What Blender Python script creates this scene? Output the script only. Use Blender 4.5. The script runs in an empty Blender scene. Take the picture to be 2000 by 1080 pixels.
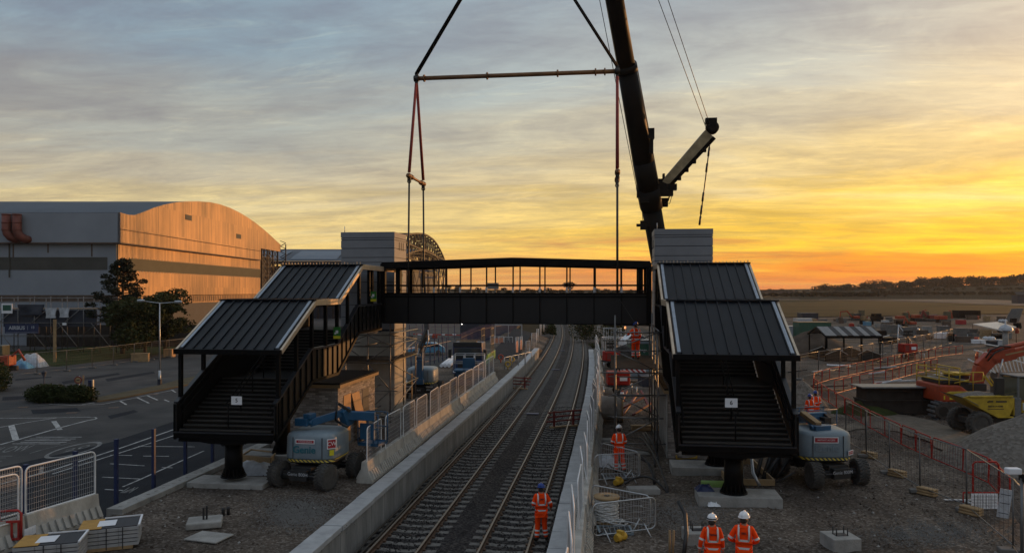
import bpy, math, random
from math import sin, cos, tan, atan, pi, radians as R, sqrt
from mathutils import Vector as V, Matrix
random.seed(7)
S = bpy.context.scene
COL = S.collection
A = atan(.13); F = 1500.; CZ = 7.1          # camera yaw, focal length in photo pixels, camera height
def W(px, py, z=0.):                         # photo pixel -> world point at height z
    d = F*(CZ-z)/(py-568.); X = (px-1000.)*d/F
    return V((X*cos(A)-d*sin(A), X*sin(A)+d*cos(A), z))
def WD(px, py, d):                           # photo pixel -> world point at camera depth d
    X = (px-1000.)*d/F
    return V((X*cos(A)-d*sin(A), X*sin(A)+d*cos(A), CZ-(py-568.)*d/F))
def CAM(x, d, z=0.):                         # camera-frame coords -> world
    return V((x*cos(A)-d*sin(A), x*sin(A)+d*cos(A), z))
def bend(y): return 2.9e-4*max(0., y-40.)**2
ORD = 'zeroth first second third fourth fifth sixth seventh eighth ninth tenth eleventh twelfth thirteenth fourteenth fifteenth sixteenth seventeenth eighteenth nineteenth twentieth'.split()

# ---------------------------------------------------------------- camera, light, sky
cd = bpy.data.cameras.new('camera'); cam = bpy.data.objects.new('camera', cd); COL.objects.link(cam)
cd.sensor_width = 36; cd.lens = 27; cd.shift_y = .014; cd.clip_start = .1; cd.clip_end = 9000
cam.location = (0, 0, CZ); cam.rotation_euler = (pi/2, 0, A); S.camera = cam
SUN_AZ = R(45.0); SUN_EL = R(2.8)            # azimuth clockwise from +Y
sl = bpy.data.lights.new('sun', 'SUN'); so = bpy.data.objects.new('sun', sl); COL.objects.link(so)
sl.energy = 2.3; sl.angle = R(.6); sl.color = (1, .47, .17)
sd = V((sin(SUN_AZ)*cos(SUN_EL), cos(SUN_AZ)*cos(SUN_EL), sin(SUN_EL)))
so.rotation_euler = sd.to_track_quat('Z', 'Y').to_euler(); so.location = (60, 60, 60)
S.view_settings.view_transform = 'Standard'; S.view_settings.look = 'None'
S.view_settings.exposure = 0; S.view_settings.gamma = 1
S.render.engine = 'CYCLES'; S.cycles.max_bounces = 5; S.cycles.diffuse_bounces = 3; S.cycles.glossy_bounces = 3
S.cycles.transparent_max_bounces = 6; S.cycles.use_denoising = True

def lin(c):
    return tuple(((x/255.)/12.92 if x <= 10 else (((x/255.)+.055)/1.055)**2.4) for x in c)+(1.,)
wd = bpy.data.worlds.new('World'); S.world = wd; wd.use_nodes = True
nt = wd.node_tree; N = nt.nodes; L = nt.links
for n in list(N): N.remove(n)
def nd(t, **k):
    n = N.new(t)
    for a, b in k.items(): setattr(n, a, b)
    return n
def mth(op, a, b=None, c=None, clamp=False):
    n = nd('ShaderNodeMath', operation=op, use_clamp=clamp)
    for i, x in enumerate((a, b, c)):
        if x is None: continue
        if isinstance(x, (int, float)): n.inputs[i].default_value = x
        else: L.new(x, n.inputs[i])
    return n.outputs[0]
def ramp(fac, stops, interp='EASE'):
    n = nd('ShaderNodeValToRGB'); n.color_ramp.interpolation = interp; e = n.color_ramp.elements
    while len(e) < len(stops): e.new(.5)
    for q, (p, c) in zip(e, stops): q.position = p; q.color = lin(c)
    L.new(fac, n.inputs[0]); return n.outputs[0]
def mixc(f, a, b, mode='MIX'):
    n = nd('ShaderNodeMix', data_type='RGBA', blend_type=mode)
    for s, x in ((n.inputs[0], f), (n.inputs[6], a), (n.inputs[7], b)):
        if isinstance(x, (int, float)): s.default_value = x
        elif isinstance(x, tuple): s.default_value = x
        else: L.new(x, s)
    return n.outputs[2]
tc = nd('ShaderNodeTexCoord'); sp = nd('ShaderNodeSeparateXYZ'); L.new(tc.outputs['Generated'], sp.inputs[0])
dx, dy, dz = sp.outputs
hl = mth('SQRT', mth('ADD', mth('MULTIPLY', dx, dx), mth('MULTIPLY', dy, dy)))
dot = mth('DIVIDE', mth('ADD', mth('MULTIPLY', dx, sin(SUN_AZ)), mth('MULTIPLY', dy, cos(SUN_AZ))), mth('MAXIMUM', hl, .001))
zz = mth('MAXIMUM', dz, 0.)
# cloud sheets: a flat layer seen in perspective, so streaks crowd towards the horizon
inv = mth('DIVIDE', 1., mth('ADD', zz, .10))
cb = nd('ShaderNodeCombineXYZ'); L.new(mth('MULTIPLY', dx, inv), cb.inputs[0]); L.new(mth('MULTIPLY', dy, inv), cb.inputs[1])
def cloud(scale, rot, loc, det, rough, dist):
    m = nd('ShaderNodeMapping'); m.inputs['Scale'].default_value = scale; m.inputs['Rotation'].default_value = (0, 0, rot); m.inputs['Location'].default_value = loc
    L.new(cb.outputs[0], m.inputs[0])
    n = nd('ShaderNodeTexNoise'); n.inputs['Scale'].default_value = 1; n.inputs['Detail'].default_value = det
    n.inputs['Roughness'].default_value = rough; n.inputs['Distortion'].default_value = dist
    L.new(m.outputs[0], n.inputs[0]); return n.outputs[0]
n1 = cloud((.36, .95, 1), R(-14), (3.1, 1.7, 0), 6, .58, 1.1)     # broad bands
n2 = cloud((1.1, 3.0, 1), R(24), (0, 4, 0), 8, .64, 1.8)          # fine streaks
n3 = cloud((3.0, 6., 1), R(-14), (5, 2, 0), 6, .66, 1.6)
n4 = cloud((1.15, 1.7, 1), R(25), (8.3, 2.2, 0), 9, .66, .8)         # mottled patches
streak = mth('ADD', mth('MULTIPLY', n1, .36), mth('ADD', mth('MULTIPLY', n2, .22), mth('ADD', mth('MULTIPLY', n3, .12), mth('MULTIPLY', n4, .30))))
warp = mth('ADD', zz, mth('MULTIPLY', mth('SUBTRACT', n1, .5), .15))
warp = mth('MULTIPLY', mth('MAXIMUM', warp, 0.), 1.)
far = ramp(warp, [(0, (236, 186, 100)), (.05, (238, 206, 132)), (.10, (220, 202, 156)), (.145, (186, 179, 164)), (.20, (162, 166, 168)), (.30, (132, 157, 181)), (.40, (128, 152, 180)), (.6, (158, 176, 200)), (1, (170, 186, 208))])
near = ramp(warp, [(0, (244, 110, 8)), (.028, (252, 148, 12)), (.062, (255, 204, 46)), (.10, (255, 214, 100)), (.15, (236, 210, 150)), (.21, (216, 206, 182)), (.28, (188, 190, 190)), (.38, (164, 176, 190)), (.6, (172, 182, 198)), (1, (170, 186, 208))])
back = ramp(zz, [(0, (126, 122, 126)), (.12, (122, 128, 142)), (.35, (132, 148, 172)), (.6, (158, 174, 198)), (1, (170, 186, 208))])
m1 = nd('ShaderNodeMapRange', interpolation_type='SMOOTHSTEP'); L.new(dot, m1.inputs[0]); m1.inputs[1].default_value = .28; m1.inputs[2].default_value = 1.0
m0 = nd('ShaderNodeMapRange', interpolation_type='SMOOTHSTEP'); L.new(dot, m0.inputs[0]); m0.inputs[1].default_value = -.7; m0.inputs[2].default_value = .35
base = mixc(m0.outputs[0], back, mixc(m1.outputs[0], far, near))
# lit streaks and greyer undersides
gain = nd('ShaderNodeMapRange', interpolation_type='SMOOTHSTEP'); L.new(streak, gain.inputs[0])
gain.inputs[1].default_value = .37; gain.inputs[2].default_value = .63; gain.inputs[3].default_value = .0; gain.inputs[4].default_value = 1.0
dark = mixc(.30, base, (.36, .29, .225, 1)); dark = mixc(1., dark, (.89, .89, .92, 1), 'MULTIPLY')
lite = mixc(1., base, (1.38, 1.33, 1.14, 1), 'MULTIPLY')
cl = mixc(gain.outputs[0], dark, lite)
amt = nd('ShaderNodeMapRange'); L.new(zz, amt.inputs[0]); amt.inputs[1].default_value = 0; amt.inputs[2].default_value = .08; amt.inputs[3].default_value = .35; amt.inputs[4].default_value = 1.
skyc = mixc(amt.outputs[0], base, cl)
# fibrous cirrus lit from below, and the bright patch of sky round the hidden sun
fb = cloud((1.9, 6.5, 1), R(6), (2.7, 6.1, 0), 10, .70, 2.4)
fm_ = nd('ShaderNodeMapRange', interpolation_type='SMOOTHSTEP'); L.new(fb, fm_.inputs[0]); fm_.inputs[1].default_value = .50; fm_.inputs[2].default_value = .68
mk = nd('ShaderNodeMapRange', interpolation_type='SMOOTHSTEP'); L.new(n4, mk.inputs[0]); mk.inputs[1].default_value = .44; mk.inputs[2].default_value = .60
skyc = mixc(mth('MULTIPLY', mth('MULTIPLY', fm_.outputs[0], mk.outputs[0]), .5), skyc, mixc(1., skyc, (1.34, 1.28, 1.12, 1), 'MULTIPLY'))
gl = mth('ADD', mth('MULTIPLY', dx, sin(SUN_AZ)*cos(R(5))), mth('ADD', mth('MULTIPLY', dy, cos(SUN_AZ)*cos(R(5))), mth('MULTIPLY', dz, sin(R(5)))))
gp = mth('POWER', mth('MAXIMUM', gl, 0.), 15.)
skyc = mixc(gp, skyc, (.62, .30, .012, 1), 'ADD')
ns = nd('ShaderNodeTexSky', sky_type='NISHITA'); ns.sun_disc = False; ns.sun_elevation = SUN_EL; ns.sun_rotation = SUN_AZ
ns.dust_density = 2.; ns.air_density = 1.2
nscl = mixc(1., ns.outputs[0], (.10, .10, .10, 1), 'MULTIPLY')
skyc = mixc(.06, skyc, nscl)
bg = nd('ShaderNodeBackground'); L.new(skyc, bg.inputs[0]); bg.inputs[1].default_value = 1.0
wo = nd('ShaderNodeOutputWorld'); L.new(bg.outputs[0], wo.inputs[0])

# ---------------------------------------------------------------- materials
MATS = {}
def mat(name, col, rough=.6, metal=0., var=.18, vs=3., bump=0., bs=30., col2=None, scale=(1, 1, 1), spec=.5, emit=None, det=6., lo=.35, hi=.65):
    m = bpy.data.materials.new(name); m.use_nodes = True; t = m.node_tree; b = t.nodes['Principled BSDF']
    b.inputs['Roughness'].default_value = rough; b.inputs['Metallic'].default_value = metal
    b.inputs['Specular IOR Level'].default_value = spec
    tcn = t.nodes.new('ShaderNodeTexCoord'); mp = t.nodes.new('ShaderNodeMapping'); mp.inputs['Scale'].default_value = scale
    t.links.new(tcn.outputs['Object'], mp.inputs[0])
    n = t.nodes.new('ShaderNodeTexNoise'); n.inputs['Scale'].default_value = vs; n.inputs['Detail'].default_value = det; n.inputs['Roughness'].default_value = .65
    t.links.new(mp.outputs[0], n.inputs[0])
    r = t.nodes.new('ShaderNodeValToRGB'); r.color_ramp.elements[0].position = lo; r.color_ramp.elements[1].position = hi
    c2 = col2 if col2 else tuple(min(1, c*(1+var)) for c in col)
    c1 = col if col2 else tuple(c*(1-var) for c in col)
    r.color_ramp.elements[0].color = (*c1, 1); r.color_ramp.elements[1].color = (*c2, 1)
    t.links.new(n.outputs[0], r.inputs[0]); t.links.new(r.outputs[0], b.inputs['Base Color'])
    if bump:
        n2 = t.nodes.new('ShaderNodeTexNoise'); n2.inputs['Scale'].default_value = bs; n2.inputs['Detail'].default_value = 4
        t.links.new(mp.outputs[0], n2.inputs[0]); bp = t.nodes.new('ShaderNodeBump'); bp.inputs['Strength'].default_value = bump; bp.inputs['Distance'].default_value = .05
        t.links.new(n2.outputs[0], bp.inputs['Height']); t.links.new(bp.outputs[0], b.inputs['Normal'])
    if emit: b.inputs['Emission Color'].default_value = (*emit[0], 1); b.inputs['Emission Strength'].default_value = emit[1]
    MATS[name] = m; return m
def stones(name, cols, cell, bump, rough=.9, big=None, bigs=.15):
    """crushed stone: voronoi cells of mixed tone, with patches of a second tone"""
    m = bpy.data.materials.new(name); m.use_nodes = True; t = m.node_tree; b = t.nodes['Principled BSDF']; b.inputs['Roughness'].default_value = rough
    b.inputs['Specular IOR Level'].default_value = .08
    tcn = t.nodes.new('ShaderNodeTexCoord'); v = t.nodes.new('ShaderNodeTexVoronoi'); v.inputs['Scale'].default_value = 1/cell
    t.links.new(tcn.outputs['Object'], v.inputs['Vector'])
    sx = t.nodes.new('ShaderNodeSeparateColor'); t.links.new(v.outputs['Color'], sx.inputs[0])
    r = t.nodes.new('ShaderNodeValToRGB'); e = r.color_ramp.elements
    while len(e) < len(cols): e.new(.5)
    for i, (q, c) in enumerate(zip(e, cols)): q.position = i/(len(cols)-1); q.color = (*c, 1)
    t.links.new(sx.outputs[0], r.inputs[0]); out = r.outputs[0]
    if big:
        n = t.nodes.new('ShaderNodeTexNoise'); n.inputs['Scale'].default_value = bigs; n.inputs['Detail'].default_value = 9; n.inputs['Roughness'].default_value = .62
        t.links.new(tcn.outputs['Object'], n.inputs[0])
        rr = t.nodes.new('ShaderNodeValToRGB'); rr.color_ramp.elements[0].position = .42; rr.color_ramp.elements[1].position = .62
        t.links.new(n.outputs[0], rr.inputs[0])
        mx = t.nodes.new('ShaderNodeMix'); mx.data_type = 'RGBA'; mx.blend_type = 'MULTIPLY'; mx.inputs[0].default_value = 1
        cr = t.nodes.new('ShaderNodeMix'); cr.data_type = 'RGBA'; t.links.new(rr.outputs[0], cr.inputs[0]); cr.inputs[6].default_value = (*big[0], 1); cr.inputs[7].default_value = (*big[1], 1)
        t.links.new(out, mx.inputs[6]); t.links.new(cr.outputs[2], mx.inputs[7]); out = mx.outputs[2]
    t.links.new(out, b.inputs['Base Color'])
    n2 = t.nodes.new('ShaderNodeTexNoise'); n2.inputs['Scale'].default_value = 1.3; n2.inputs['Detail'].default_value = 8
    t.links.new(tcn.outputs['Object'], n2.inputs[0])
    ad = t.nodes.new('ShaderNodeMath'); ad.operation = 'MULTIPLY_ADD'; ad.inputs[1].default_value = 1.6
    t.links.new(n2.outputs[0], ad.inputs[0]); t.links.new(v.outputs['Distance'], ad.inputs[2])
    bp = t.nodes.new('ShaderNodeBump'); bp.inputs['Strength'].default_value = bump; bp.inputs['Distance'].default_value = .06
    t.links.new(ad.outputs[0], bp.inputs['Height']); t.links.new(bp.outputs[0], b.inputs['Normal'])
    MATS[name] = m; return m
def stripes(name, ca, cb_, scale, axis, rough=.5, metal=0., thr=.5, noise=.0, bump=.0):
    """two tones alternating along one object axis"""
    m = bpy.data.materials.new(name); m.use_nodes = True; t = m.node_tree; b = t.nodes['Principled BSDF']
    b.inputs['Roughness'].default_value = rough; b.inputs['Metallic'].default_value = metal
    tcn = t.nodes.new('ShaderNodeTexCoord'); s = t.nodes.new('ShaderNodeSeparateXYZ'); t.links.new(tcn.outputs['Object'], s.inputs[0])
    def M(op, a, bb=None):
        n = t.nodes.new('ShaderNodeMath'); n.operation = op
        for i, x in enumerate((a, bb)):
            if x is None: continue
            if isinstance(x, (int, float)): n.inputs[i].default_value = x
            else: t.links.new(x, n.inputs[i])
        return n.outputs[0]
    c = M('ADD', M('ADD', M('MULTIPLY', s.outputs[0], axis[0]), M('MULTIPLY', s.outputs[1], axis[1])), M('MULTIPLY', s.outputs[2], axis[2]))
    fr = M('FRACT', M('MULTIPLY', c, scale)); st = M('GREATER_THAN', fr, thr)
    mx = t.nodes.new('ShaderNodeMix'); mx.data_type = 'RGBA'; t.links.new(st, mx.inputs[0]); mx.inputs[6].default_value = (*ca, 1); mx.inputs[7].default_value = (*cb_, 1)
    out = mx.outputs[2]
    if noise:
        n = t.nodes.new('ShaderNodeTexNoise'); n.inputs['Scale'].default_value = .35; n.inputs['Detail'].default_value = 8
        t.links.new(tcn.outputs['Object'], n.inputs[0])
        m2 = t.nodes.new('ShaderNodeMix'); m2.data_type = 'RGBA'; m2.blend_type = 'MULTIPLY'; m2.inputs[0].default_value = noise
        t.links.new(out, m2.inputs[6]); t.links.new(n.outputs[0], m2.inputs[7]); out = m2.outputs[2]
    t.links.new(out, b.inputs['Base Color'])
    if bump:
        bp = t.nodes.new('ShaderNodeBump'); bp.inputs['Strength'].default_value = bump; bp.inputs['Distance'].default_value = .06
        t.links.new(fr, bp.inputs['Height']); t.links.new(bp.outputs[0], b.inputs['Normal'])
    MATS[name] = m; return m
def bricks(name, c1, c2, mortar):
    m = bpy.data.materials.new(name); m.use_nodes = True; t = m.node_tree; b = t.nodes['Principled BSDF']; b.inputs['Roughness'].default_value = .9
    tcn = t.nodes.new('ShaderNodeTexCoord'); s = t.nodes.new('ShaderNodeSeparateXYZ'); t.links.new(tcn.outputs['Object'], s.inputs[0])
    ad = t.nodes.new('ShaderNodeMath'); t.links.new(s.outputs[0], ad.inputs[0]); t.links.new(s.outputs[1], ad.inputs[1])
    cbn = t.nodes.new('ShaderNodeCombineXYZ'); t.links.new(ad.outputs[0], cbn.inputs[0]); t.links.new(s.outputs[2], cbn.inputs[1])
    br = t.nodes.new('ShaderNodeTexBrick'); t.links.new(cbn.outputs[0], br.inputs['Vector'])
    br.inputs['Color1'].default_value = (*c1, 1); br.inputs['Color2'].default_value = (*c2, 1); br.inputs['Mortar'].default_value = (*mortar, 1)
    br.inputs['Scale'].default_value = 1; br.inputs['Brick Width'].default_value = .30; br.inputs['Row Height'].default_value = .1; br.inputs['Mortar Size'].default_value = .012
    n = t.nodes.new('ShaderNodeTexNoise'); n.inputs['Scale'].default_value = 2.; n.inputs['Detail'].default_value = 8; t.links.new(tcn.outputs['Object'], n.inputs[0])
    m2 = t.nodes.new('ShaderNodeMix'); m2.data_type = 'RGBA'; m2.blend_type = 'OVERLAY'; m2.inputs[0].default_value = .3
    t.links.new(br.outputs[0], m2.inputs[6]); t.links.new(n.outputs[0], m2.inputs[7]); t.links.new(m2.outputs[2], b.inputs['Base Color'])
    bp = t.nodes.new('ShaderNodeBump'); bp.inputs['Strength'].default_value = .4; bp.inputs['Distance'].default_value = .02
    t.links.new(br.outputs['Fac'], bp.inputs['Height']); bp.invert = True; t.links.new(bp.outputs[0], b.inputs['Normal'])
    MATS[name] = m; return m

# ground
stones('ballast', [(.018, .017, .017), (.034, .032, .032), (.054, .051, .050), (.095, .088, .082)], .065, .55, big=((.8, .78, .8), (1.15, 1.1, 1.05)), bigs=.25)
stones('site_dirt', [(.060, .049, .041), (.080, .067, .057), (.10, .086, .074), (.18, .163, .148)], .065, .26, big=((.66, .63, .61), (1.4, 1.33, 1.25)), bigs=.22)
stones('haul_dirt', [(.12, .107, .092), (.14, .125, .11), (.165, .148, .13)], .2, .2, big=((.7, .66, .62), (1.2, 1.15, 1.05)), bigs=.1)
stones('gravel_heap', [(.115, .10, .085), (.15, .133, .115), (.19, .172, .15)], .12, .35)
mat('asphalt', (.054, .054, .055), .85, 0, .25, .25, .5, 90, col2=(.094, .091, .088), spec=.08)
mat('dark_asphalt', (.020, .022, .027), .85, 0, .25, .5, .5, 90, col2=(.031, .034, .04), spec=.08)
mat('road_paint', (.22, .22, .22), .8, 0, .35, 3., 0, lo=.36, hi=.56, col2=(.46, .46, .45), spec=.08)
mat('worn_paint', (.14, .14, .14), .85, 0, .35, 2., 0, col2=(.27, .27, .26), spec=.08)
mat('verge', (.085, .075, .05), .95, 0, .4, 1.2, .7, 25, col2=(.12, .10, .066), spec=.08)
mat('grass_field', (.012, .016, .006), .95, 0, .3, .018, .12, 3, col2=(.038, .036, .015), spec=.1, scale=(1, 4, 1), lo=.42, hi=.6)
mat('grass', (.035, .046, .016), .95, 0, .4, .8, .7, 15, spec=.08)
mat('wood_scrub', (.013, .014, .007), .95, 0, .4, .06, .6, .6, spec=.08)
# structures
mat('black_steel', (.0035, .0035, .004), .5, 0, .3, 1.5, .05, 40, spec=.12)
mat('rib_black', (.004, .004, .004), .75, 0, .3, 1.5, spec=.1)
mat('roof_sheet', (.0065, .0085, .0125), .46, .0, .3, 1.2, .05, 8, spec=.16)
mat('nosing', (.036, .034, .031), .5, .2, .2, 3)
mat('tread', (.0055, .005, .0045), .6, 0, .4, 2., .2, 20, col2=(.010, .009, .008), spec=.12)
mat('galv', (.42, .44, .46), .38, .75, .15, 4)
mat('edge_trim', (.25, .285, .335), .34, .5, .15, 4)
mat('lift_panel', (.20, .207, .222), .60, .1, .10, .5, .03, 3)
mat('lift_concrete', (.40, .37, .32), .85, 0, .15, 1.2, .15, 12)
mat('concrete', (.19, .185, .172), .88, 0, .25, 1.8, .35, 22, col2=(.34, .33, .31), lo=.3, hi=.68)
mat('coping', (.28, .285, .29), .85, 0, .15, 1.5, .25, 40, col2=(.43, .435, .44), lo=.3, hi=.66)
mat('wall_concrete', (.15, .15, .143), .9, 0, .25, 1.8, .3, 20, col2=(.33, .32, .30), scale=(1, 1, .22), lo=.3, hi=.7)
mat('barrier_concrete', (.27, .255, .225), .9, 0, .25, 2.4, .35, 26, col2=(.47, .45, .41), scale=(1, 1, .4), lo=.3, hi=.68)
mat('rail_rust', (.10, .055, .032), .7, .2, .3, 8)
mat('rail_head', (.26, .215, .17), .5, .5, .15, 8)
mat('sleeper', (.10, .094, .086), .9, 0, .25, 3.5, .3, 30, col2=(.20, .19, .175), spec=.15)
mat('white_tube', (.66, .67, .68), .45, 0, .12, 3)
mat('grey_wire', (.40, .41, .42), .5, .3, .1, 3)
mat('red_plastic', (.36, .022, .018), .45, 0, .15, 3)
mat('red_paint', (.34, .022, .016), .55, 0, .25, 3, spec=.2)
mat('dark_red', (.17, .022, .018), .55, 0, .2, 3)
mat('orange_paint', (.31, .040, .012), .5, 0, .3, 2.5)
mat('yellow_paint', (.44, .30, .020), .48, 0, .25, 1.6, .1, 8)
mat('yellow_plastic', (.50, .30, .03), .5, 0, .15, 3)
mat('genie_blue', (.012, .075, .16), .40, 0, .15, 2)
mat('genie_grey', (.145, .19, .225), .46, 0, .22, 2.2, .04, 6, col2=(.21, .265, .30), lo=.3, hi=.7)
mat('teal_ink', (.018, .13, .17), .5, 0, .05)
mat('sign_red', (.34, .018, .03), .5, 0, .05)
mat('sign_white', (.72, .73, .76), .55, 0, .06)
mat('sign_green', (.025, .17, .025), .5, 0, .08)
mat('sign_blue', (.013, .022, .07), .55, 0, .08)
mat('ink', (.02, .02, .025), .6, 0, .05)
mat('lemon', (.62, .55, .02), .5, 0, .05)
mat('rubber', (.040, .038, .036), .85, 0, .3, 6, .3, 40, col2=(.075, .070, .064))
mat('fence_grey', (.15, .155, .16), .42, .6, .15, 4)
mat('fence_wire', (.07, .07, .075), .5, .3, .1, 3)
mat('red_wire', (.11, .016, .014), .6, 0, .15, 3)
mat('black_plastic', (.012, .012, .013), .55, 0, .2, 3)
mat('chassis', (.014, .014, .015), .6, 0, .3, 4)
mat('rim_grey', (.14, .15, .16), .5, .3, .2, 4)
mat('glass', (.025, .032, .038), .08, 0, .1, 1, spec=.8)
mat('cab_glass', (.10, .10, .07), .12, 0, .2, 1, spec=.7)
mat('timber', (.30, .20, .10), .8, 0, .2, 2, .1, 20, scale=(1, 6, 1))
mat('ply', (.44, .25, .11), .75, 0, .14, 1.5, .05, 20, scale=(4, 4, 1))
mat('bitumen', (.010, .010, .011), .8, 0, .3, 1.5, .3, 6, spec=.1)
mat('old_board', (.055, .048, .042), .9, 0, .3, 2, spec=.1)
mat('plate_tan', (.17, .155, .135), .7, 0, .2, .8, .1, 9)
mat('dark_wall_and_shade', (.040, .034, .030), .95, 0, .3, 1, spec=.1)  # dark wall tone; on the gable base it paints shade
mat('paving_grey', (.31, .31, .315), .85, 0, .1, 3, .1, 40)
mat('paving_buff', (.42, .23, .05), .8, 0, .15, 3, .1, 40)
mat('plastic_sheet', (.42, .44, .47), .4, 0, .2, 4, .5, 7)
mat('rope_white', (.55, .55, .54), .7, 0, .2, 12, .3, 60)
mat('crane_black', (.007, .0065, .006), .5, 0, .3, .7, spec=.12)
mat('crane_yellow', (.44, .36, .22), .5, 0, .25, 1.5)
mat('spreader', (.20, .095, .035), .5, .2, .3, 1.2)
mat('sling_red', (.24, .028, .022), .75, 0, .2, 6, .3, 60)
mat('chain', (.055, .05, .045), .45, .8, .2, 9)
mat('scaffold', (.17, .165, .16), .42, .7, .3, 3)
mat('post_blue', (.012, .022, .075), .5, 0, .2, 4)
mat('hangar_side', (.235, .26, .295), .75, .05, .10, .12, .03, 2, det=10)
mat('louvre', (.055, .055, .048), .7, 0, .2, .4)
mat('louvre_green', (.030, .033, .022), .6, .1, .2, .4)  # darker, greener louvre tone for the gable window strip
mat('hangar_roof', (.045, .058, .078), .6, .1, .2, .15)
mat('duct_red', (.16, .045, .03), .6, .1, .3, .8)
mat('brown_band', (.085, .058, .042), .8, 0, .3, .7, scale=(1, 1, .1))
mat('lattice', (.030, .022, .018), .6, .2, .2, .5)
mat('roof_glass', (.085, .105, .135), .4, .1, .15, .1)
mat('bark', (.035, .028, .02), .95, 0, .3, 3, .6, 12)
mat('pine_leaf', (.012, .017, .011), .9, 0, .4, 1.2, col2=(.022, .028, .016), spec=.15)
mat('oak_leaf', (.020, .028, .009), .9, 0, .4, .9, col2=(.046, .050, .016), spec=.15)
mat('hedge_leaf', (.020, .028, .010), .9, 0, .4, 1.5, col2=(.048, .058, .022), spec=.08)
mat('far_leaf', (.022, .021, .011), .9, 0, .4, .2, col2=(.034, .030, .016), spec=.08)
mat('hi_vis', (1.0, .065, .006), .7, 0, .12, 5, .3, 14, spec=.1)
mat('retro', (.62, .63, .62), .45, 0, .06, 5)
mat('skin', (.36, .19, .13), .55, 0, .1, 6)
mat('hair', (.02, .014, .01), .7, 0, .2, 20)
mat('boot', (.022, .017, .013), .7, 0, .2, 6)
mat('helmet_white', (.76, .77, .79), .35, 0, .04, 3)
mat('helmet_blue', (.014, .05, .26), .35, 0, .05, 3)
mat('car_blue', (.10, .28, .44), .28, .2, .05, 1)
mat('car_white', (.62, .64, .66), .3, 0, .05, 1)
mat('truck_blue', (.015, .035, .11), .4, 0, .15, 1)
mat('truck_green', (.03, .25, .03), .45, 0, .15, 1)
mat('container_green', (.018, .085, .055), .6, 0, .2, .5)
mat('cabin_dark', (.02, .025, .04), .6, 0, .2, .5)
mat('lamp_on', (.9, .9, .9), .5, 0, 0, 1, emit=((1, .95, .85), 6))
mat('beacon', (.9, .4, .2), .5, 0, 0, 1, emit=((1, .35, .12), 2.5))
mat('orange_mesh', (.55, .20, .09), .8, 0, .3, 3)
mat('concrete_pipe', (.27, .235, .20), .9, 0, .25, 1.5, .3, 18)
mat('hose_green', (.22, .36, .09), .6, 0, .1)
mat('earth', (.070, .054, .042), .95, 0, .35, .6, .4, 6, spec=.08)
mat('block_grey', (.13, .125, .118), .9, 0, .2, 2)
bricks('brick', (.13, .108, .098), (.40, .355, .32), (.20, .185, .17))
stripes('hazard', (.012, .012, .012), (.50, .36, .03), 6.5, (1, 0, 1), .5)
def gable_mat():
    m = bpy.data.materials.new('hangar_gable'); m.use_nodes = True; t = m.node_tree; b = t.nodes['Principled BSDF']; MATS['hangar_gable'] = m
    b.inputs['Roughness'].default_value = .45; b.inputs['Metallic'].default_value = .4
    tcn = t.nodes.new('ShaderNodeTexCoord'); s = t.nodes.new('ShaderNodeSeparateXYZ'); t.links.new(tcn.outputs['Object'], s.inputs[0])
    def M(op, a, bb=0.):
        n = t.nodes.new('ShaderNodeMath'); n.operation = op
        for i, x in enumerate((a, bb)):
            if isinstance(x, (int, float)): n.inputs[i].default_value = x
            else: t.links.new(x, n.inputs[i])
        return n.outputs[0]
    u = M('MULTIPLY', s.outputs[1], 2.6); w = t.nodes.new('ShaderNodeTexWhiteNoise'); w.noise_dimensions = '2D'
    cbn = t.nodes.new('ShaderNodeCombineXYZ'); t.links.new(M('FLOOR', u), cbn.inputs[0]); t.links.new(M('FLOOR', M('MULTIPLY', s.outputs[2], .24)), cbn.inputs[1]); t.links.new(cbn.outputs[0], w.inputs['Vector'])
    mp = t.nodes.new('ShaderNodeMapping'); mp.inputs['Scale'].default_value = (1, 1.4, .10); t.links.new(tcn.outputs['Object'], mp.inputs[0])
    n1_ = t.nodes.new('ShaderNodeTexNoise'); n1_.inputs['Scale'].default_value = 1.; n1_.inputs['Detail'].default_value = 8; n1_.inputs['Roughness'].default_value = .7; t.links.new(mp.outputs[0], n1_.inputs[0])
    n2_ = t.nodes.new('ShaderNodeTexNoise'); n2_.inputs['Scale'].default_value = .09; n2_.inputs['Detail'].default_value = 6; t.links.new(tcn.outputs['Object'], n2_.inputs[0])
    f = M('ADD', M('MULTIPLY', w.outputs[0], .13), M('ADD', M('MULTIPLY', n1_.outputs[0], .42), M('MULTIPLY', n2_.outputs[0], .50)))
    r = t.nodes.new('ShaderNodeValToRGB'); e = r.color_ramp.elements; e[0].position = .37; e[0].color = (.075, .047, .030, 1); e[1].position = .74; e[1].color = (.34, .205, .105, 1)
    t.links.new(f, r.inputs[0]); t.links.new(r.outputs[0], b.inputs['Base Color'])
    fr = M('FRACT', u); bp_ = t.nodes.new('ShaderNodeBump'); bp_.inputs['Strength'].default_value = .8; bp_.inputs['Distance'].default_value = .12
    t.links.new(M('PINGPONG', fr, .5), bp_.inputs['Height']); t.links.new(bp_.outputs[0], b.inputs['Normal'])
gable_mat()
stripes('road_chevron', (.32, .02, .02), (.6, .6, .6), 2.6, (1, 0, 1), .5)

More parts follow.
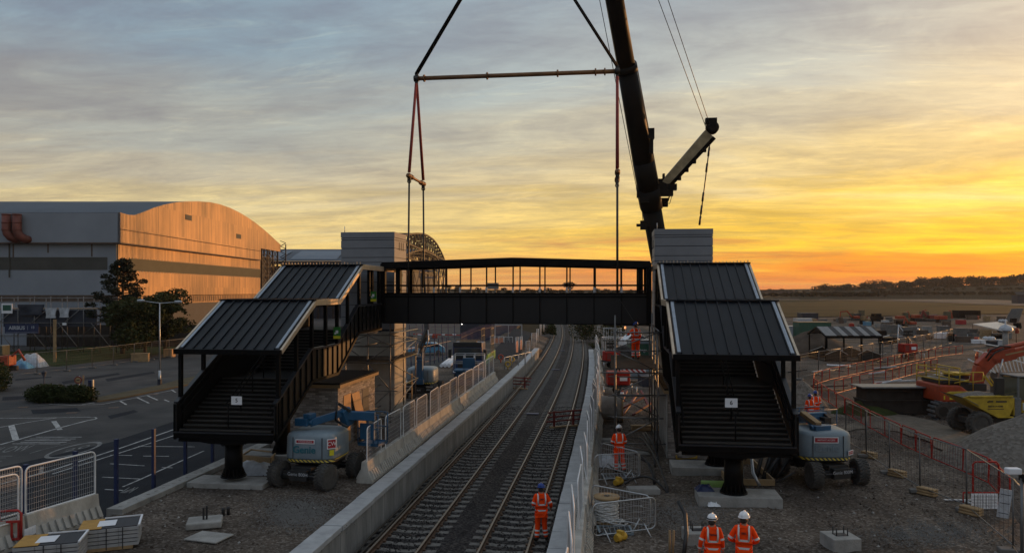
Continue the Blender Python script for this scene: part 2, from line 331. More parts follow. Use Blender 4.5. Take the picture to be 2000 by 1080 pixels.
# ---------------------------------------------------------------- mesh and object helpers
class MB:
    def __init__(s): s.v = []; s.f = []; s.mi = []; s.sm = []; s.cur = 0
    def add(s, vs, fs, smooth=False):
        o = len(s.v); s.v += [tuple(x) for x in vs]
        for f in fs: s.f.append(tuple(i+o for i in f)); s.mi.append(s.cur); s.sm.append(smooth)
        return s
    def use(s, i): s.cur = i; return s
    def box(s, x0, x1, y0, y1, z0, z1, m=None):
        vs = [V((x, y, z)) for z in (z0, z1) for y in (y0, y1) for x in (x0, x1)]
        if m: vs = [m @ v for v in vs]
        return s.add(vs, [(0, 2, 3, 1), (4, 5, 7, 6), (0, 1, 5, 4), (2, 6, 7, 3), (0, 4, 6, 2), (1, 3, 7, 5)])
    def bar(s, p, q, w, h, up=(0, 0, 1)):
        p, q = V(p), V(q); d = (q-p)
        if d.length < 1e-6: return s
        d.normalize(); u = V(up)
        if abs(d.dot(u)) > .98: u = V((0, 1, 0))
        x = d.cross(u).normalized(); y = x.cross(d)
        vs = [c+x*a*w/2+y*b*h/2 for c in (p, q) for a, b in ((-1, -1), (1, -1), (1, 1), (-1, 1))]
        return s.add(vs, [(3, 2, 1, 0), (4, 5, 6, 7), (0, 1, 5, 4), (1, 2, 6, 5), (2, 3, 7, 6), (3, 0, 4, 7)])
    def cyl(s, p, q, r, r2=None, n=10, caps=True):
        p, q = V(p), V(q); d = (q-p)
        if d.length < 1e-6: return s
        d.normalize(); r2 = r if r2 is None else r2
        x = d.cross(V((0, 0, 1))) if abs(d.z) < .95 else d.cross(V((0, 1, 0))); x.normalize(); y = d.cross(x)
        ring = [(cos(2*pi*i/n), sin(2*pi*i/n)) for i in range(n)]
        vs = [p+x*a*r+y*b*r for a, b in ring]+[q+x*a*r2+y*b*r2 for a, b in ring]
        s.add(vs, [(i, (i+1) % n, n+(i+1) % n, n+i) for i in range(n)], n > 5)
        if caps: o = len(s.v)-2*n; s.f += [tuple(o+i for i in range(n))[::-1], tuple(o+n+i for i in range(n))]; s.mi += [s.cur]*2; s.sm += [False]*2
        return s
    def tube(s, path, r, n=6, closed=False):
        P = [V(p) for p in path]; m = len(P); rr = r if isinstance(r, (list, tuple)) else [r]*m
        vs = []; x = None
        for i in range(m):
            a = P[(i-1) % m] if (i or closed) else P[0]; b = P[(i+1) % m] if (i < m-1 or closed) else P[-1]
            d = (b-a)
            if d.length < 1e-7: d = V((0, 0, 1))
            d.normalize()
            if x is None: x = d.cross(V((0, 0, 1))) if abs(d.z) < .9 else d.cross(V((0, 1, 0)))
            x = x-d*x.dot(d)
            if x.length < 1e-6: x = d.orthogonal()
            x.normalize(); y = d.cross(x)
            vs += [P[i]+x*cos(2*pi*k/n)*rr[i]+y*sin(2*pi*k/n)*rr[i] for k in range(n)]
        fs = []
        for i in range(m if closed else m-1):
            j = (i+1) % m
            fs += [(i*n+k, i*n+(k+1) % n, j*n+(k+1) % n, j*n+k) for k in range(n)]
        if not closed: fs += [tuple(range(n))[::-1], tuple((m-1)*n+k for k in range(n))]
        return s.add(vs, fs, n > 4)
    def poly(s, pts): return s.add(pts, [tuple(range(len(pts)))])
    def prism(s, pts, vec):
        n = len(pts); vec = V(vec); a = [V(p) for p in pts]
        return s.add(a+[p+vec for p in a], [tuple(range(n))[::-1], tuple(range(n, 2*n))]+[(i, (i+1) % n, n+(i+1) % n, n+i) for i in range(n)])
    def lathe(s, prof, n=20, c=(0, 0, 0), ax='z', sx=1., sy=1., se=None):
        c = V(c); vs = []
        for r, z in prof:
            for i in range(n):
                t = 2*pi*i/n; k = 1.
                if se: k = (abs(cos(t))**se+abs(sin(t))**se)**(-1./se)
                a, b = r*k*cos(t)*sx, r*k*sin(t)*sy
                vs.append(c+V({'z': (a, b, z), 'x': (z, a, b), 'y': (a, z, b)}[ax]))
        m = len(prof)
        fs = [(j*n+i, j*n+(i+1) % n, (j+1)*n+(i+1) % n, (j+1)*n+i) for j in range(m-1) for i in range(n)]
        s.add(vs, fs, True)
        o = len(s.v)-m*n
        for j in (0, m-1):
            if prof[j][0] > 1e-4: s.f.append(tuple(o+j*n+i for i in range(n))); s.mi.append(s.cur); s.sm.append(False)
        return s
    def ball(s, c, r, n=10, m=7):
        r = r if isinstance(r, (tuple, list)) else (r, r, r)
        return s.lathe([(max(1e-5, sin(pi*j/m)), -cos(pi*j/m)) for j in range(m+1)], n) if False else s._ball(V(c), r, n, m)
    def _ball(s, c, r, n, m):
        vs = [c+V((r[0]*sin(pi*j/m)*cos(2*pi*i/n), r[1]*sin(pi*j/m)*sin(2*pi*i/n), -r[2]*cos(pi*j/m))) for j in range(m+1) for i in range(n)]
        return s.add(vs, [(j*n+i, j*n+(i+1) % n, (j+1)*n+(i+1) % n, (j+1)*n+i) for j in range(m) for i in range(n)], True)
    def mesh(s, name, mats, shift=None):
        me = bpy.data.meshes.new(name); vs = s.v
        if shift is not None: vs = [(x-shift[0], y-shift[1], z-shift[2]) for x, y, z in vs]
        me.from_pydata(vs, [], s.f)
        for m in (mats if isinstance(mats, (list, tuple)) else [mats]): me.materials.append(MATS[m])
        me.polygons.foreach_set('material_index', s.mi); me.polygons.foreach_set('use_smooth', s.sm); me.update()
        return me
def bevel(o, w, seg=2):
    b = o.modifiers.new('bevel', 'BEVEL'); b.width = w; b.segments = seg; b.limit_method = 'ANGLE'; b.angle_limit = R(40); return o
def tag(o, label, cat, group=None, kind=None):
    if label: o['label'] = label
    if cat: o['category'] = cat
    if group: o['group'] = group
    if kind: o['kind'] = kind
    return o
def thing(name, label, cat, loc=(0, 0, 0), rz=0., group=None):
    o = bpy.data.objects.new(name, None); COL.objects.link(o); o.empty_display_size = .2
    o.location = loc; o.rotation_euler = (0, 0, rz); return tag(o, label, cat, group)
def part(name, mb, mats, parent, bev=0., label=None, kind=None):
    me = mb.mesh(name, mats) if isinstance(mb, MB) else mb
    o = bpy.data.objects.new(name, me); COL.objects.link(o); o.parent = parent
    if bev: bevel(o, bev)
    if label: o['label'] = label
    if kind: o['kind'] = kind
    return o
def solo(name, mb, mats, label, cat, group=None, loc=None, rz=0., kind=None, bev=0., center=True):
    """one-mesh thing: vertices are world coords (origin moved to the base) unless loc is given"""
    if loc is None and center and mb.v:
        xs, ys, zs = zip(*mb.v); c = V(((min(xs)+max(xs))/2, (min(ys)+max(ys))/2, min(zs)))
        me = mb.mesh(name, mats, c); loc = c
    else: me = mb.mesh(name, mats); loc = loc or (0, 0, 0)
    o = bpy.data.objects.new(name, me); COL.objects.link(o); o.location = loc; o.rotation_euler = (0, 0, rz)
    if bev: bevel(o, bev)
    return tag(o, label, cat, group, kind)
def struct(name, mb, mats, kind='structure'):
    o = bpy.data.objects.new(name, mb.mesh(name, mats)); COL.objects.link(o); o['kind'] = kind; return o
def copy_tree(o, loc=None, rz=None, label=None, parent=None, group=None):
    c = o.copy(); COL.objects.link(c)
    if parent: c.parent = parent
    if loc is not None: c.location = loc
    if rz is not None: c.rotation_euler = (0, 0, rz)
    if label: c['label'] = label
    if group: c['group'] = group
    for ch in list(o.children): copy_tree(ch, parent=c)
    return c
def text_part(txt, size, m, parent, mtx, ext=.004, name='lettering', bold=0.):
    cu = bpy.data.curves.new('txt', 'FONT'); cu.body = txt; cu.size = size; cu.extrude = ext; cu.align_x = 'CENTER'; cu.align_y = 'CENTER'
    cu.resolution_u = 3; cu.offset = bold
    t = bpy.data.objects.new('txt', cu); COL.objects.link(t); dg = bpy.context.evaluated_depsgraph_get()
    me = bpy.data.meshes.new_from_object(t.evaluated_get(dg)); bpy.data.objects.remove(t); bpy.data.curves.remove(cu)
    me.name = name; me.materials.clear(); me.materials.append(MATS[m]); me.transform(mtx)
    o = bpy.data.objects.new(name, me); COL.objects.link(o); o.parent = parent; return o
def face_mtx(c, right, up):
    r, u = V(right).normalized(), V(up).normalized(); n = r.cross(u); c = V(c)
    return Matrix(((r.x, u.x, n.x, c.x), (r.y, u.y, n.y, c.y), (r.z, u.z, n.z, c.z), (0, 0, 0, 1)))
FRONT = lambda x, y, z: face_mtx((x, y, z), (1, 0, 0), (0, 0, 1))     # lettering that faces -Y

def skin_mesh(name, verts, edges, radii, mats, sub=2, root=0):
    me = bpy.data.meshes.new(name); me.from_pydata([tuple(v) for v in verts], edges, [])
    o = bpy.data.objects.new(name, me); COL.objects.link(o); sk = o.modifiers.new('skin', 'SKIN'); sk.use_smooth_shade = True
    if not me.skin_vertices: pass
    lay = me.skin_vertices[0].data
    for i, r in enumerate(radii):
        lay[i].radius = r if isinstance(r, tuple) else (r, r)
    lay[root].use_root = True
    sb = o.modifiers.new('sub', 'SUBSURF'); sb.levels = sub; sb.render_levels = sub
    dg = bpy.context.evaluated_depsgraph_get(); out = bpy.data.meshes.new_from_object(o.evaluated_get(dg))
    bpy.data.objects.remove(o); bpy.data.meshes.remove(me)
    out.materials.clear()
    for m in (mats if isinstance(mats, list) else [mats]): out.materials.append(MATS[m])
    for p in out.polygons: p.use_smooth = True; p.material_index = 0
    out.name = name; return out

def join_mesh(name, meshes, mats):
    vs, fs, mi = [], [], []
    for me, k in meshes:
        o = len(vs); vs += [tuple(v.co) for v in me.vertices]
        for p in me.polygons: fs.append(tuple(o+i for i in p.vertices)); mi.append(k)
    out = bpy.data.meshes.new(name); out.from_pydata(vs, [], fs)
    for m in mats: out.materials.append(MATS[m])
    out.polygons.foreach_set('material_index', mi); out.polygons.foreach_set('use_smooth', [True]*len(fs)); out.update(); return out

# ---------------------------------------------------------------- a site worker
def person(label, loc, rz, pose, helmet='helmet_white', strap=False, logo=None, group=None, marks=True, h=1.0):
    """faces local +Y; pose holds joint positions in metres"""
    t = thing('person', label, 'person', loc, rz, group); t.scale = (h, h, h)
    J = dict(pel=(0, 0, .96), sp=(0, 0, 1.12), ch=(0, .01, 1.32), nk=(0, 0, 1.49), hd=(0, .02, 1.58), ht=(0, .02, 1.70),
             sl=(-.175, 0, 1.43), sr=(.175, 0, 1.43), el=(-.235, -.03, 1.15), er=(.235, -.03, 1.15), wl=(-.25, .10, .92), wr=(.25, .10, .92),
             hl=(-.10, 0, .92), hr=(.10, 0, .92), kl=(-.11, .03, .50), kr=(.11, .03, .50), al=(-.12, 0, .09), ar=(.12, 0, .09), tl=(-.13, .17, .045), tr=(.13, .17, .045))
    J.update(pose); J = {k: V(v) for k, v in J.items()}
    # body with hands: palm, four fingers, thumb on each side, one skinned surface
    nm = ['pel', 'sp', 'ch', 'nk', 'hd', 'ht', 'sl', 'el', 'wl', 'sr', 'er', 'wr', 'hl', 'kl', 'al', 'tl', 'hr', 'kr', 'ar', 'tr']
    ix = {n: i for i, n in enumerate(nm)}
    rad = dict(pel=(.145, .11), sp=(.135, .10), ch=(.16, .11), nk=.055, hd=.088, ht=.080, sl=.060, el=.043, wl=.030, sr=.060, er=.043, wr=.030,
               hl=.085, kl=.058, al=.040, tl=.036, hr=.085, kr=.058, ar=.040, tr=.036)
    ed = [('pel', 'sp'), ('sp', 'ch'), ('ch', 'nk'), ('nk', 'hd'), ('hd', 'ht'), ('ch', 'sl'), ('sl', 'el'), ('el', 'wl'), ('ch', 'sr'), ('sr', 'er'), ('er', 'wr'),
          ('pel', 'hl'), ('hl', 'kl'), ('kl', 'al'), ('al', 'tl'), ('pel', 'hr'), ('hr', 'kr'), ('kr', 'ar'), ('ar', 'tr')]
    body = skin_mesh('b', [J[n] for n in nm], [(ix[a], ix[b]) for a, b in ed], [rad[n] for n in nm], 'skin', 2)
    ms = [(body, 0)]
    for w, e, sgn in (('wl', 'el', 1), ('wr', 'er', -1)):
        d = (J[w]-J[e]).normalized(); side = V((0, 1, 0))-d*d.y
        if side.length < .2: side = V((sgn, 0, 0))
        side.normalize(); inn = d.cross(side)*sgn
        pv = [J[w]-d*.01, J[w]+d*.045, J[w]+d*.085]; pr = [(.026, .022), (.036, .020), (.038, .018)]; pe = [(0, 1), (1, 2)]
        for q, (off, ln) in enumerate(((.030, .068), (.011, .078), (-.010, .073), (-.029, .058))):
            b = len(pv); k = J[w]+d*.092+side*off
            pv += [k, k+d*ln*.5+inn*.012, k+d*ln*.85+inn*.036]; pr += [.0105, .0095, .008]; pe += [(2, b), (b, b+1), (b+1, b+2)]
        b = len(pv); pv += [J[w]+d*.05+side*.048+inn*.01, J[w]+d*.085+side*.062+inn*.025]; pr += [.012, .0095]; pe += [(1, b), (b, b+1)]
        ms.append((skin_mesh('h', pv, pe, pr, 'skin', 1), 0))
    fm = MB(); hd = J['hd']; up = (J['ht']-J['hd']).normalized(); fw = V(pose.get('look', (0, 1, 0))).normalized(); fs = fw.cross(up).normalized()
    c = hd+up*.055
    fm.ball(c+fw*.100-up*.02, (.014, .018, .022), 8, 6)                              # nose
    for s in (-1, 1): fm.ball(c+fs*s*.092-up*.01, (.012, .022, .034), 8, 6)           # ears
    fm.ball(c+fw*.090-up*.058, (.026, .008, .008), 8, 5)                             # lips
    f0 = fm.mesh('f', 'skin'); ms.append((f0, 0))
    em = MB()
    for s in (-1, 1): em.ball(c+fw*.091+fs*s*.034+up*.012, .010, 8, 6)
    ms.append((em.mesh('e', 'ink'), 1))
    part('body', join_mesh('body', ms, ['skin', 'ink']), None, t)
    # clothes
    G = .022
    jn = ['lo', 'pel', 'sp', 'ch', 'co', 'sl', 'el', 'wl', 'sr', 'er', 'wr']; jx = {n: i for i, n in enumerate(jn)}
    P = dict(J); P['lo'] = J['pel']-V((0, 0, .07)); P['co'] = J['nk']+V((0, -.012, .035)); jn.insert(4, 'cm'); jx.update({n: i for i, n in enumerate(jn)}); P['cm'] = J['nk']+V((0, -.012, -.055))
    P['wl'] = J['wl']+(J['el']-J['wl'])*.06; P['wr'] = J['wr']+(J['er']-J['wr'])*.06
    jr = dict(lo=(.195, .155), pel=(.195, .155), sp=(.185, .145), ch=(.185, .140), cm=(.135, .105), co=(.088, .088), sl=.078, el=.060, wl=.048, sr=.078, er=.060, wr=.048)
    je = [('lo', 'pel'), ('pel', 'sp'), ('sp', 'ch'), ('ch', 'cm'), ('cm', 'co'), ('ch', 'sl'), ('sl', 'el'), ('el', 'wl'), ('ch', 'sr'), ('sr', 'er'), ('er', 'wr')]
    part('jacket', skin_mesh('jacket', [P[n] for n in jn], [(jx[a], jx[b]) for a, b in je], [jr[n] for n in jn], 'hi_vis', 2, 1), None, t)
    tn = ['pel', 'hl', 'kl', 'al', 'hr', 'kr', 'ar']; tx = {n: i for i, n in enumerate(tn)}
    tr_ = dict(pel=(.165, .135), hl=.112, kl=.086, al=.078, hr=.112, kr=.086, ar=.078)
    te = [('pel', 'hl'), ('hl', 'kl'), ('kl', 'al'), ('pel', 'hr'), ('hr', 'kr'), ('kr', 'ar')]
    part('trousers', skin_mesh('trousers', [J[n] for n in tn], [(tx[a], tx[b]) for a, b in te], [tr_[n] for n in tn], 'hi_vis', 2), None, t)
    for a, b in (('al', 'tl'), ('ar', 'tr')):
        part('boot', skin_mesh('boot', [J[a]+V((0, 0, .10)), J[a]+V((0, -.02, -.035)), J[b]], [(0, 1), (1, 2)], [.062, .058, .052], 'boot', 1), None, t)
    # reflective bands
    rb = MB()
    def ring(c, rx, ry, hh, tilt=0):
        n = 24; vs = []
        for z in (-hh/2, hh/2):
            for i in range(n): a_ = 2*pi*i/n; q_ = (abs(cos(a_))**3.2+abs(sin(a_))**3.2)**(-1/3.2); vs.append(V(c)+V((rx*q_*cos(a_), ry*q_*sin(a_), z)))
        rb.add(vs, [(i, (i+1) % n, n+(i+1) % n, n+i) for i in range(n)], True)
    ring(J['pel']+V((0, 0, .04)), .193, .157, .05); ring(J['sp']+V((0, 0, .06)), .192, .153, .05)
    for s in (-1, 1):
        rb.tube([J['sp']+V((s*.11, -.140, .06)), J['ch']+V((s*.12, -.160, 0)), J['nk']+V((s*.115, -.118, -.03)), J['nk']+V((s*.115, -.03, .002)), J['ch']+V((s*.12, .14, .05)), J['sp']+V((s*.11, .135, .06))], .024, 5)
    for a, b, fr, r in (('sl', 'el', .78, .068), ('sr', 'er', .78, .068), ('el', 'wl', .62, .057), ('er', 'wr', .62, .057), ('kl', 'al', .38, .087), ('kr', 'ar', .38, .087), ('kl', 'al', .68, .085), ('kr', 'ar', .68, .085)):
        d = (J[b]-J[a]).normalized(); m = J[a]+(J[b]-J[a])*fr; rb.cyl(m-d*.025, m+d*.025, r, r, 14, False)
    part('reflective_band', rb, 'retro', t)
    # hard hat: shell, ridge and peak, tilted with the head
    hm = MB(); n = 18; c = hd+up*.115
    prof = [(.130, -.005), (.128, .03), (.115, .072), (.085, .106), (.042, .123), (.0001, .127)]
    vs = []
    for r, z in prof:
        for i in range(n):
            a = 2*pi*i/n; vs.append(c+fs*r*.90*cos(a)+fw*r*1.08*sin(a)+up*z)
    hm.add(vs, [(j*n+i, j*n+(i+1) % n, (j+1)*n+(i+1) % n, (j+1)*n+i) for j in range(len(prof)-1) for i in range(n)], True)
    hm.tube([c+fw*.145+up*.03, c+fw*.08+up*.118, c+up*.140, c-fw*.08+up*.118, c-fw*.145+up*.03], .014, 6)
    pk = [c+fs*.110+fw*.085-up*.006, c+fs*.075+fw*.20-up*.016, c-fs*.075+fw*.20-up*.016, c-fs*.110+fw*.085-up*.006]
    hm.prism(pk, up*.012)
    ring2 = [c+fs*.122*cos(2*pi*i/n)+fw*.145*sin(2*pi*i/n)-up*.002 for i in range(n)]; hm.tube(ring2, .011, 5, True)
    he = part('hard_hat', hm, helmet, t)
    if strap:
        st = MB(); st.tube([c+fs*.128*cos(2*pi*i/n)+fw*.150*sin(2*pi*i/n)+up*.022 for i in range(n)], .016, 5, True); part('headband', st, 'black_plastic', he)
    if marks:
        hb = MB(); hb.ball(hd+up*.03-fw*.030, (.088, .086, .075), 10, 6); part('hair', hb, 'hair', t)
    if logo:
        m = face_mtx(J['ch']+V((0, -.160, .03)), (1, 0, 0), (0, .10, 1)); text_part(logo, .062, 'ink', t, m, .012)
    return t

# ---------------------------------------------------------------- the setting: ground sheets
def xl(y): return -8.0-bend(y)             # track-side edges of the platform walls
def xr(y): return -1.74-1.3*bend(y)
def strip(xa, xb, ys, z): 
    m = MB()
    vs = []
    for y in ys: vs += [(xa(y), y, z), (xb(y), y, z)]
    return m.add(vs, [(2*i, 2*i+1, 2*i+3, 2*i+2) for i in range(len(ys)-1)])
from mathutils import noise as NZ
def ground_sheet(name, xs, ys, zf, m, skirt=True):
    mb = MB(); nx, ny = len(xs(ys[0])), len(ys); vs = []
    for y in ys:
        for x in xs(y): vs.append((x, y, zf(x, y)))
    fs = [(j*nx+i, j*nx+i+1, (j+1)*nx+i+1, (j+1)*nx+i) for j in range(ny-1) for i in range(nx-1)]
    mb.add(vs, fs, True)
    if skirt:
        for edge in ([j*nx for j in range(ny)], [j*nx+nx-1 for j in range(ny)], list(range(nx)), list(range((ny-1)*nx, ny*nx))):
            o = len(mb.v); mb.add([(vs[k][0], vs[k][1], -1.6) for k in edge], [])
            for a in range(len(edge)-1):
                mb.f.append((edge[a], edge[a+1], o+a+1, o+a)); mb.mi.append(0); mb.sm.append(False)
    return struct(name, mb, m)
def lump(x, y, amp=.05, fq=.45):
    return amp*(NZ.noise(V((x*fq, y*fq, 3.1)))+.5*NZ.noise(V((x*fq*2.7, y*fq*2.7, 9.))))
def ruts(x, y):
    z = 0.
    for c0, k, w in ((7.2, .16, .95), (9.4, -.07, .95), (12.5, .22, 1.0), (4.0, .30, .9)):
        c = c0+k*(y-20)+.5*sin(y*.13+c0)
        for s in (-w, w):
            d = (x-c-s)/.17
            if abs(d) < 3: z += -.055*math.exp(-d*d)+.022*math.exp(-(abs(d)-1.7)**2*2)
    return z*(.6+.8*NZ.noise(V((x*.2, y*.22, 4))))
def grad(a, b, n, p=1.): return [a+(b-a)*(i/(n-1))**p for i in range(n)]
b0 = MB().box(-3500, 3500, -200, 5500, -3.2, -1.25)
struct('ground', b0, 'wood_scrub')
# track bed of crushed stone
tb = strip(lambda y: xl(y)-(.1 if y < 93 else 2.2), lambda y: xr(y)+(.1 if y < 93 else 2.6), grad(-10, 330, 120), -1.205)
struct('ballast_bed', tb, 'ballast')
sh = MB()      # ballast shoulders heaped between and beside the tracks
ys = grad(5, 300, 160)
def shoulder(x0, w, h):
    vs = []
    for y in ys:
        for k, (dx_, dz_) in enumerate(((-w, 0), (-w*.55, h), (w*.55, h), (w, 0))): vs.append((x0-bend(y)+dx_+.04*NZ.noise(V((y*.9, x0, k))), y, -1.204+dz_+.03*NZ.noise(V((y*1.3, x0+5, k)))*(dz_ > 0)))
    sh.add(vs, [(4*i+k, 4*i+k+1, 4*i+5+k, 4*i+4+k) for i in range(len(ys)-1) for k in range(3)], True)
shoulder(-5.085, .60, .075); 
struct('ballast_shoulder', sh, 'ballast')
# site ground on the right
def zr(x, y):
    z = (lump(x, y)+(ruts(x, y) if y < 60 else 0))*(1 if y < 60 else .4 if y < 150 else 1.) if x > xr(y)+.9 else 0
    if y > 94:
        k = min(1, max(0, (12-(x-xr(y)))/10))*min(1, (y-94)/8.); z -= 1.12*k
    return z-.012
yr = grad(-12, 58, 150)+grad(58.6, 170, 70)+grad(174, 700, 60)
ground_sheet('site_ground', lambda y: [xr(y)+(.55 if y < 94 else 2.4)+t for t in grad(0, 22, 120)+grad(22.4, 40, 34)+grad(41, 420, 60, 1.8)], yr, zr, 'site_dirt')
# left site strip between kerb and platform wall
ground_sheet('site_strip', lambda y: [(-15.75-bend(y))+t*(xl(y)-.25-(-15.75-bend(y))) for t in grad(0, 1, 30)], grad(-8, 62, 120)+grad(63, 130, 40),
             lambda x, y: lump(x, y, .04)-.012-(0 if y < 94 else min(1.1, (y-94)*.1)*max(0, (x-xl(y)+3)/3)), 'site_dirt')
# car park and road on the left (lower)
CP = -.60
ground_sheet('car_park', lambda y: grad(-420, -15.76-bend(y), 30, .5), grad(-12, 330, 90), lambda x, y: CP+.03*NZ.noise(V((x*.04, y*.04, 0)))*0, 'asphalt')
# fields towards the horizon on the right
mb = MB(); mb.poly([W(1430, 622, .16), W(1560, 619, .16), W(1700, 617, .16), W(1850, 614, .16), W(2060, 612, .16), W(2400, 612, .16), W(2300, 600, .16), W(2000, 598, .16), W(1800, 590, .16), W(1650, 586, .16), W(1430, 586, .16)]); struct('grass_field', mb, 'grass_field')
mb = MB(); P_ = [(1600, 585), (1640, 582), (1720, 584), (1800, 587), (1900, 592), (2040, 597)]
top = [W(x, y-8, .22) for x, y in P_]; bot = [W(x, y+1.5, .22) for x, y in P_]
for i in range(len(P_)-1): mb.poly([bot[i], bot[i+1], top[i+1], top[i]])
struct('haul_road', mb, 'haul_dirt')
mb = MB(); mb.poly([W(1700, 612, .11), W(2100, 634, .11), W(2100, 606, .11), W(1800, 600, .11)]) if 0 else None
# rising ground with the wooded ridge
def hill(name, pts, d0, d1, m, z0=-.4):
    mb = MB(); n = len(pts); vs = []
    for px, py in pts:
        vs += [WD(px, 572, d0)*1.0, WD(px, (py*2+572)/3, d0+(d1-d0)*.35), WD(px, py, (d0+d1)/2), WD(px, (py+572)/2, d1)]
    for i in range(0, len(vs), 4): vs[i].z = z0; vs[i+3].z = z0
    mb.add(vs, [(4*i+k, 4*i+4+k, 4*i+5+k, 4*i+1+k) for i in range(n-1) for k in range(3)], True)
    return struct(name, mb, m)
hill('hillside', [(1560, 572), (1600, 567), (1650, 565), (1720, 563), (1790, 560), (1850, 558), (1930, 556), (2000, 553), (2120, 548), (2400, 544), (2800, 548)], 620, 1200, 'wood_scrub')
hill('far_rise', [(1420, 569), (1480, 566), (1530, 565), (1600, 564), (1700, 564), (1800, 565), (1900, 568), (2100, 570)], 1300, 1900, 'wood_scrub')
hill('left_rise', [(500, 568), (700, 566), (860, 564), (960, 566), (1060, 567), (1160, 566), (1260, 567), (1320, 569)], 900, 1500, 'wood_scrub')
# bare patches and tracks on the site
def patch(name, pts, m, z=.03):
    mb = MB(); mb.poly([W(x, y, z) for x, y in pts]); return struct(name, mb, m)
def blob(name, pts, m, z, sub=5, jit=.25):
    P = [W(x, y, z) for x, y in pts]; out = []; n = len(P)
    for i in range(n):
        for k in range(sub):
            t = k/sub; p0, p1, p2, p3 = P[i-1], P[i], P[(i+1) % n], P[(i+2) % n]
            q = .5*((2*p1)+(-p0+p2)*t+(2*p0-5*p1+4*p2-p3)*t*t+(-p0+3*p1-3*p2+p3)*t*t*t)
            out.append(q+V((random.uniform(-jit, jit), random.uniform(-jit, jit), 0)))
    for q in out: q.z = z
    mb = MB(); mb.poly(out); return struct(name, mb, m)
blob('haul_track', [(1600, 860), (1700, 835), (1790, 855), (1900, 900), (2040, 930), (2040, 860), (1900, 850), (1850, 830), (1740, 805), (1690, 815)], 'haul_dirt', .05)

# ---------------------------------------------------------------- road markings on the car park
def line(mb, pts, w, z=CP+.006):
    P = [W(x, y, z) for x, y in pts]
    for p, q in zip(P, P[1:]):
        d = (q-p).normalized(); n = V((-d.y, d.x, 0))*w/2
        mb.poly([p+n, p-n, q-n, q+n])
rm = MB()
line(rm, [(0, 945), (100, 918), (240, 873), (340, 838)], .12); line(rm, [(102, 925), (240, 882), (340, 850)], .10)
line(rm, [(0, 868), (60, 851), (120, 834), (170, 821), (186, 818)], .14)
line(rm, [(22, 830), (31, 858)], .30); line(rm, [(105, 822), (117, 839)], .26)
line(rm, [(186, 818), (189, 816.5), (186, 814.5), (170, 814), (100, 815.5), (0, 816.5)], .10); line(rm, [(0, 834), (50, 825), (110, 815.5)], .10)
for k, (x0, x1, y) in enumerate(((70, 160, 853), (58, 148, 856.5), (48, 138, 859.5), (40, 130, 863), (24, 118, 866))): line(rm, [(x0, y), (x1, y)], .10)
line(rm, [(96, 789), (150, 791), (200, 789), (262, 777), (340, 761)], .09); line(rm, [(160, 790), (184, 786)], .14)
for a, b in (((235, 783), (247, 790)), ((268, 776), (291, 787)), ((287, 772), (308, 781)), ((321, 780), (330, 784)), ((335, 761), (343, 766))): line(rm, [a, b], .13)
line(rm, [(225, 1062), (240, 950), (275, 935), (335, 908), (398, 880)][1:], .09)
for a, b in (((200, 931), (278, 935)), ((216, 888), (258, 889)), ((270, 871), (380, 872)), ((215, 905), (282, 909)), ((316, 912), (337, 913)), ((280, 890), (330, 890.5)), ((205, 955), (240, 957)), ((300, 860), (304, 860))): line(rm, [a, b], .08)
struct('road_marking', rm, 'road_paint')
rw = MB()       # worn lettering and the painted roundel, drawn out along the road
def ellipse_ring(cx, cy, ax, ay, sh_, w0, w1):
    n = 40; vs = []
    for i in range(n):
        t = 2*pi*i/n
        for k in (w1, w0): vs.append(W(cx+ax*k*cos(t), cy-ay*k*sin(t)-sh_*ax*k*cos(t), CP+.0065))
    rw.add(vs, [(2*i, 2*i+1, 2*((i+1) % n)+1, 2*((i+1) % n)) for i in range(n)])
ellipse_ring(143, 878.5, 57, 9.5, .235, .84, 1.)
def word(txt, p, q, hgt):
    """lettering laid on the tarmac from photo point p to q, hgt = far edge"""
    cu = bpy.data.curves.new('t', 'FONT'); cu.body = txt; cu.size = 1; cu.align_x = 'LEFT'; cu.resolution_u = 2
    t = bpy.data.objects.new('t', cu); COL.objects.link(t); me = bpy.data.meshes.new_from_object(t.evaluated_get(bpy.context.evaluated_depsgraph_get()))
    bpy.data.objects.remove(t)
    xs = [v.co.x for v in me.vertices]; wmax = max(xs); a, b = W(*p, CP+.0065), W(*q, CP+.0065); c = W(*hgt, CP+.0065)
    rw.add([a+(b-a)*(v.co.x/wmax)+(c-a)*(v.co.y/.72) for v in me.vertices], [tuple(pl.vertices) for pl in me.polygons])
word('20', (118, 884), (172, 873), (128, 877.5))
word('SLOW', (-30, 886), (48, 880), (-4, 873))
line(rw, [(58, 885), (85, 877), (150, 862)], .06); 
for y, x1 in ((890, 24), (893.5, 12), (900, 4)): line(rw, [(-20, y), (x1, y)], .08)
for k in range(9): line(rw, [(112-k*1.2, 905+(k % 3)*1.5-k), (104+k*1.1, 898+k*.8)], .10)
line(rw, [(82, 911), (80, 922)], .15); line(rw, [(240, 962), (262, 954)], .2)
for x in (235, 246, 252): line(rw, [(x, 962), (x+18, 951)], .05)
struct('worn_road_marking', rw, 'worn_paint')
patch('dark_tarmac', [(0, 930), (0, 912), (110, 888), (220, 862), (330, 826), (430, 790), (470, 800), (470, 880), (230, 1000), (0, 1150)], 'dark_asphalt', CP+.003)
tp = MB()
for q in ([(60, 800), (150, 796), (158, 803), (64, 808)], [(210, 812), (262, 800), (270, 804), (216, 818)], [(5, 775), (60, 772), (62, 778), (4, 782)], [(120, 745), (230, 728), (236, 731), (124, 750)], [(205, 700+40), (300, 725), (303, 729), (210, 745)], [(30, 740), (100, 735), (101, 737), (30, 743)]): tp.poly([W(x, y, CP+.0025) for x, y in q])
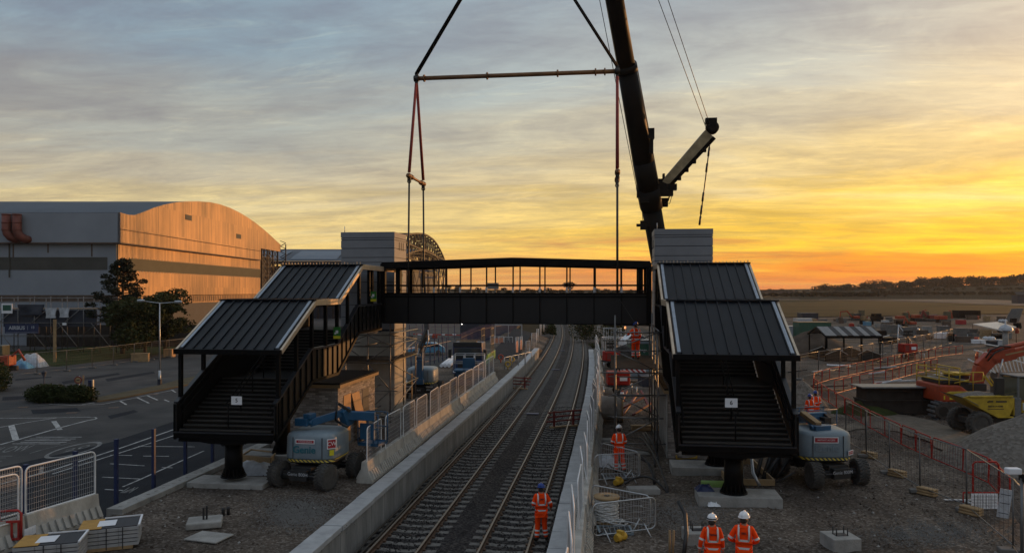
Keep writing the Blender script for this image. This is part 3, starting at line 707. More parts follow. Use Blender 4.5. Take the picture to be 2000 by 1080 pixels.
for (x0, y0, x1, y1) in ((0, 800, 330, 770), (40, 812, 320, 782), (100, 760, 330, 735), (0, 770, 200, 752)):
    a_, b_ = W(x0, y0, CP+.0032), W(x1, y1, CP+.0032); dd_ = (b_-a_).normalized(); nn_ = V((-dd_.y, dd_.x, 0))*.06; tp.poly([a_+nn_, a_-nn_, b_-nn_, b_+nn_])
struct('tarmac_patch', tp, 'dark_asphalt')
for k, (x, y) in enumerate(((140, 806), (222, 796), (45, 795), (300, 770))):
    m = MB(); m.box(-.3, .3, -.22, .22, .003, .012); solo('drain_cover', m, 'rail_rust', 'rusty drain cover in the car park road, %s from the hangar corner' % ORD[k+1], 'drain cover', 'drain covers in the car park road', loc=W(x, y, CP), rz=.4)
vb = MB(); P_ = [(172, 783), (200, 776), (250, 766), (312, 754), (345, 744), (420, 728), (420, 742), (345, 757), (290, 768), (230, 780), (190, 785.5)]
vb.prism([W(x, y, CP+.001) for x, y in P_], (0, 0, .10)); struct('verge', vb, 'verge')
gb = MB(); gb.poly([W(x, y, CP+.004) for x, y in [(0, 716), (60, 712), (110, 716), (330, 690), (470, 672), (470, 655), (330, 664), (100, 682), (-40, 690)]]); struct('lawn', gb, 'grass')

# ---------------------------------------------------------------- railway tracks
def rail_prof(): return [(-.075, 0), (.075, 0), (.07, .02), (.012, .035), (.012, .115), (.036, .125), (.034, .158), (-.034, .158), (-.036, .125), (-.012, .115), (-.012, .035), (-.07, .02)]
def track(label, cx):
    t = thing('railway_track', label, 'railway track', (cx, 60, -1.135))
    ysr = grad(8, 64, 30)+grad(66, 300, 90)
    for s in (-1, 1):
        mb = MB(); pr = rail_prof(); n = len(pr); vs = []
        for y in ysr:
            yaw = atan(2*2.9e-4*max(0, y-40)); x0 = -bend(y)+s*.7525
            for a, b in pr: vs.append((x0+a*cos(yaw), y-60, .0+b-.023))
        m_ = len(ysr)
        for j in range(m_-1):
            for k in range(n):
                mb.use(1 if k in (6,) else 0); mb.add([], [])
                mb.f.append((j*n+k, j*n+(k+1) % n, (j+1)*n+(k+1) % n, (j+1)*n+k)); mb.mi.append(mb.cur); mb.sm.append(False)
        mb.v = [tuple(v) for v in vs]
        part('rail', mb, ['rail_rust', 'rail_head'], t)
    def sleeper_mb(mb, y, x0, yaw):
        rot = Matrix.Translation((x0, y, 0)) @ Matrix.Rotation(yaw, 4, 'Z')
        prof = [(-1.25, .0), (1.25, .0)]
        pts = [V((-1.25, -.13, -.16)), V((1.25, -.13, -.16)), V((1.25, -.125, -.03)), V((.50, -.12, -.03)), (V((.34, -.115, -.055))), V((-.34, -.115, -.055)), V((-.5, -.12, -.03)), V((-1.25, -.125, -.03))]
        mb.prism([rot @ p for p in pts], rot.to_3x3() @ V((0, .25, 0)))
        mb.use(1)
        for s in (-1, 1):
            for o in (-.10, .10): mb.box(s*.7525+o-.045, s*.7525+o+.045, -.06, .06, -.03, .03, rot)
        mb.use(0)
    proto = MB(); sleeper_mb(proto, 0, 0, 0); pm = proto.mesh('sleeper', ['sleeper', 'rail_rust'])
    rest = MB(); y = 15.5 if cx < -5 else 15.75; k = 0
    while y < 230:
        yaw = atan(2*2.9e-4*max(0, y-40))
        if k < 100:
            o = part('sleeper', pm, None, t); o.location = (-bend(y)+random.uniform(-.015, .015), y-60, random.uniform(-.004, .004)); o.rotation_euler = (0, 0, yaw+random.uniform(-.006, .006))
        else: sleeper_mb(rest, y-60, -bend(y), yaw)
        y += .645; k += 1
    part('sleepers', rest, ['sleeper', 'rail_rust'], t, kind='stuff', label='far sleepers of the track, closing up with distance')
track('railway track beside the hangar-side platform wall, empty of people', -6.78)
track('railway track beside the field-side platform wall, where a worker stands', -3.38)
# loose ballast stones and site stones near the camera
def scatter(name, m, spots, smin, smax):
    mb = MB()
    for x, y, z in spots:
        r = random.uniform(smin, smax); a = random.random()*6.28; c = V((x, y, z+r*.25))
        vs = [c+V((r*cos(a+q*1.57)*random.uniform(.6, 1.1), r*sin(a+q*1.57)*random.uniform(.6, 1.1), random.uniform(-.2, .2)*r)) for q in range(4)]+[c+V((0, 0, r*.75)), c-V((0, 0, r*.6))]
        mb.add(vs, [(0, 1, 4), (1, 2, 4), (2, 3, 4), (3, 0, 4), (1, 0, 5), (2, 1, 5), (3, 2, 5), (0, 3, 5)])
    return struct(name, mb, m, 'stuff')
sp_ = []
for _ in range(15000):
    y = 17+38*random.random()**1.5; x = random.uniform(xl(y)+.05, xr(y)-.05); u = min(abs(x+6.78), abs(x+3.38))
    if abs(u-.7525) < .10: continue
    sp_.append((x, y, -1.20))
scatter('loose_ballast', 'ballast', sp_, .022, .055)
sp_ = []
for _ in range(9000):
    y = 17+33*random.random()**1.4; x = random.uniform(-.2, 22) if random.random() < .72 else random.uniform(-15.5, -9.0); sp_.append((x, y, lump(x, y)-.02))
scatter('loose_stone', 'site_dirt', sp_, .02, .065)
sp_ = []
for _ in range(420):
    y = 18+40*random.random(); x = random.uniform(.3, 20) if random.random() < .75 else random.uniform(-15.3, -9.0); sp_.append((x, y, lump(x, y)-.012))
sp_2 = []
for _ in range(5200):
    c = W(random.gauss(585, 38), random.gauss(1000, 17), 0); sp_2.append((c.x, c.y, lump(c.x, c.y, .04)-.014))
for _ in range(2600):
    c = W(random.gauss(1820, 60), random.gauss(1040, 12), 0); sp_2.append((c.x, c.y, lump(c.x, c.y)-.014))
for _ in range(2200):
    c = W(random.gauss(1340, 45), random.gauss(1000, 18), 0); sp_2.append((c.x, c.y, lump(c.x, c.y)-.014))
scatter('crushed_stone', 'block_grey', sp_2, .012, .034)
scatter('loose_chippings', 'concrete', sp_, .03, .07)

# ---------------------------------------------------------------- platform walls (precast units with coping slabs)
def platform_wall(label, x, sgn, y0, y1, cw):
    t = thing('platform_wall', label, 'platform wall', (0, 0, 0)); wl = MB(); y = y0; k = 0; slabs = []
    while y < y1:
        ye = y+1.47; xa, xb = x(y), x(ye); g = random.uniform(-.012, .012); dz = random.uniform(-.006, .006)
        cp_ = MB(); cp_.prism([(xa+g, y, -.10), (xb+g, ye, -.10), (xb+g+sgn*cw, ye, -.10), (xa+g+sgn*cw, y, -.10)], (0, 0, .165+dz)); slabs.append(cp_)
        wl.prism([(xa+sgn*.07, y-.004, -1.3), (xb+sgn*.07, ye-.004, -1.3), (xb+sgn*.35, ye-.004, -1.3), (xa+sgn*.35, y-.004, -1.3)], (0, 0, 1.199))
        y += 1.5; k += 1
    part('wall_face', wl, 'wall_concrete', t, .012)
    for s in slabs: part('coping_slab', s, 'coping', t, .015)
    return t
platform_wall('low precast concrete platform wall with pale coping on the hangar side of the tracks', xl, -1, 10.2, 93, .62)
platform_wall('low precast concrete platform wall with pale coping on the field side of the tracks', xr, 1, 10.5, 93, .57)
# cable trough run along the foot of the left wall
ct = MB(); ct.tube([(xl(y)+.32+.03*sin(y*2.1), y, -1.06+.05*abs(sin(y*.6))) for y in grad(14, 92, 90)], .05, 6); ct.tube([(xl(y)+.20+.06*sin(y*.9+1), y, -.98+.07*abs(sin(y*.45+1))) for y in grad(14, 92, 90)], .035, 6)
solo('cable', ct, 'black_plastic', 'black cable bundle slung along the foot of the hangar-side platform wall', 'cable')

# ---------------------------------------------------------------- concrete barriers with white mesh panels
def jersey(L_=2.42, w=.62, h=.80):
    c = MB(); pr = [(-w/2, 0), (w/2, 0), (w/2, .09), (.15, .42), (.10, h), (-.10, h), (-.15, .42), (-w/2, .09)]
    c.prism([(x, -L_/2, z) for x, z in pr], (0, L_, 0))
    rr_ = []          # cast ribs on both sloping faces
    for s in (-1, 1):
        r = MB(); rr_.append(r)
        k = -L_/2+.12
        while k < L_/2-.12:
            a = [V((s*(w/2-.002), k, .10)), V((s*(w/2-.002), k+.13, .10)), V((s*.152, k+.13, .41)), V((s*.152, k, .41))]
            if s < 0: a = a[::-1]
            r.prism(a, V((s*.055, 0, .045))); k += .235
    return c, rr_
def barrier(label, group, proto=[]):
    if not proto:
        t = thing('concrete_barrier', label, 'concrete barrier', group=group); c, r = jersey(); b = part('block', c, 'barrier_concrete', t, .012); [part('cast_ribs', q, 'barrier_concrete', t) for q in r]; proto.append(t); return t
    return copy_tree(proto[0], label=label, group=group)
def mesh_panel(w=2.15, h=1.30, wire='grey_wire', frame='white_tube', name='barrier_topper', label='', cat='mesh panel', group=None, rad=.022, dv=.085, dh=.16, feet=False):
    t = thing(name, label, cat, group=group); f = MB(); cr = .16; pts = []
    for cx, cz, a0 in ((w/2-cr, cr*.3, -90), (w/2-cr, h-cr, 0), (-w/2+cr, h-cr, 90), (-w/2+cr, cr*.3, 180)):
        rr = cr if cz > cr else cr*.3; cx = cx if cz > cr else (cx+(cr-rr)*(1 if cx > 0 else -1))
        for k in range(5): a = R(a0+k*22.5); pts.append((0, cx+rr*cos(a), cz+rr*sin(a)))
    f.tube(pts, rad, 6, True); part('frame', f, frame, t)
    m = MB(); y = -w/2+.05
    while y < w/2-.04: m.bar((0, y, .03), (0, y, h-.03), .006, .006); y += dv
    z = .10
    while z < h-.04: m.bar((.004, -w/2+.02, z), (.004, w/2-.02, z), .007, .007); z += dh
    part('mesh_infill', m, wire, t); return t
PANEL = mesh_panel(label='white mesh panel leaning off line at the near end of the hangar-side track barrier', group='white mesh panels on the hangar-side track barrier')
GL = 'concrete barriers along the hangar-side platform'; GM = 'white mesh panels on the hangar-side track barrier'
y = 28.6
for k in range(13):
    x = xl(y)-1.02; yaw = atan(2*2.9e-4*max(0, y-40))
    b = barrier('ribbed concrete barrier block on the hangar side of the tracks, %s from the near end' % ORD[k+1], GL); b.location = (x+random.uniform(-.03, .03), y, 0); b.rotation_euler = (0, 0, yaw+random.uniform(-.015, .015))
    p = PANEL if k == 0 else copy_tree(PANEL, label='white mesh panel on the hangar-side track barrier, %s from the near end' % ORD[k+1])
    p.location = (x+random.uniform(-.04, .04), y-.05, .76+random.uniform(-.02, .02)); p.rotation_euler = (0, 0, yaw+random.uniform(-.04, .04)+(.05 if k == 0 else 0))
    y += 2.46
GR = 'concrete barriers along the field-side platform'; GN = 'white mesh panels on the field-side track barrier'
y = 14.2; k = 0
while y < 88:
    x = xr(y)+.90; yaw = atan(2*2.9e-4*1.3*max(0, y-40))
    o1 = ORD[k+1] if k < 20 else 'twenty-'+ORD[k-19]; o2 = o1
    b = barrier('ribbed concrete barrier block on the field side of the tracks, %s from the near end' % o1, GR); b.location = (x+random.uniform(-.04, .04), y, 0); b.rotation_euler = (0, 0, yaw+random.uniform(-.02, .02))
    p = copy_tree(PANEL, label='white mesh panel on the field-side track barrier, %s from the near end' % o2, group=GN)
    p.location = (x-.05+random.uniform(-.08, .04), y-.05, .76+random.uniform(-.05, .03)); p.rotation_euler = (0, random.uniform(-.04, .03), yaw+random.uniform(-.02, .12))
    y += 2.46; k += 1
# barrier run in the left foreground
GF = 'barriers beside the car park kerb'
d0, d1 = V((-16.75, 18.0, 0)), V((-15.95, 22.0, 0)); dv_ = (d1-d0).normalized(); yaw = atan(-dv_.x/dv_.y)
FP = mesh_panel(2.35, 1.32, 'grey_wire', 'white_tube', label='white mesh panel on the foreground barrier nearest the kerb end', group='white mesh panels by the kerb', rad=.026, dv=.072, dh=.155)
for k in range(3):
    c = d1-dv_*(1.15+2.5*k)
    b = barrier(('concrete barrier block by the stacked paving and the kerb end', 'concrete barrier block in the near corner by the kerb carrying two overlapping mesh panels', 'concrete barrier block in the near corner by the kerb cut by the picture edge')[k], GF); b.location = c; b.rotation_euler = (0, 0, yaw)
    p = FP if k == 0 else copy_tree(FP, label=('', 'white mesh panel in the near corner by the kerb, front one of the overlapping pair', 'white mesh panel by the kerb at the picture edge behind the red barrier')[k])
    p.location = c+V((0, 0, .80))+(V((.05, -.2, -.07)) if k == 1 else V((0, 0, 0))); p.rotation_euler = (0, 0, yaw-(.05 if k == 1 else 0))
p = copy_tree(FP, label='white mesh panel in the near corner by the kerb, rear one of the overlapping pair'); p.location = d1-dv_*3.5+V((-.12, 0, .86)); p.rotation_euler = (0, 0, yaw)
# kerb wall along the car park, with blue fence posts beyond
kw = MB(); y = 22.6; k = 0
while y < 62:
    kw.box(-15.98, -15.42, y+.006, y+1.494, -.7, .17+random.uniform(-.01, .01), Matrix.Translation((-bend(y), 0, 0)))
    for q in (.3, .75, 1.2): kw.box(-15.74, -15.66, y+q-.05, y+q+.05, .15, .186, Matrix.Translation((-bend(y), 0, 0)))
    y += 1.5
solo('kerb_wall', kw, 'concrete', 'low concrete kerb wall between the site and the dark car park', 'kerb wall', bev=.012)
for k, (px, py) in enumerate(((50, 908), (147, 882), (227, 858), (300, 838), (362, 822), (415, 806), (462, 792), (505, 780))):
    r = (px-1000)/F; dd = 17.0/(-(r*cos(A)-sin(A)))
    p = V((dd*(r*cos(A)-sin(A)), dd*(r*sin(A)+cos(A)), CP)); h = CZ-(py-568)*dd/F-CP
    mb = MB(); mb.box(-.055, .055, -.055, .055, 0, h); mb.box(-.062, .062, -.062, .062, h, h+.02)
    solo('fence_post', mb, 'post_blue', 'dark blue fence post by the car park kerb, %s from the picture edge' % ORD[k+1], 'fence post', 'blue fence posts along the car park kerb', loc=p)

# ---------------------------------------------------------------- footbridge stairs
mat('fascia', (.50, .40, .29), .38, .35, .15, 2)
mat('cap_steel', (.022, .024, .029), .42, .2, .15, 2)
mat('panel_black', (.0055, .0055, .006), .42, 0, .25, .8, .03, 5, spec=.45)
Y0, Y1, Y2, Y3, Y4 = 26.0, 29.3, 32.2, 35.0, 38.55
PT = [(Y0, 3.06), (Y1, 4.78), (Y2, 4.78), (Y3, 6.42), (Y4, 6.42)]          # parapet top
RF = [(26.25, 4.93), (29.5, 6.66), (32.3, 6.66), (35.35, 8.26), (41.9, 8.26)]
def stair(label, v0, v1, num, inner):
    t = thing('footbridge_stair', label, 'footbridge stair', (0, 0, 0), group='footbridge stairs on columns')
    W_ = v1-v0
    # treads and landings
    n1 = 13
    for (ya, za, yb, zb) in ((Y0, 1.98, Y1, 3.62), (Y2, 3.62, Y3, 5.26)):
        st = MB(); no = MB()
        for k in range(n1):
            a = ya+(yb-ya)*k/n1; b = ya+(yb-ya)*(k+1)/n1; z = za+(zb-za)*(k+1)/n1; zp = za+(zb-za)*k/n1
            st.box(v0+.12, v1-.12, a, b+.02, z-.05, z); st.box(v0+.12, v1-.12, a+.005, a+.03, zp-.004, z-.05); no.box(v0+.14, v1-.14, a-.012, a+.075, z+.002, z+.012); no.box(v0+.14, v1-.14, a-.012, a-.002, z-.045, z+.002)
        part('nosing_strips', no, 'nosing', part('stair_flight', st, 'tread', t))
    ld = MB(); ld.box(v0+.12, v1-.12, Y1, Y2, 3.50, 3.62); part('landing', ld, 'tread', t); ld = MB(); ld.box(v0+.12, v1-.12, Y3, Y4, 5.14, 5.26); part('landing', ld, 'tread', t)
    un = MB()
    for (a, za), (b, zb) in zip(PT, PT[1:]): un.prism([(v0+.1, a, za-1.40), (v1-.1, a, za-1.40), (v1-.1, b, zb-1.40), (v0+.1, b, zb-1.40)], (0, 0, .08))
    part('underside', un, 'black_steel', t)
    fb = MB(); fb.box(v0-.02, v1+.02, Y0-.10, Y0, 1.80, 1.99); fb.prism([(v0, Y0-.02, 1.80), (v1, Y0-.02, 1.80), (v1-1.35, Y0-.02, 1.60), (v0+1.35, Y0-.02, 1.60)], (0, .25, 0)); part('front_beam', fb, 'black_steel', t, .01)
    nosing = MB(); nosing.box(v0, v1, Y0-.16, Y0-.03, 1.992, 2.03); part('nosing_plate', nosing, 'cap_steel', t)
    for s, x in ((-1, v0), (1, v1)):
        sp_ = MB(); cap = MB(); rib = MB(); low = MB()
        for (a, za), (b, zb) in zip(PT, PT[1:]):
            sp_.prism([(x-.03, a, za-1.30), (x-.03, b, zb-1.30), (x-.03, b, zb-.06), (x-.03, a, za-.06)], (.06, 0, 0))
            cap.bar((x, a, za), (x, b, zb), .16, .07); low.bar((x+s*.05, a, za-1.28), (x+s*.05, b, zb-1.28), .10, .12)
            n = max(2, round((b-a)/.55))
            for k in range(n+1):
                y = a+(b-a)*k/n; z = za+(zb-za)*k/n; rib.box(min(x+s*.03, x+s*.085), max(x+s*.03, x+s*.085), y-.025, y+.025, z-1.26, z-.05)
        part('side_panel', sp_, 'panel_black', t); part('parapet_cap', cap, 'cap_steel', t); part('panel_rib', rib, 'rib_black', t); part('bottom_flange', low, 'black_steel', t)
        for k, (y, zb_, zt_) in enumerate(((26.32, 1.9, 4.90), (27.9, 4.02, 5.72), (29.4, 4.75, 6.58), (30.9, 4.75, 6.60), (32.25, 4.75, 6.60), (33.6, 5.55, 7.28), (35.2, 6.40, 8.15), (36.7, 6.40, 8.2), (37.2, 6.40, 8.2), (38.3, 6.40, 8.2))):
            p = MB(); p.box(x-.065, x+.065, y-.065, y+.065, zb_, zt_); part('post', p, 'black_steel', t)
        # handrails inside
        hr = MB()
        for dz_ in (-.12, -.42): hr.tube([(x-s*.16, a, za+dz_) for a, za in PT], .024, 6)
        for a, za in PT[1:]: hr.cyl((x-s*.02, a-.2, za-.15), (x-s*.16, a-.2, za-.15), .015)
        part('handrail', hr, 'black_steel', t)
    ch = MB(); xm = (v0+v1)/2     # centre handrail of the lower flight
    for q in (-.09, .09): ch.tube([(xm+q, Y0+.15, 2.95), (xm+q, Y1, 4.62), (xm+q, Y1+.3, 4.62)], .022, 6)
    for k in range(4): y = Y0+.25+k*.95; ch.cyl((xm, y, 1.95+(y-Y0)*.536), (xm, y, 2.98+(y-Y0-.15)*.53), .022)
    part('centre_handrail', ch, 'black_steel', t)
    # roof: standing seam sheet on each slope, flats between
    for i, ((a, za), (b, zb)) in enumerate(zip(RF, RF[1:])):
        r = MB(); x0, x1 = v0-.16, v1+.16
        r.prism([(x0+.1, a, za), (x1-.1, a, za), (x1-.1, b, zb), (x0+.1, b, zb)], (0, 0, .06))
        n = 9
        for k in range(n+1):
            x = x0+.28+(x1-x0-.56)*k/n; r.bar((x, a+.01, za+.085), (x, b-.01, zb+.085), .035, .06)
        part('roof_sheet', r, 'roof_sheet', t)
        if i in (0, 2):
            d = V((0, b-a, zb-za)).normalized()
            for x in (x0+.20, x1-.20): e = MB(); e.bar(V((x, a, za+.075))+d*.05, V((x, b, zb+.075))-d*.05, .11, .06); part('edge_flashing', e, 'edge_trim', t)
    for s, x in ((-1, v0-.13), (1, v1+.13)):
        fz = MB()
        for i, ((a, za), (b, zb)) in enumerate(zip(RF, RF[1:])): fz.bar((x, a, za-.03), (x, b, zb-.03), .09, .24 if i % 2 else .17)
        part('fascia', fz, 'fascia', t, .01)
    fr = MB(); fr.box(v0-.17, v1+.17, 26.10, 26.25, 4.80, 4.99); part('eaves_beam', fr, 'black_steel', t, .01)
    rg = MB()
    for (y, z) in ((29.5, 6.745), (35.35, 8.35)):
        rg.box(v0-.17, v1+.17, y-.12, y+.30, z-.03, z+.02)
    part('ridge_flashing', rg, 'roof_sheet', t)
    ft = MB()             # sheet ends and fixings along the upper ridge
    for k in range(26):
        x = v0-.05+(v1-v0+.1)*k/25; ft.box(x-.018, x+.018, 35.2, 35.24, 8.36, 8.36+random.uniform(.04, .12))
    part('seam_end', ft, 'fascia', t)
    ce = MB(); ce.box(v0+.1, v1-.1, Y1+.1, Y2, 6.44, 6.50); part('ceiling_lining', ce, 'black_steel', t)
    # columns with flanges and gussets
    for yc, zt_ in ((26.66, 1.60), (30.9, 3.38)):
        c = MB(); c.cyl((xm, yc, .30), (xm, yc, zt_), .315, n=24)
        cm = part('column', c, 'black_steel', t)
        
        for za_, zb_, rr in ((zt_-.10, zt_, .45), (.30, .345, .46)): fl = MB(); fl.cyl((xm, yc, za_), (xm, yc, zb_), rr, n=20); part('flange', fl, 'black_steel', cm)
        g = MB()
        for k in range(16):
            a = k*pi/8; u_ = V((cos(a), sin(a), 0)); c0 = V((xm, yc, .345)); g.prism([c0+u_*.32-u_.orthogonal().normalized()*.01, c0+u_*.43, c0+u_*.32+V((0, 0, .30))], V((-u_.y, u_.x, 0))*.022)
        part('gusset', g, 'black_steel', cm)
        bl = MB()
        for k in range(16):
            a = (k+.5)*pi/8; bl.cyl((xm+.40*cos(a), yc+.40*sin(a), .345), (xm+.40*cos(a), yc+.40*sin(a), .40), .028, n=6); bl.cyl((xm+.42*cos(a), yc+.42*sin(a), zt_-.14), (xm+.42*cos(a), yc+.42*sin(a), zt_-.10), .024, n=6)
        part('bolt', bl, 'black_steel', cm)
    # numbered plate tied to the centre handrail
    sg = thing('number_sign', 'white paper sign with a %s at the foot of the %s stair' % (('five', 'hangar-side') if v0 < 0 else ('six', 'field-side')), 'sign', (xm+(.46 if v0 < 0 else -.18), Y0-.02, 3.18 if v0 < 0 else 3.42), 0)
    b = MB(); b.box(-.20, .20, -.006, .006, -.15, .15); pl = part('board', b, 'sign_white', sg)
    text_part(num, .20, 'ink', sg, FRONT(0, -.007, .0), .002, 'number', .003)
    return t
SL = stair('black roofed stair on the hangar side of the tracks, sign 5 inside', -15.65, -11.9, '5', 1)
SR = stair('black roofed stair on the field side of the tracks, sign 6 inside', 2.2, 5.95, '6', -1)
for nm_, x, y, z, lab in (('safety_sign', -11.81, 32.1, 5.28, 'small green sign on the lower landing post of the left stair'), ('safety_sign', -11.81, 37.2, 6.82, 'small green and yellow sign on the upper landing post of the left stair')):
    s = thing(nm_, lab, 'sign', (x, y-.08, z), 0, 'green safety signs on the left stair'); b = MB(); b.box(-.16, .16, -.008, .008, -.25, .25); part('board', b, 'sign_green', s); b = MB(); b.box(-.16, .16, -.012, -.008, -.25, -.13); part('band', b, 'lemon', s)
    b = MB(); b.box(-.06, .06, -.013, -.009, -.02, .11); b.box(-.11, -.03, -.013, -.009, -.06, .02); part('symbol', b, 'sign_white', s)
# ---------------------------------------------------------------- footbridge span hanging from the crane
bt = thing('footbridge_span', 'black roofed footbridge span hanging over the tracks between the stairs', 'footbridge', (0, 0, 0))
B0, B1, F0, F1 = -11.82, 1.85, 38.8, 41.8; zb, zt_ = 5.46, 6.92; NB = 10
for y, s in ((F0, -1), (F1, 1)):
    g = MB(); g.box(B0, B1, y-.03, y+.03, zb, zt_); part('girder', g, 'panel_black', bt)
    f = MB(); f.box(B0, B1, y-.12, y+.12, zb-.05, zb); f.box(B0-.02, B1+.02, y-.13, y+.13, zt_, zt_+.07); f.box(B0, B1, y+s*.03, y+s*.13, zt_-.16, zt_-.09); part('girder_flange', f, 'black_steel', bt)
    for k in range(NB+1):
        x = B0+(B1-B0)*k/NB; st = MB(); st.box(x-.02, x+.02, y+s*.03, y+s*.11, zb, zt_); part('stiffener', st, 'black_steel', bt)
    for k in range(1, NB):
        x = B0+(B1-B0)*k/NB; m = MB(); m.box(x-.035, x+.035, y-.035, y+.035, zt_+.07, 8.35+.16*(1-abs(k-5)/5)); part('mullion', m, 'black_steel', bt)
        b = MB(); b.box(x-.05, x+.05, y-.09, y-.035, zt_+.09, zt_+.36); part('rail_bracket', b, 'galv', bt)
    h = MB(); h.bar((B0, y, 7.38), (B1, y, 7.38), .07, .075); h.tube([(B0, y-s*.12, 7.12), (B1, y-s*.12, 7.12)], .02, 6); part('handrail', h, 'black_steel', bt)
    rb = MB(); xm = (B0+B1)/2
    rb.prism([(B0-.05, y-.16, 8.24), (xm, y-.16, 8.42), (xm, y-.16, 8.79), (B0-.05, y-.16, 8.58)], (0, .32, 0)); rb.prism([(xm, y-.16, 8.42), (B1+.05, y-.16, 8.24), (B1+.05, y-.16, 8.58), (xm, y-.16, 8.79)], (0, .32, 0)); part('roof_beam', rb, 'black_steel', bt, .02)
for x in (B0+.02, B1-.02):
    for y in (F0, F1): p = MB(); p.box(x-.13, x+.13, y-.13, y+.13, zb, 8.5); part('end_post', p, 'black_steel', bt, .01)
for x in (B0+.75, B1-.42): 
    for y in (F0+.25, F1-.25): p = MB(); p.box(x-.12, x+.12, y-.09, y+.09, zt_-.1, 8.4); part('end_post', p, 'black_steel', bt, .01)
rf = MB(); xm = (B0+B1)/2
rf.prism([(B0-.05, F0+.16, 8.50), (xm, F0+.16, 8.70), (xm, F1-.16, 8.70), (B0-.05, F1-.16, 8.50)], (0, 0, .07)); rf.prism([(xm, F0+.16, 8.70), (B1+.05, F0+.16, 8.50), (B1+.05, F1-.16, 8.50), (xm, F1-.16, 8.70)], (0, 0, .07)); part('roof', rf, 'roof_sheet', bt)
dk = MB(); dk.box(B0, B1, F0+.03, F1-.03, zb+.05, zb+.15); part('deck', dk, 'tread', bt)
ns_ = MB(); ns_.box(-.32, .32, -.01, .01, -.17, .17); sg = thing('notice_board', 'white notice tied behind the handrail of the hanging footbridge span', 'sign', (B0+5.35, F1-.14, 7.36)); part('board', ns_, 'sign_white', sg)
# tag line hanging from the span
tl = MB(); tl.tube([(.35, 38.66, 6.7), (.75, 38.2, 6.1), (1.2, 37.6, 5.4), (1.5, 37.2, 4.9)], .010, 5); solo('tag_line', tl, 'chain', 'thin tag line trailing from the right end of the hanging span', 'rope')

# ---------------------------------------------------------------- lift towers
def tower(label, v0, v1, lit):
    u0, u1, zt = 42.4, 44.9, 10.45
    t = thing('lift_tower', label, 'lift tower', (0, 0, 0), group='lift towers beside the footbridge')
    c = MB(); c.box(v0+.04, v1-.04, u0+.04, u1-.04, 0, zt-.1); part('core', c, 'cabin_dark', t)
    p = MB(); zs = [4.9, 5.6, 6.3, 7.0, 7.6, 8.2, 8.72, 9.0, 9.52, 10.0, 10.13]
    for a, b in zip(zs, zs[1:]): p.box(v0, v1, u0, u1, a+.016, b-.016)
    part('wall_panel', p, 'lift_panel', t, .006)
    lo = MB(); z = -.6
    while z < 4.8: lo.box(v0, v1, u0, u1, z+.008, min(4.9, z+.9)-.008); z += .9
    part('lower_wall', lo, 'lift_concrete', t, .006)
    pa = MB(); pa.box(v0-.012, v1+.012, u0-.012, u1+.012, 10.14, zt); part('parapet', pa, 'lift_panel', t, .01)
    s = 1 if lit else -1; x = v1 if lit else v0
    for k in range(3): l = MB(); y = u0+.95+k*.42; l.box(x-.01 if s > 0 else x-.012, x+.012 if s > 0 else x+.01, y, y+.16, 9.45, 9.92); part('louvre', l, 'louvre', t)
    lg = MB(); lg.box(x-.01, x+.015, u0+1.2, u0+1.36, 7.6, 8.2); lg.box(x-.01, x+.015, u0+1.2, u0+1.7, 7.95, 8.1); lg.box(x-.01, x+.015, u0+1.54, u0+1.7, 7.6, 8.2); part('emblem', lg, 'teal_ink', t)
    rod = MB(); rod.cyl((v0+.15, u0+.2, zt), (v0+.15, u0+.2, zt+.35), .02); part('rod', rod, 'galv', t)
    return t
tower('grey panelled lift tower on the hangar side of the tracks, its right side lit warm', -15.4, -12.25, True)
tower('grey panelled lift tower in front of the crane boom', 2.3, 5.4, False)
# brick plant rooms under the stairs
def plant_room(label, v0, v1, left):
    t = thing('plant_room', label, 'brick building', (0, 0, 0), group='brick plant rooms'); u0, u1, h = 33.2, 38.6, 2.75
    xin = v1 if left else v0; s = 1 if left else -1
    w = MB(); w.box(v0, v1, u0, u1, -.1, h); part('wall', w, 'brick', t)
    r = MB(); r.box(v0-.15, v1+.15, u0-.15, u1+.15, h+.14, h+.22); part('roof', r, 'bitumen', t)
    f = MB(); f.box(v0-.16, v1+.16, u0-.16, u1+.16, h, h+.138); part('roof_edge', f, 'timber', t)
    if left:
        d = MB(); d.box(xin-.1, xin+.02, 36.55, 37.55, 0, 2.25); part('doorway', d, 'cabin_dark', t)
        d = MB(); d.box(xin-.02, xin+.03, 33.9, 34.85, .1, 2.3); part('boarded_door', d, 'ply', t)
    else:
        d = MB(); d.box(xin-.04, xin-.001, u0-.05, u1, -.1, h); part('retaining_face', d, 'concrete', t)
    return t
plant_room('brick plant room with flat black roof under the hangar-side stair', -15.4, -12.2, True)
plant_room('brick plant room with blank block side under the field-side stair', 2.35, 5.4, False)
pb = MB(); q = [V((-12.13, 35.15, 0)), V((-12.13, 36.2, 0)), V((-12.19, 36.0, 2.25)), V((-12.19, 34.95, 2.25))]; q[0].x = q[1].x = -11.75; pb.prism(q, (.03, 0, 0)); solo('plywood_sheet', pb, 'ply', 'plywood sheet leaning on the hangar-side brick plant room beside its doorway', 'plywood')
# concrete pads and bits round the columns
def pad(name, x0, x1, y0, y1, z, label, holes=True):
    m = MB(); m.box(x0, x1, y0, y1, -.1, z); o = solo(name, m, 'concrete', label, 'concrete pad', bev=.015); return o
pad('concrete_pad', 2.85, 5.55, 26.05, 27.3, .30, 'thick concrete pad under the front column of the right stair')
pad('concrete_pad', 2.3, 5.0, 30.2, 31.6, .30, 'concrete pad behind the timber frame under the right stair')
pad('concrete_pad', -15.3, -12.4, 26.1, 27.3, .16, 'flat concrete pad under the front column of the left stair')
pad('concrete_pad', -15.3, -12.3, 30.2, 31.6, .30, 'concrete pad under the rear column of the left stair')

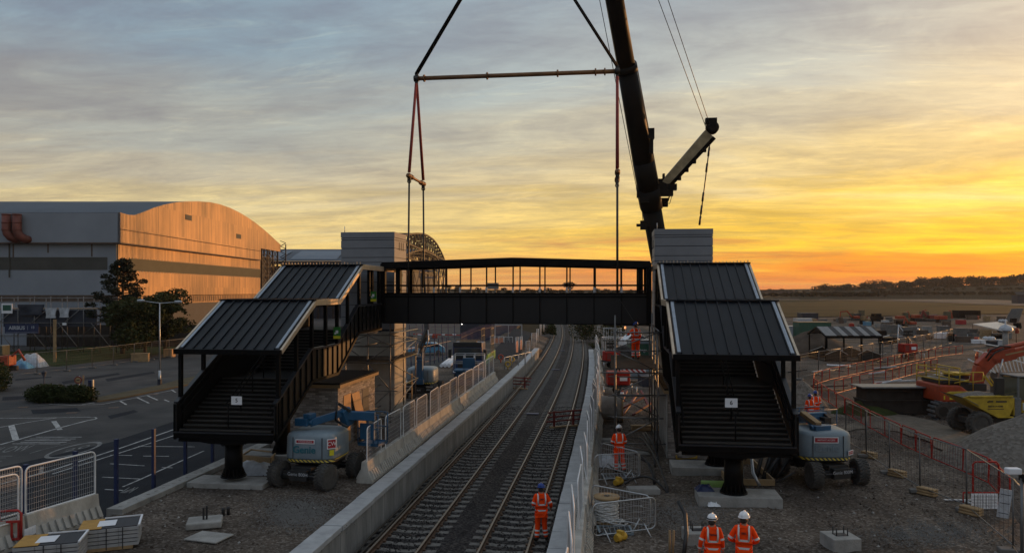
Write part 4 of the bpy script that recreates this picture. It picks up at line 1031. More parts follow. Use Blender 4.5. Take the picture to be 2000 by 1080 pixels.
# ---------------------------------------------------------------- lifting gear
def sling(name, pts, r, m, label, cat, group=None, n=6):
    mb = MB(); mb.tube(pts, r, n); return solo(name, mb, m, label, cat, group)
XA, XB, UC, ZS = -10.42, .28, 40.3, 18.5
sb = thing('spreader_beam', 'long tubular spreader beam hanging level above the footbridge span', 'spreader beam', (0, 0, 0))
m = MB(); m.cyl((XA, UC, ZS), (XB, UC, ZS), .115, n=14); part('tube', m, 'spreader', sb)
for fr in (.04, .36, .71, .895, .94): x = XA+(XB-XA)*fr; m = MB(); m.cyl((x-.04, UC, ZS), (x+.04, UC, ZS), .19, n=14); part('collar', m, 'spreader', sb)
for x in (XA, XB): m = MB(); m.box(x-.09, x+.09, UC-.03, UC+.03, ZS-.36, ZS+.30); m.cyl((x-.13, UC, ZS), (x+.13, UC, ZS), .17, n=12); part('end_plate', m, 'chain', sb)
HK = V(((XA+XB)/2, UC, 27.4))
for x, lab in ((XA, 'left'), (XB, 'right')):
    a = V((x, UC, ZS+.25)); d = (HK-a).normalized()
    m = MB(); 
    for q in (-.045, .045): m.tube([a+V((q, q, 0)), a+d*5+V((q, q, 0)), HK+V((q, q, 0))], .055, 6)
    solo('lifting_sling', m, 'crane_black', 'dark doubled sling rising from the %s end of the spreader beam' % lab, 'sling', 'dark slings from spreader beam to hook')
    for y, w in ((F0, 'near'), (F1, 'far')):
        lo = V((x, y, 13.05)); sling('lifting_sling', [V((x, UC+(y-UC)*.06, ZS-.3)), lo+V((0, 0, .2))], [.075, .085], 'sling_red', 'red round sling hanging below the %s end of the spreader beam, %s leg' % (lab, w), 'sling', 'red slings below the spreader beam')
        m = MB(); m.tube([lo+V((0, 0, -.25)), V((x, y-(.14 if y == F0 else -.14), 9.0)), V((x, y-(.14 if y == F0 else -.14), 7.0))], .05, 6)
        for z in (12.5, 11, 9.5): pass
        solo('lifting_chain', m, 'chain', 'dark lifting chain from the %s cross spreader to the %s side of the span' % (lab, w), 'chain', 'lifting chains down to the footbridge span')
        m = MB(); m.tube([lo+V((.09*cos(a_), 0, -.28+.09*sin(a_))) for a_ in [k*pi/5 for k in range(10)]], .028, 5, True); m.box(lo.x-.09, lo.x+.09, lo.y-.05, lo.y+.05, lo.z-.24, lo.z-.10)
        solo('shackle', m, 'chain', 'shackle under the %s end of the %s cross spreader' % (w, lab), 'shackle', 'shackles on the cross spreaders')
    cs = thing('cross_spreader', 'short tubular cross spreader between the %s pair of red slings' % lab, 'spreader beam', (0, 0, 0), group='short cross spreaders')
    m = MB(); m.cyl((x, F0-.15, 13.05), (x, F1+.15, 13.05), .075, n=10); part('tube', m, 'spreader', cs)
    for y in (F0-.05, F0+.45, F1-.45, F1+.05): m = MB(); m.lathe([(.06, -.14), (.14, -.09), (.14, .09), (.06, .14)], 10, (x, y, 13.05), 'y'); part('collar', m, 'chain' if y in () else 'spreader', cs)
# ---------------------------------------------------------------- mobile crane
P0, P1 = WD(1316, 653, 72), WD(1005, -1100, 40.6); BD = (P1-P0)
def bp(t): return P0+BD*t
cr = thing('mobile_crane', 'huge dark telescopic crane boom rising behind the field-side lift tower', 'crane', (P0.x, P0.y, 0)); C0 = V((P0.x, P0.y, 0))
bd = BD.normalized(); bx = V((cos(A), sin(A), 0)); bx = (bx-bd*bx.dot(bd)).normalized(); by = bd.cross(bx)
def boom_sec(ta, tb_, w0, w1, name='boom_section', n=14, m='crane_black'):
    mb = MB(); vs = []
    for t_, w in ((ta, w0), (tb_, w1)):
        c = bp(t_)-C0
        for k in range(n):
            a = 2*pi*k/n+pi/n; q = (abs(cos(a))**4+abs(sin(a))**4)**-.25; vs.append(c+bx*cos(a)*q*w/2+by*sin(a)*q*w*.6)
    mb.add(vs, [(k, (k+1) % n, n+(k+1) % n, n+k) for k in range(n)]+[tuple(range(n))[::-1], tuple(n+k for k in range(n))], True)
    return part(name, mb, m, cr)
boom_sec(0, .235, 1.62, 1.62, 'boom_base'); boom_sec(.228, .258, 1.86, 1.90, 'boom_collar'); boom_sec(.256, .30, 1.72, 1.70); boom_sec(.30, .428, 1.68, 1.42); boom_sec(.424, .432, 1.62, 1.62, 'boom_collar')
boom_sec(.43, .60, 1.34, 1.30); boom_sec(.596, .606, 1.5, 1.5, 'boom_collar'); boom_sec(.60, .8, 1.2, 1.15); boom_sec(.8, 1., 1.0, .95)
def lp(px, py, d): return WD(px, py, d)-C0
ga, gb_ = lp(1287, 372, 64.2), lp(1384, 262, 61.8); gd = (gb_-ga).normalized()
m = MB(); gs = gd.cross(V((-sin(A), cos(A), 0))).normalized()
def quadbar(mb, p, q, w0, h0, w1, h1):
    fw = V((-sin(A), cos(A), 0)); vs = []
    for c, w, h in ((p, w0, h0), (q, w1, h1)):
        for a, b in ((-1, -1), (1, -1), (1, 1), (-1, 1)): vs.append(c+gs*a*h/2+fw*b*w/2)
    mb.add(vs, [(3, 2, 1, 0), (4, 5, 6, 7), (0, 1, 5, 4), (1, 2, 6, 5), (2, 3, 7, 6), (3, 0, 4, 7)])
md = ga+(gb_-ga)*.22; quadbar(m, ga, md, .5, .42, .6, .72); quadbar(m, md, gb_, .6, .72, .6, .85); part('guy_arm', m, 'crane_yellow', cr, .03)
m = MB(); q0 = ga+(gb_-ga)*.04-gs*.42; q1 = gb_-gs*.52; quadbar(m, q0, q1, .64, .30, .64, .32); part('guy_arm_deck', m, 'crane_black', cr, .03)
m = MB(); hd_ = lp(1391, 250, 61.6); m.lathe([(.3, -.3), (.52, -.26), (.52, .26), (.3, .3)], 14, hd_, 'y'); m.box(hd_.x-.55, hd_.x+.35, hd_.y-.3, hd_.y+.3, hd_.z+.3, hd_.z+.75); part('guy_head', m, 'crane_black', cr)
for k, f_ in enumerate((.12, .3, .45, .6, .8)): m = MB(); c = ga+(gb_-ga)*f_-gs*.66; m.box(c.x-.12, c.x+.12, c.y-.2, c.y+.2, c.z-.1, c.z+.16); part('guy_fitting', m, 'crane_black', cr)
m = MB()
for (px, py, d, w, h) in ((1251, 366, 64, .28, 1.3), (1246, 358, 64, .1, 1.4), (1252, 380, 63.6, .7, .5), (1258, 385, 63.5, .8, .9), (1294, 362, 64, .9, 1.0), (1300, 375, 63.8, 1.2, .7), (1312, 366, 63.6, .8, .5), (1296, 352, 64, .18, 1.0), (1306, 356, 64, .14, .8), (1271, 262, 61, .55, .8), (1272, 280, 61.2, .3, 1.6), (1282, 396, 64.8, 1.9, .7)):
    c = lp(px, py, d); m = MB(); m.box(c.x-w/2, c.x+w/2, c.y-.35, c.y+.35, c.z-h/2, c.z+h/2); part('collar_fitting', m, 'crane_black', cr)
m = MB(); c = lp(1257, 440, 65); m.box(c.x-.28, c.x+.28, c.y-.2, c.y+.2, c.z-.38, c.z+.38); m.cyl(c+V((-.6, 0, 0)), c+V((1.0, 0, 0)), .13, n=8); part('sheave_block', m, 'crane_black', cr)
m = MB(); m.tube([lp(1296, 400, 64), lp(1305, 392, 63.8), lp(1309, 378, 63.6), lp(1303, 366, 63.6)], .06, 6); m.tube([lp(1298, 396, 64), lp(1308, 398, 63.8), lp(1312, 384, 63.6)], .03, 5); part('hose', m, 'crane_black', cr)
for a, b in (((1379, 250, 61.7), (1230, -150, 52)), ((1387, 246, 61.5), (1254, -150, 52)), ((1243, 366, 64), (1171, 0, 56)), ((1171, 0, 56), (1120, -260, 50)), ((1252, 384, 64), (1256, 436, 65))):
    m = MB(); m.tube([lp(*a), lp(*b)], .028, 5); part('rope', m, 'chain', cr)
m = MB(); m.tube([lp(1386, 284, 61.6), lp(1376, 365, 61.6), lp(1366, 440, 61.6)], .05, 6); rd_ = (lp(1386, 284, 61.6)-lp(1366, 440, 61.6)).normalized()*.35
for px, py in ((1384.3, 297), (1380.3, 328), (1373, 385), (1369.8, 410), (1367.2, 431)): c = lp(px, py, 61.6); m.cyl(c-rd_, c+rd_, .085, n=8)
part('guy_rod', m, 'chain', cr)
m = MB(); m.tube([bp(.25)-C0+bx*.93, bp(.43)-C0+bx*.78], .05, 6); part('hydraulic_line', m, 'fascia', cr)
# carrier behind the tower
m = MB(); m.box(-1.5, 1.5, -4, 9, .9, 1.7); part('carrier', m, 'crane_yellow', cr, .05)
m = MB(); m.box(-1.5, 1.5, -2.2, 3.4, 1.75, 3.3); part('superstructure', m, 'crane_black', cr, .05)
for x in (-1.3, 1.3):
    for y in (-3, -1.4, 1.2, 2.8, 5.8, 7.4): w = MB(); w.lathe([(.3, -.2), (.68, -.2), (.72, -.1), (.72, .1), (.68, .2), (.3, .2)], 18, (x, y, .72), 'x'); part('wheel', w, 'rubber', cr)
hb = MB(); hb.box(HK.x-.35, HK.x+.35, HK.y-.25, HK.y+.25, HK.z+.2, HK.z+1.5); hb.tube([HK+V((.25*cos(a), 0, .05+.25*sin(a))) for a in [R(k*30-60) for k in range(10)]], .08, 6); solo('hook_block', hb, 'crane_black', 'crane hook block above the dark doubled slings', 'hook block')
hr = MB()
for q in (-.2, .2): hr.tube([HK+V((q, 0, 1.5)), P1+V((q, 0, 0))], .03, 5)
solo('hoist_rope', hr, 'chain', 'hoist ropes running from crane hook block to boom tip', 'rope')

# ---------------------------------------------------------------- foliage
def leaf_mesh(name, blobs, n, size, m, seed=1, gap=.0, fq=.5, flat=1.):
    rnd = random.Random(seed); vol = [b[1][0]*b[1][1]*b[1][2] for b in blobs]; mb = MB(); k = 0; tries = 0
    while k < n and tries < n*6:
        tries += 1; (c, r) = rnd.choices(blobs, vol)[0]; d = V((rnd.gauss(0, 1), rnd.gauss(0, 1), rnd.gauss(0, 1)))
        if d.length < 1e-3: continue
        d.normalize(); q = rnd.random()**.38; p = V((c[0]+d.x*q*r[0], c[1]+d.y*q*r[1], c[2]+d.z*q*r[2]))
        if gap and NZ.noise(V((p.x*fq+seed, p.y*fq, p.z*fq))) < gap-.35: continue
        s = size*rnd.uniform(.5, 1.3); a = V((rnd.gauss(0, 1), rnd.gauss(0, 1), rnd.gauss(0, .6*flat))).normalized(); b = a.orthogonal().normalized(); b = (b*cos(k)+a.cross(b)*sin(k))
        mb.add([p-a*s-b*s*.35, p-b*s*.1+a*s*.1-b*s*.5, p+a*s, p+b*s*.55], [(0, 1, 2, 3)]); k += 1
    return mb.mesh(name, m)
def limb_mb(segs):
    m = MB()
    for pts, r0, r1 in segs:
        n = len(pts); m.tube(pts, [r0+(r1-r0)*i/(n-1) for i in range(n)], 7)
    return m
def tree(name, label, loc, H, blobs, n, size, m, segs, seed, gap=.2, fq=.5, group=None):
    t = thing(name, label, 'tree', loc, random.random()*.01, group)
    part('trunk', limb_mb(segs), 'bark', t); part('crown', leaf_mesh('crown', blobs, n, size, m, seed, gap, fq), None, t); return t

# ---------------------------------------------------------------- old hangar on the left
Hg = thing('hangar', 'large pale hangar with arched gable glowing orange in the low sun', 'hangar', CAM(-55.1, 108, CP), A)
def hz(z): return z-CP
arch = [(0, 18.1), (2.4, 18.0), (4.2, 18.15), (7, 18.9), (10, 19.8), (14, 20.8), (18, 21.6), (22, 22.2), (27, 22.8), (32, 23.25), (37, 23.4), (42, 23.3), (47, 22.95), (52, 22.4), (57, 21.7), (62, 20.8), (67, 19.8), (71, 18.9), (74.8, 18.1)]
m = MB(); up = [(0, s, hz(z)) for s, z in arch]; m.poly(([(0, 0, hz(13.85)), (0, 60.5, hz(13.85)), (0, 60.5, hz(16.4)), (0, 74.8, hz(16.4))]+up[::-1]))
ub = m; back = [(-.35, y, z) for _, y, z in m.v]; n_ = len(m.v); m.add([v for v in m.v]+back, [(i, (i+1) % n_, n_+(i+1) % n_, n_+i) for i in range(n_)])
part('gable_upper_cladding', m, 'hangar_gable', Hg)
m = MB(); m.box(-1.15, -.8, .85, 62.4, hz(6.4), hz(13.9)); part('gable_lower_cladding', m, 'hangar_gable', Hg)
m = MB(); m.box(-1.4, -.78, .95, 62.3, hz(5.2), hz(6.3)); part('gable_skirt_band', m, 'hangar_gable', Hg)
m = MB()
for k in range(70): y = 1.2+k*.88; m.box(-.775, -.74, y, y+.34, hz(5.25), hz(6.25))
part('skirt_louvre', m, 'brown_band', Hg)
m = MB(); m.box(-1.4, -.85, .95, 62.3, hz(3.5), hz(5.2)); part('gable_plinth', m, 'hangar_gable', Hg); m = MB(); m.box(-1.5, -.95, .95, 62.3, 0, hz(3.5)); part('gable_base', m, 'dark_wall_and_shade', Hg)  # base coloured dark for the shade lying low on the gable
m = MB(); m.box(-.80, -.765, 4.0, 62.3, hz(10.05), hz(11.85)); part('gable_window_strip', m, 'louvre_green', Hg)
m = MB()
for k in range(60): y = 4.2+k*.98; m.box(-.79, -.70, y, y+.10, hz(9.92), hz(10.06)); m.box(-.79, -.70, y, y+.10, hz(11.86), hz(11.98))
part('strip_bracket', m, 'galv', Hg)
m = MB(); m.box(.0, .06, 0, 60.5, hz(15.7), hz(15.82)); m.box(-.8, .10, -.1, 60.5, hz(13.72), hz(13.90)); part('gable_ledge', m, 'brown_band', Hg)
for y, z in ((21.5, 19.1), (45.5, 17.6)): m = MB(); m.box(-.01, .05, y, y+2.6, hz(z), hz(z+.9)); part('gable_louvre', m, 'louvre', Hg)
m = MB(); m.box(-70, 0, 0, .35, hz(13.9), hz(18.05)); part('side_upper_wall', m, 'hangar_side', Hg)
m = MB(); m.box(-70, -.85, .6, .95, hz(6.5), hz(13.9)); m.box(-70, -.85, .62, .95, hz(3.6), hz(5.6)); part('side_lower_wall', m, 'hangar_side', Hg)
m = MB(); m.box(-70, -.1, -.12, .6, hz(13.7), hz(13.9)); part('side_gutter', m, 'brown_band', Hg)
for k in range(6): m = MB(); x = -3.5-k*5.6-random.random()*2; m.box(x, x+.22, .585, .60, hz(13.7-random.uniform(.8, 2.2)), hz(13.7)); part('rust_streak', m, 'brown_band', Hg)
m = MB(); m.box(-.75, -.6, .5, .62, 0, hz(13.7)); m.box(-16, -15.85, .45, .57, hz(9), hz(13.7)); part('downpipe', m, 'louvre', Hg)
m = MB(); m.box(-70, -2.1, .57, .60, hz(10.05), hz(11.85)); part('side_window_strip', m, 'louvre', Hg)
m = MB(); m.box(-70, -.85, .56, .95, hz(5.6), hz(6.5)); part('side_skirt_band', m, 'brown_band', Hg)
m = MB(); m.box(-70, -.9, .66, .95, 0, hz(3.6)); part('side_base', m, 'hangar_side', Hg)
m = MB(); vs = []
for s, z in arch: vs += [(-.36, s, hz(z)-.02), (-70, s, hz(z)-.02)]
m.add(vs, [(2*i, 2*i+2, 2*i+3, 2*i+1) for i in range(len(arch)-1)], True); part('roof', m, 'hangar_roof', Hg)
for x in (-15.5, -14.05):
    m = MB(); m.tube([(x, -.75, hz(17.8)), (x, -.75, hz(15.6)), (x+.12, -.72, hz(15.1)), (x+.5, -.6, hz(14.6)), (x+1.0, -.2, hz(14.3)), (x+1.1, .2, hz(14.3))], .58, 12)
    for z in (17.75, 16.6, 15.6): m.cyl((x, -.75, hz(z)-.06), (x, -.75, hz(z)+.06), .63, n=12)
    part('duct', m, 'duct_red', Hg)
m = MB(); m.box(-69.8, -.6, 2, 74, .05, hz(5)); m.box(-69, -2, 63.6, 74, .1, hz(15)); part('dark_interior', m, 'cabin_dark', Hg)
m = MB()
for y in (62.9, 66.8, 70.7, 74.5):
    for x in (-.6, -2.6): m.bar((x, y, 0), (x, y, hz(17.4)), .28, .28)
for k in range(8):
    z0 = .6+k*2.1
    for a, b in ((62.9, 66.8), (66.8, 70.7), (70.7, 74.5)): m.bar((-.6, a, z0), (-.6, b, z0+2.1), .12, .12); m.bar((-.6, b, z0), (-.6, a, z0+2.1), .12, .12); m.bar((-.6, a, z0), (-.6, b, z0), .14, .14)
part('end_trusswork', m, 'lattice', Hg)
m = MB()
for k in range(10): m.bar((-.2, 75.3, hz(6)+k*1.3), (1.1, 75.3, hz(6)+k*1.3+.8), .14, .14); m.bar((1.1, 75.3, hz(6)+k*1.3+.8), (-.2, 75.3, hz(6)+k*1.3+1.3), .14, .14)
m.bar((1.1, 75.3, hz(6)), (1.1, 75.3, hz(18.2)), .2, .2); part('corner_lattice', m, 'lattice', Hg)

# ---------------------------------------------------------------- second hangar and its bare steel arch
H2 = thing('hangar', 'low hangar with glazed curved roof beyond the hangar-side lift tower', 'hangar', CAM(-29.1, 213, -3.84), A); H2.scale = (1.42, 1.42, 1.42)
m = MB(); cv = [(0, 12.9), (4, 14.0), (10, 15.3), (18, 16.2), (28, 16.4), (60, 16.2)]; vs = []
for s, z in cv: vs += [(0, s, hz(z)), (-70, s, hz(z))]
m.add(vs, [(2*i, 2*i+2, 2*i+3, 2*i+1) for i in range(len(cv)-1)], True); part('roof', m, 'hangar_roof', H2)
for k in range(6):
    m = MB(); x = -3-k*11; vs = []
    for s, z in ((1.2, 13.23), (4, 14.08), (9.5, 15.3)): vs += [(x, s, hz(z)+.08), (x-9.2, s, hz(z)+.08)]
    m.add(vs, [(0, 2, 3, 1), (2, 4, 5, 3)]); part('roof_light', m, 'roof_glass', H2)
m = MB(); m.box(-70, 0, .1, .5, hz(12.3), hz(12.88)); m.box(-70, 0, .1, .5, hz(6.5), hz(9.6)); part('wall_band', m, 'cabin_dark', H2); m = MB(); m.box(-70, 0, 2, 60, .1, hz(12)); part('inside', m, 'cabin_dark', H2)
m = MB()
for k in range(24):
    x = -k*2.9; m.bar((x, .2, 0), (x, .2, hz(12.5)), .3, .3); m.bar((x, .2, hz(9.6)), (x-1.45, .2, hz(11)), .12, .12); m.bar((x-1.45, .2, hz(11)), (x-2.9, .2, hz(9.6)), .12, .12)
m.bar((0, .15, hz(11)), (-70, .15, hz(11)), .2, .2); part('eaves_truss', m, 'lattice', H2)
AF = thing('steel_arch', 'bare lattice steel arch of a dismantled hangar end against the sunset', 'steel frame', CAM(-29.1, 207.3, -3.84), A); AF.scale = (1.42, 1.42, 1.42)
def pz(px, py): d = -20.5*F/(px-1000); return d-146, CZ-CP-(py-568)*d/F
ou = [pz(x, y) for x, y in ((790, 460), (803, 457), (815, 456), (826, 456.5), (836, 461), (846, 468), (854, 478), (861, 491), (866, 502), (868, 508))]
for dx_ in (0, -5):
    m = MB(); O = [V((dx_, s, z)) for s, z in ou]; I = [V((dx_, s-1.5 if s > 40 else s+1.5, z-3.6)) for s, z in ou]
    fine = lambda P: [P[i]+(P[i+1]-P[i])*t for i in range(len(P)-1) for t in (0, .5)]+[P[-1]]
    Of, If = fine(O), fine(I)
    for P in (Of, If):
        for a, b in zip(P, P[1:]): m.bar(a, b, .36, .36)
    for k in range(len(Of)-1): m.bar(Of[k], If[k], .17, .17); m.bar(Of[k], If[k+1], .17, .17); m.bar(If[k], Of[k+1], .13, .13)
    part('arch_truss', m, 'lattice', AF)
m = MB()
for k in range(1, len(If)-1):
    q = If[k]
    if q.z > 15: m.bar((0, q.y, 14.2), (0, q.y, q.z), .16, .16); m.bar((0, q.y, 14.2), (0, If[k+1].y, max(14.3, If[k+1].z)), .12, .12); m.bar((-5, q.y, 14.2), (-5, If[k-1].y, max(14.3, If[k-1].z)), .12, .12)
for f_ in (.35, .7):
    for a, b in zip(If, If[1:]):
        if min(a.z, b.z) > 15: m.bar((0, a.y, 14.2+(a.z-14.2)*f_), (0, b.y, 14.2+(b.z-14.2)*f_), .14, .14)
part('arch_web', m, 'lattice', AF)
m = MB()
for a, b in zip(Of, Of[1:]): m.bar(a, b+V((5, 0, 0)), .18, .18); m.bar(a+V((5, 0, 0)), b, .18, .18)
for a in Of: m.bar(a, a+V((5, 0, 0)), .2, .2)
part('arch_bracing', m, 'lattice', AF)
for s in (0, 12, 26, 40, 54, 68, 82, 90):
    zt2 = max(z for ss, z in ou if abs(ss-s) <= 16)-4.5 if s < 85 else 17
    m = MB()
    for q in (0, 2.2): m.bar((0, s+q, 0), (0, s+q, zt2), .28, .28)
    for k in range(int(zt2/2.2)): m.bar((0, s, k*2.2), (0, s+2.2, k*2.2+2.2), .13, .13); m.bar((0, s+2.2, k*2.2), (0, s, k*2.2+2.2), .13, .13)
    part('leg', m, 'lattice', AF)
m = MB()
for z in (14.2, 11.9, 17): m.bar((0, -2, z), (0, 88, z), .35, .3)
for k in range(20): s = k*4.4; m.bar((0, s, 11.9), (0, s+2.2, 14.2), .15, .15); m.bar((0, s+2.2, 14.2), (0, s+4.4, 11.9), .15, .15)
for k in range(7): s = k*12; m.bar((0, s+2, 6), (0, s+12, 11.9), .18, .18); m.bar((0, s+12, 6), (0, s+2, 11.9), .18, .18)
part('tie_beam', m, 'lattice', AF)

# ---------------------------------------------------------------- scaffold gantry in front of the hangar with signs and sheeting
GS = thing('scaffold_gantry', 'long scaffold gantry standing before the hangar side wall, hung with bags and signs', 'scaffold', CAM(-66, 96, CP), A)
zp = 5.6
for k in range(12):
    x = -6+k*2.05
    for y in (0, 2.4): m = MB(); m.cyl((x, y, 0), (x, y, 7.0 if y == 0 else 6.8), .055, n=6); part('standard', m, 'scaffold', GS)
for z in (2.0, 3.7, 5.4, 6.3, 6.8):
    for y in (0, 2.4): m = MB(); m.cyl((-6.3, y, z), (16.8, y, z), .045, n=6); part('ledger', m, 'scaffold', GS)
for k in range(5):
    x = -4+k*4.1; m = MB(); m.cyl((x, -.06, 2.2), (x+3.6, -.06, 5.3), .045, n=6); part('brace', m, 'scaffold', GS); m = MB(); m.cyl((x+3.9, -.06, .1), (x+1, -.06, 3.7), .045, n=6); part('brace', m, 'scaffold', GS)
m = MB()
for k in range(5): m.box(-6.2, 16.6, .1+k*.46, .5+k*.46, 5.45, 5.5)
part('board', m, 'timber', GS)
m = MB(); m.box(2.3, 14, .2, .24, 3.2, 5.3); part('netting', m, 'cabin_dark', GS)
def gs_item(name, x, z, w, h, mname, label, cat, group=None, y=-.12):
    m = MB(); n = 8
    if mname == 'plastic_sheet' or 'bag' in name:
        vs = []
        for i in range(n+1):
            for j in range(n+1): u, v_ = i/n-.5, j/n; vs.append((u*w*(1-.1*sin(v_*5)), -.10-.10*sin(u*6.3)*sin(v_*4+1), v_*h))
        m.add(vs+[(a, .02, c) for a, b, c in vs], [(i*(n+1)+j, (i+1)*(n+1)+j, (i+1)*(n+1)+j+1, i*(n+1)+j+1) for i in range(n) for j in range(n)]+[((n+1)**2+i*(n+1)+j, (n+1)**2+i*(n+1)+j+1, (n+1)**2+(i+1)*(n+1)+j+1, (n+1)**2+(i+1)*(n+1)+j) for i in range(n) for j in range(n)], True)
    else: m.box(-w/2, w/2, -.03, .03, 0, h)
    return solo(name, m, mname, label, cat, group, loc=CAM(-66+x, 96+y, CP+z), rz=A)
def scx(px): return (px-1000)*96/F+66
def scz(py): return CZ-(py-568)*96/F-CP
gs_item('hanging_bag', scx(101), scz(621), 1.25, 1.25, 'plastic_sheet', 'white rubble bag hanging on the hangar scaffold, left of the pair', 'bag', 'white bags on the hangar scaffold')
gs_item('hanging_bag', scx(127), scz(620), 1.15, 1.2, 'plastic_sheet', 'white rubble bag hanging on the hangar scaffold, right of the pair', 'bag', 'white bags on the hangar scaffold')
gs_item('dark_bag', scx(62), scz(615), 3.0, 1.3, 'cabin_dark', 'dark sheeting heaped on the hangar scaffold between the sign and the white bags', 'sheeting')
o = gs_item('safety_board', scx(15), scz(612), 1.35, 1.25, 'sign_white', 'white board with green panel on the top of the hangar scaffold', 'sign'); m = MB(); m.box(-.52, .52, -.045, -.031, .35, 1.05); part('panel', m, 'container_green', o)
o = gs_item('small_sign', scx(127), scz(635), .5, .3, 'sign_white', 'small white plate fixed mid height on the hangar scaffold', 'sign')
o = gs_item('name_banner', scx(44), scz(651), 4.25, 1.2, 'sign_blue', 'dark blue banner with white lettering on the hangar scaffold', 'banner')
text_part('AIRBUS', .62, 'plastic_sheet', o, FRONT(-.62, -.035, .68), .004, 'lettering', .012); text_part('18', .46, 'plastic_sheet', o, FRONT(1.35, -.035, .74), .004, 'number'); m = MB(); m.box(-2.0, 2.0, -.04, -.031, .1, .13); m.box(.72, .75, -.04, -.031, .45, .95); part('rule', m, 'plastic_sheet', o)
m = MB(); m.box(-.15, .15, -.06, .06, 0, 4.6); solo('timber_post', m, 'timber', 'pale upright timber post standing before the hangar scaffold', 'post', loc=W(107, 707, CP), rz=A)
m = MB(); m.box(-25, 7, 0, .3, 0, 3.0); solo('boundary_wall', m, 'dark_wall_and_shade', 'low dark wall behind the trees beside the hangar', 'wall', loc=CAM(-42, 106, CP), rz=A)

# ---------------------------------------------------------------- trees and hedges on the left
def pine(loc):
    t = thing('pine_tree', 'dark layered pine tree standing against the glowing hangar gable', 'tree', loc); rnd = random.Random(3)
    sg = [([(0, 0, 0), (.1, 0, 4), (0, .1, 8), (.05, 0, 11.2)], .28, .05)]; bl = []
    for k in range(46):
        z = 3.2+8.0*(k/46.); a = k*2.4; r = (3.9*(1-((z-3.2)/8.3)**1.3)+.35)*rnd.uniform(.7, 1.12); e = (r*cos(a), r*sin(a), z+.3+r*.12)
        sg.append(([(0, 0, z), (e[0]*.5, e[1]*.5, z+.1), e], .07, .02)); bl.append(((e[0]*.92, e[1]*.92, e[2]), (.72, .72, .32))); bl.append(((e[0]*.55, e[1]*.55, z+.25), (.55, .55, .26)))
    bl.append(((0, 0, 11.2), (.45, .45, .6)))
    part('trunk', limb_mb(sg), 'bark', t); part('crown', leaf_mesh('crown', bl, 7000, .17, 'pine_leaf', 5), None, t)
pine(CAM(-47.7, 94, CP))
def round_tree(label, loc, H, rad, n, size, m, seed, group=None, name='broadleaf_tree', gap=.25):
    rnd = random.Random(seed); sg = [([(0, 0, 0), (.05*H*.2, 0, H*.25), (0, 0, H*.45)], H*.03, H*.018)]; bl = []
    for k in range(15):
        a = k*2.4+rnd.random(); e = V((rad*.72*cos(a)*rnd.uniform(.4, 1), rad*.72*sin(a)*rnd.uniform(.4, 1), H*rnd.uniform(.36, .86)))
        sg.append(([(0, 0, H*rnd.uniform(.18, .42)), e*.55+V((0, 0, H*.12)), e], H*.014, H*.004)); q = rad*rnd.uniform(.32, .5); bl.append((tuple(e), (q, q, q*.72)))
    return tree(name, label, loc, H, bl, n, size, m, sg, seed, gap, .55, group)
round_tree('broad dark green tree in the left half, under the pine and behind the street lamp', W(262, 700, CP)+V((0, 2, 0)), 7.6, 5.0, 11000, .22, 'oak_leaf', 11)
round_tree('lighter broadleaf tree right of the street lamp before the hangar gable', W(322, 690, CP), 8.0, 3.7, 7000, .20, 'oak_leaf', 12)
def hedge(label, pts, n, size=.09, name='shrub', m='hedge_leaf', seed=3, h=.5):
    loc = W(*pts[0][:2], CP); bl = [tuple(((W(x, y, CP)-loc).x, (W(x, y, CP)-loc).y, r*h) for _ in (0,))+((r, r*.9, r*h*1.25),) for x, y, r in pts]
    bl = [(b[0], b[1]) for b in bl]; t = thing(name, label, 'shrub', loc); part('foliage', leaf_mesh('foliage', bl, n, size, m, seed), None, t)
    s = MB()
    for b in bl: s.cyl((b[0][0], b[0][1], -.02), (b[0][0], b[0][1], b[0][2]), .05, n=6)
    part('stem', s, 'bark', t)
hedge('low clipped dark shrub at the left end of the road island', [(72, 783, .9), (88, 785, 1.15), (105, 785, 1.1), (118, 784, .9)], 5200)
hedge('low clipped dark shrub at the right of the road island, around the sign pole', [(132, 785, 1.0), (148, 785, 1.1), (164, 784, 1.0)], 4200, seed=4)
hedge('hedge end poking in at the picture edge by the hangar above the road', [(-6, 764, 1.1), (-14, 760, 1.2)], 3500, seed=6, h=.9)
# scrub near the far end of the tracks
def wscrub(label, px, py, z, r, n, seed, size=.16):
    loc = W(px, py, z); bl = [((random.Random(seed+k).uniform(-r, r), random.Random(seed+k+9).uniform(-r, r), r*.5), (r*.6, r*.6, r*.6)) for k in range(5)]
    t = thing('bush', label, 'bush', loc); part('foliage', leaf_mesh('foliage', bl, n, size, 'hedge_leaf', seed, .2), None, t); s = MB(); s.cyl((0, 0, -.1), (0, 0, r), .06, n=6); part('stem', s, 'bark', t)
wscrub('green bush right of the far curve of the tracks', 1160, 662, -.6, 3.4, 3800, 21)
wscrub('green bush against the white panels left of the far tracks', 1068, 652, -.6, 1.6, 1600, 22)
wscrub('small weed tuft behind the end of the field-side platform wall', 1163, 682, -.2, .8, 700, 24, .08)

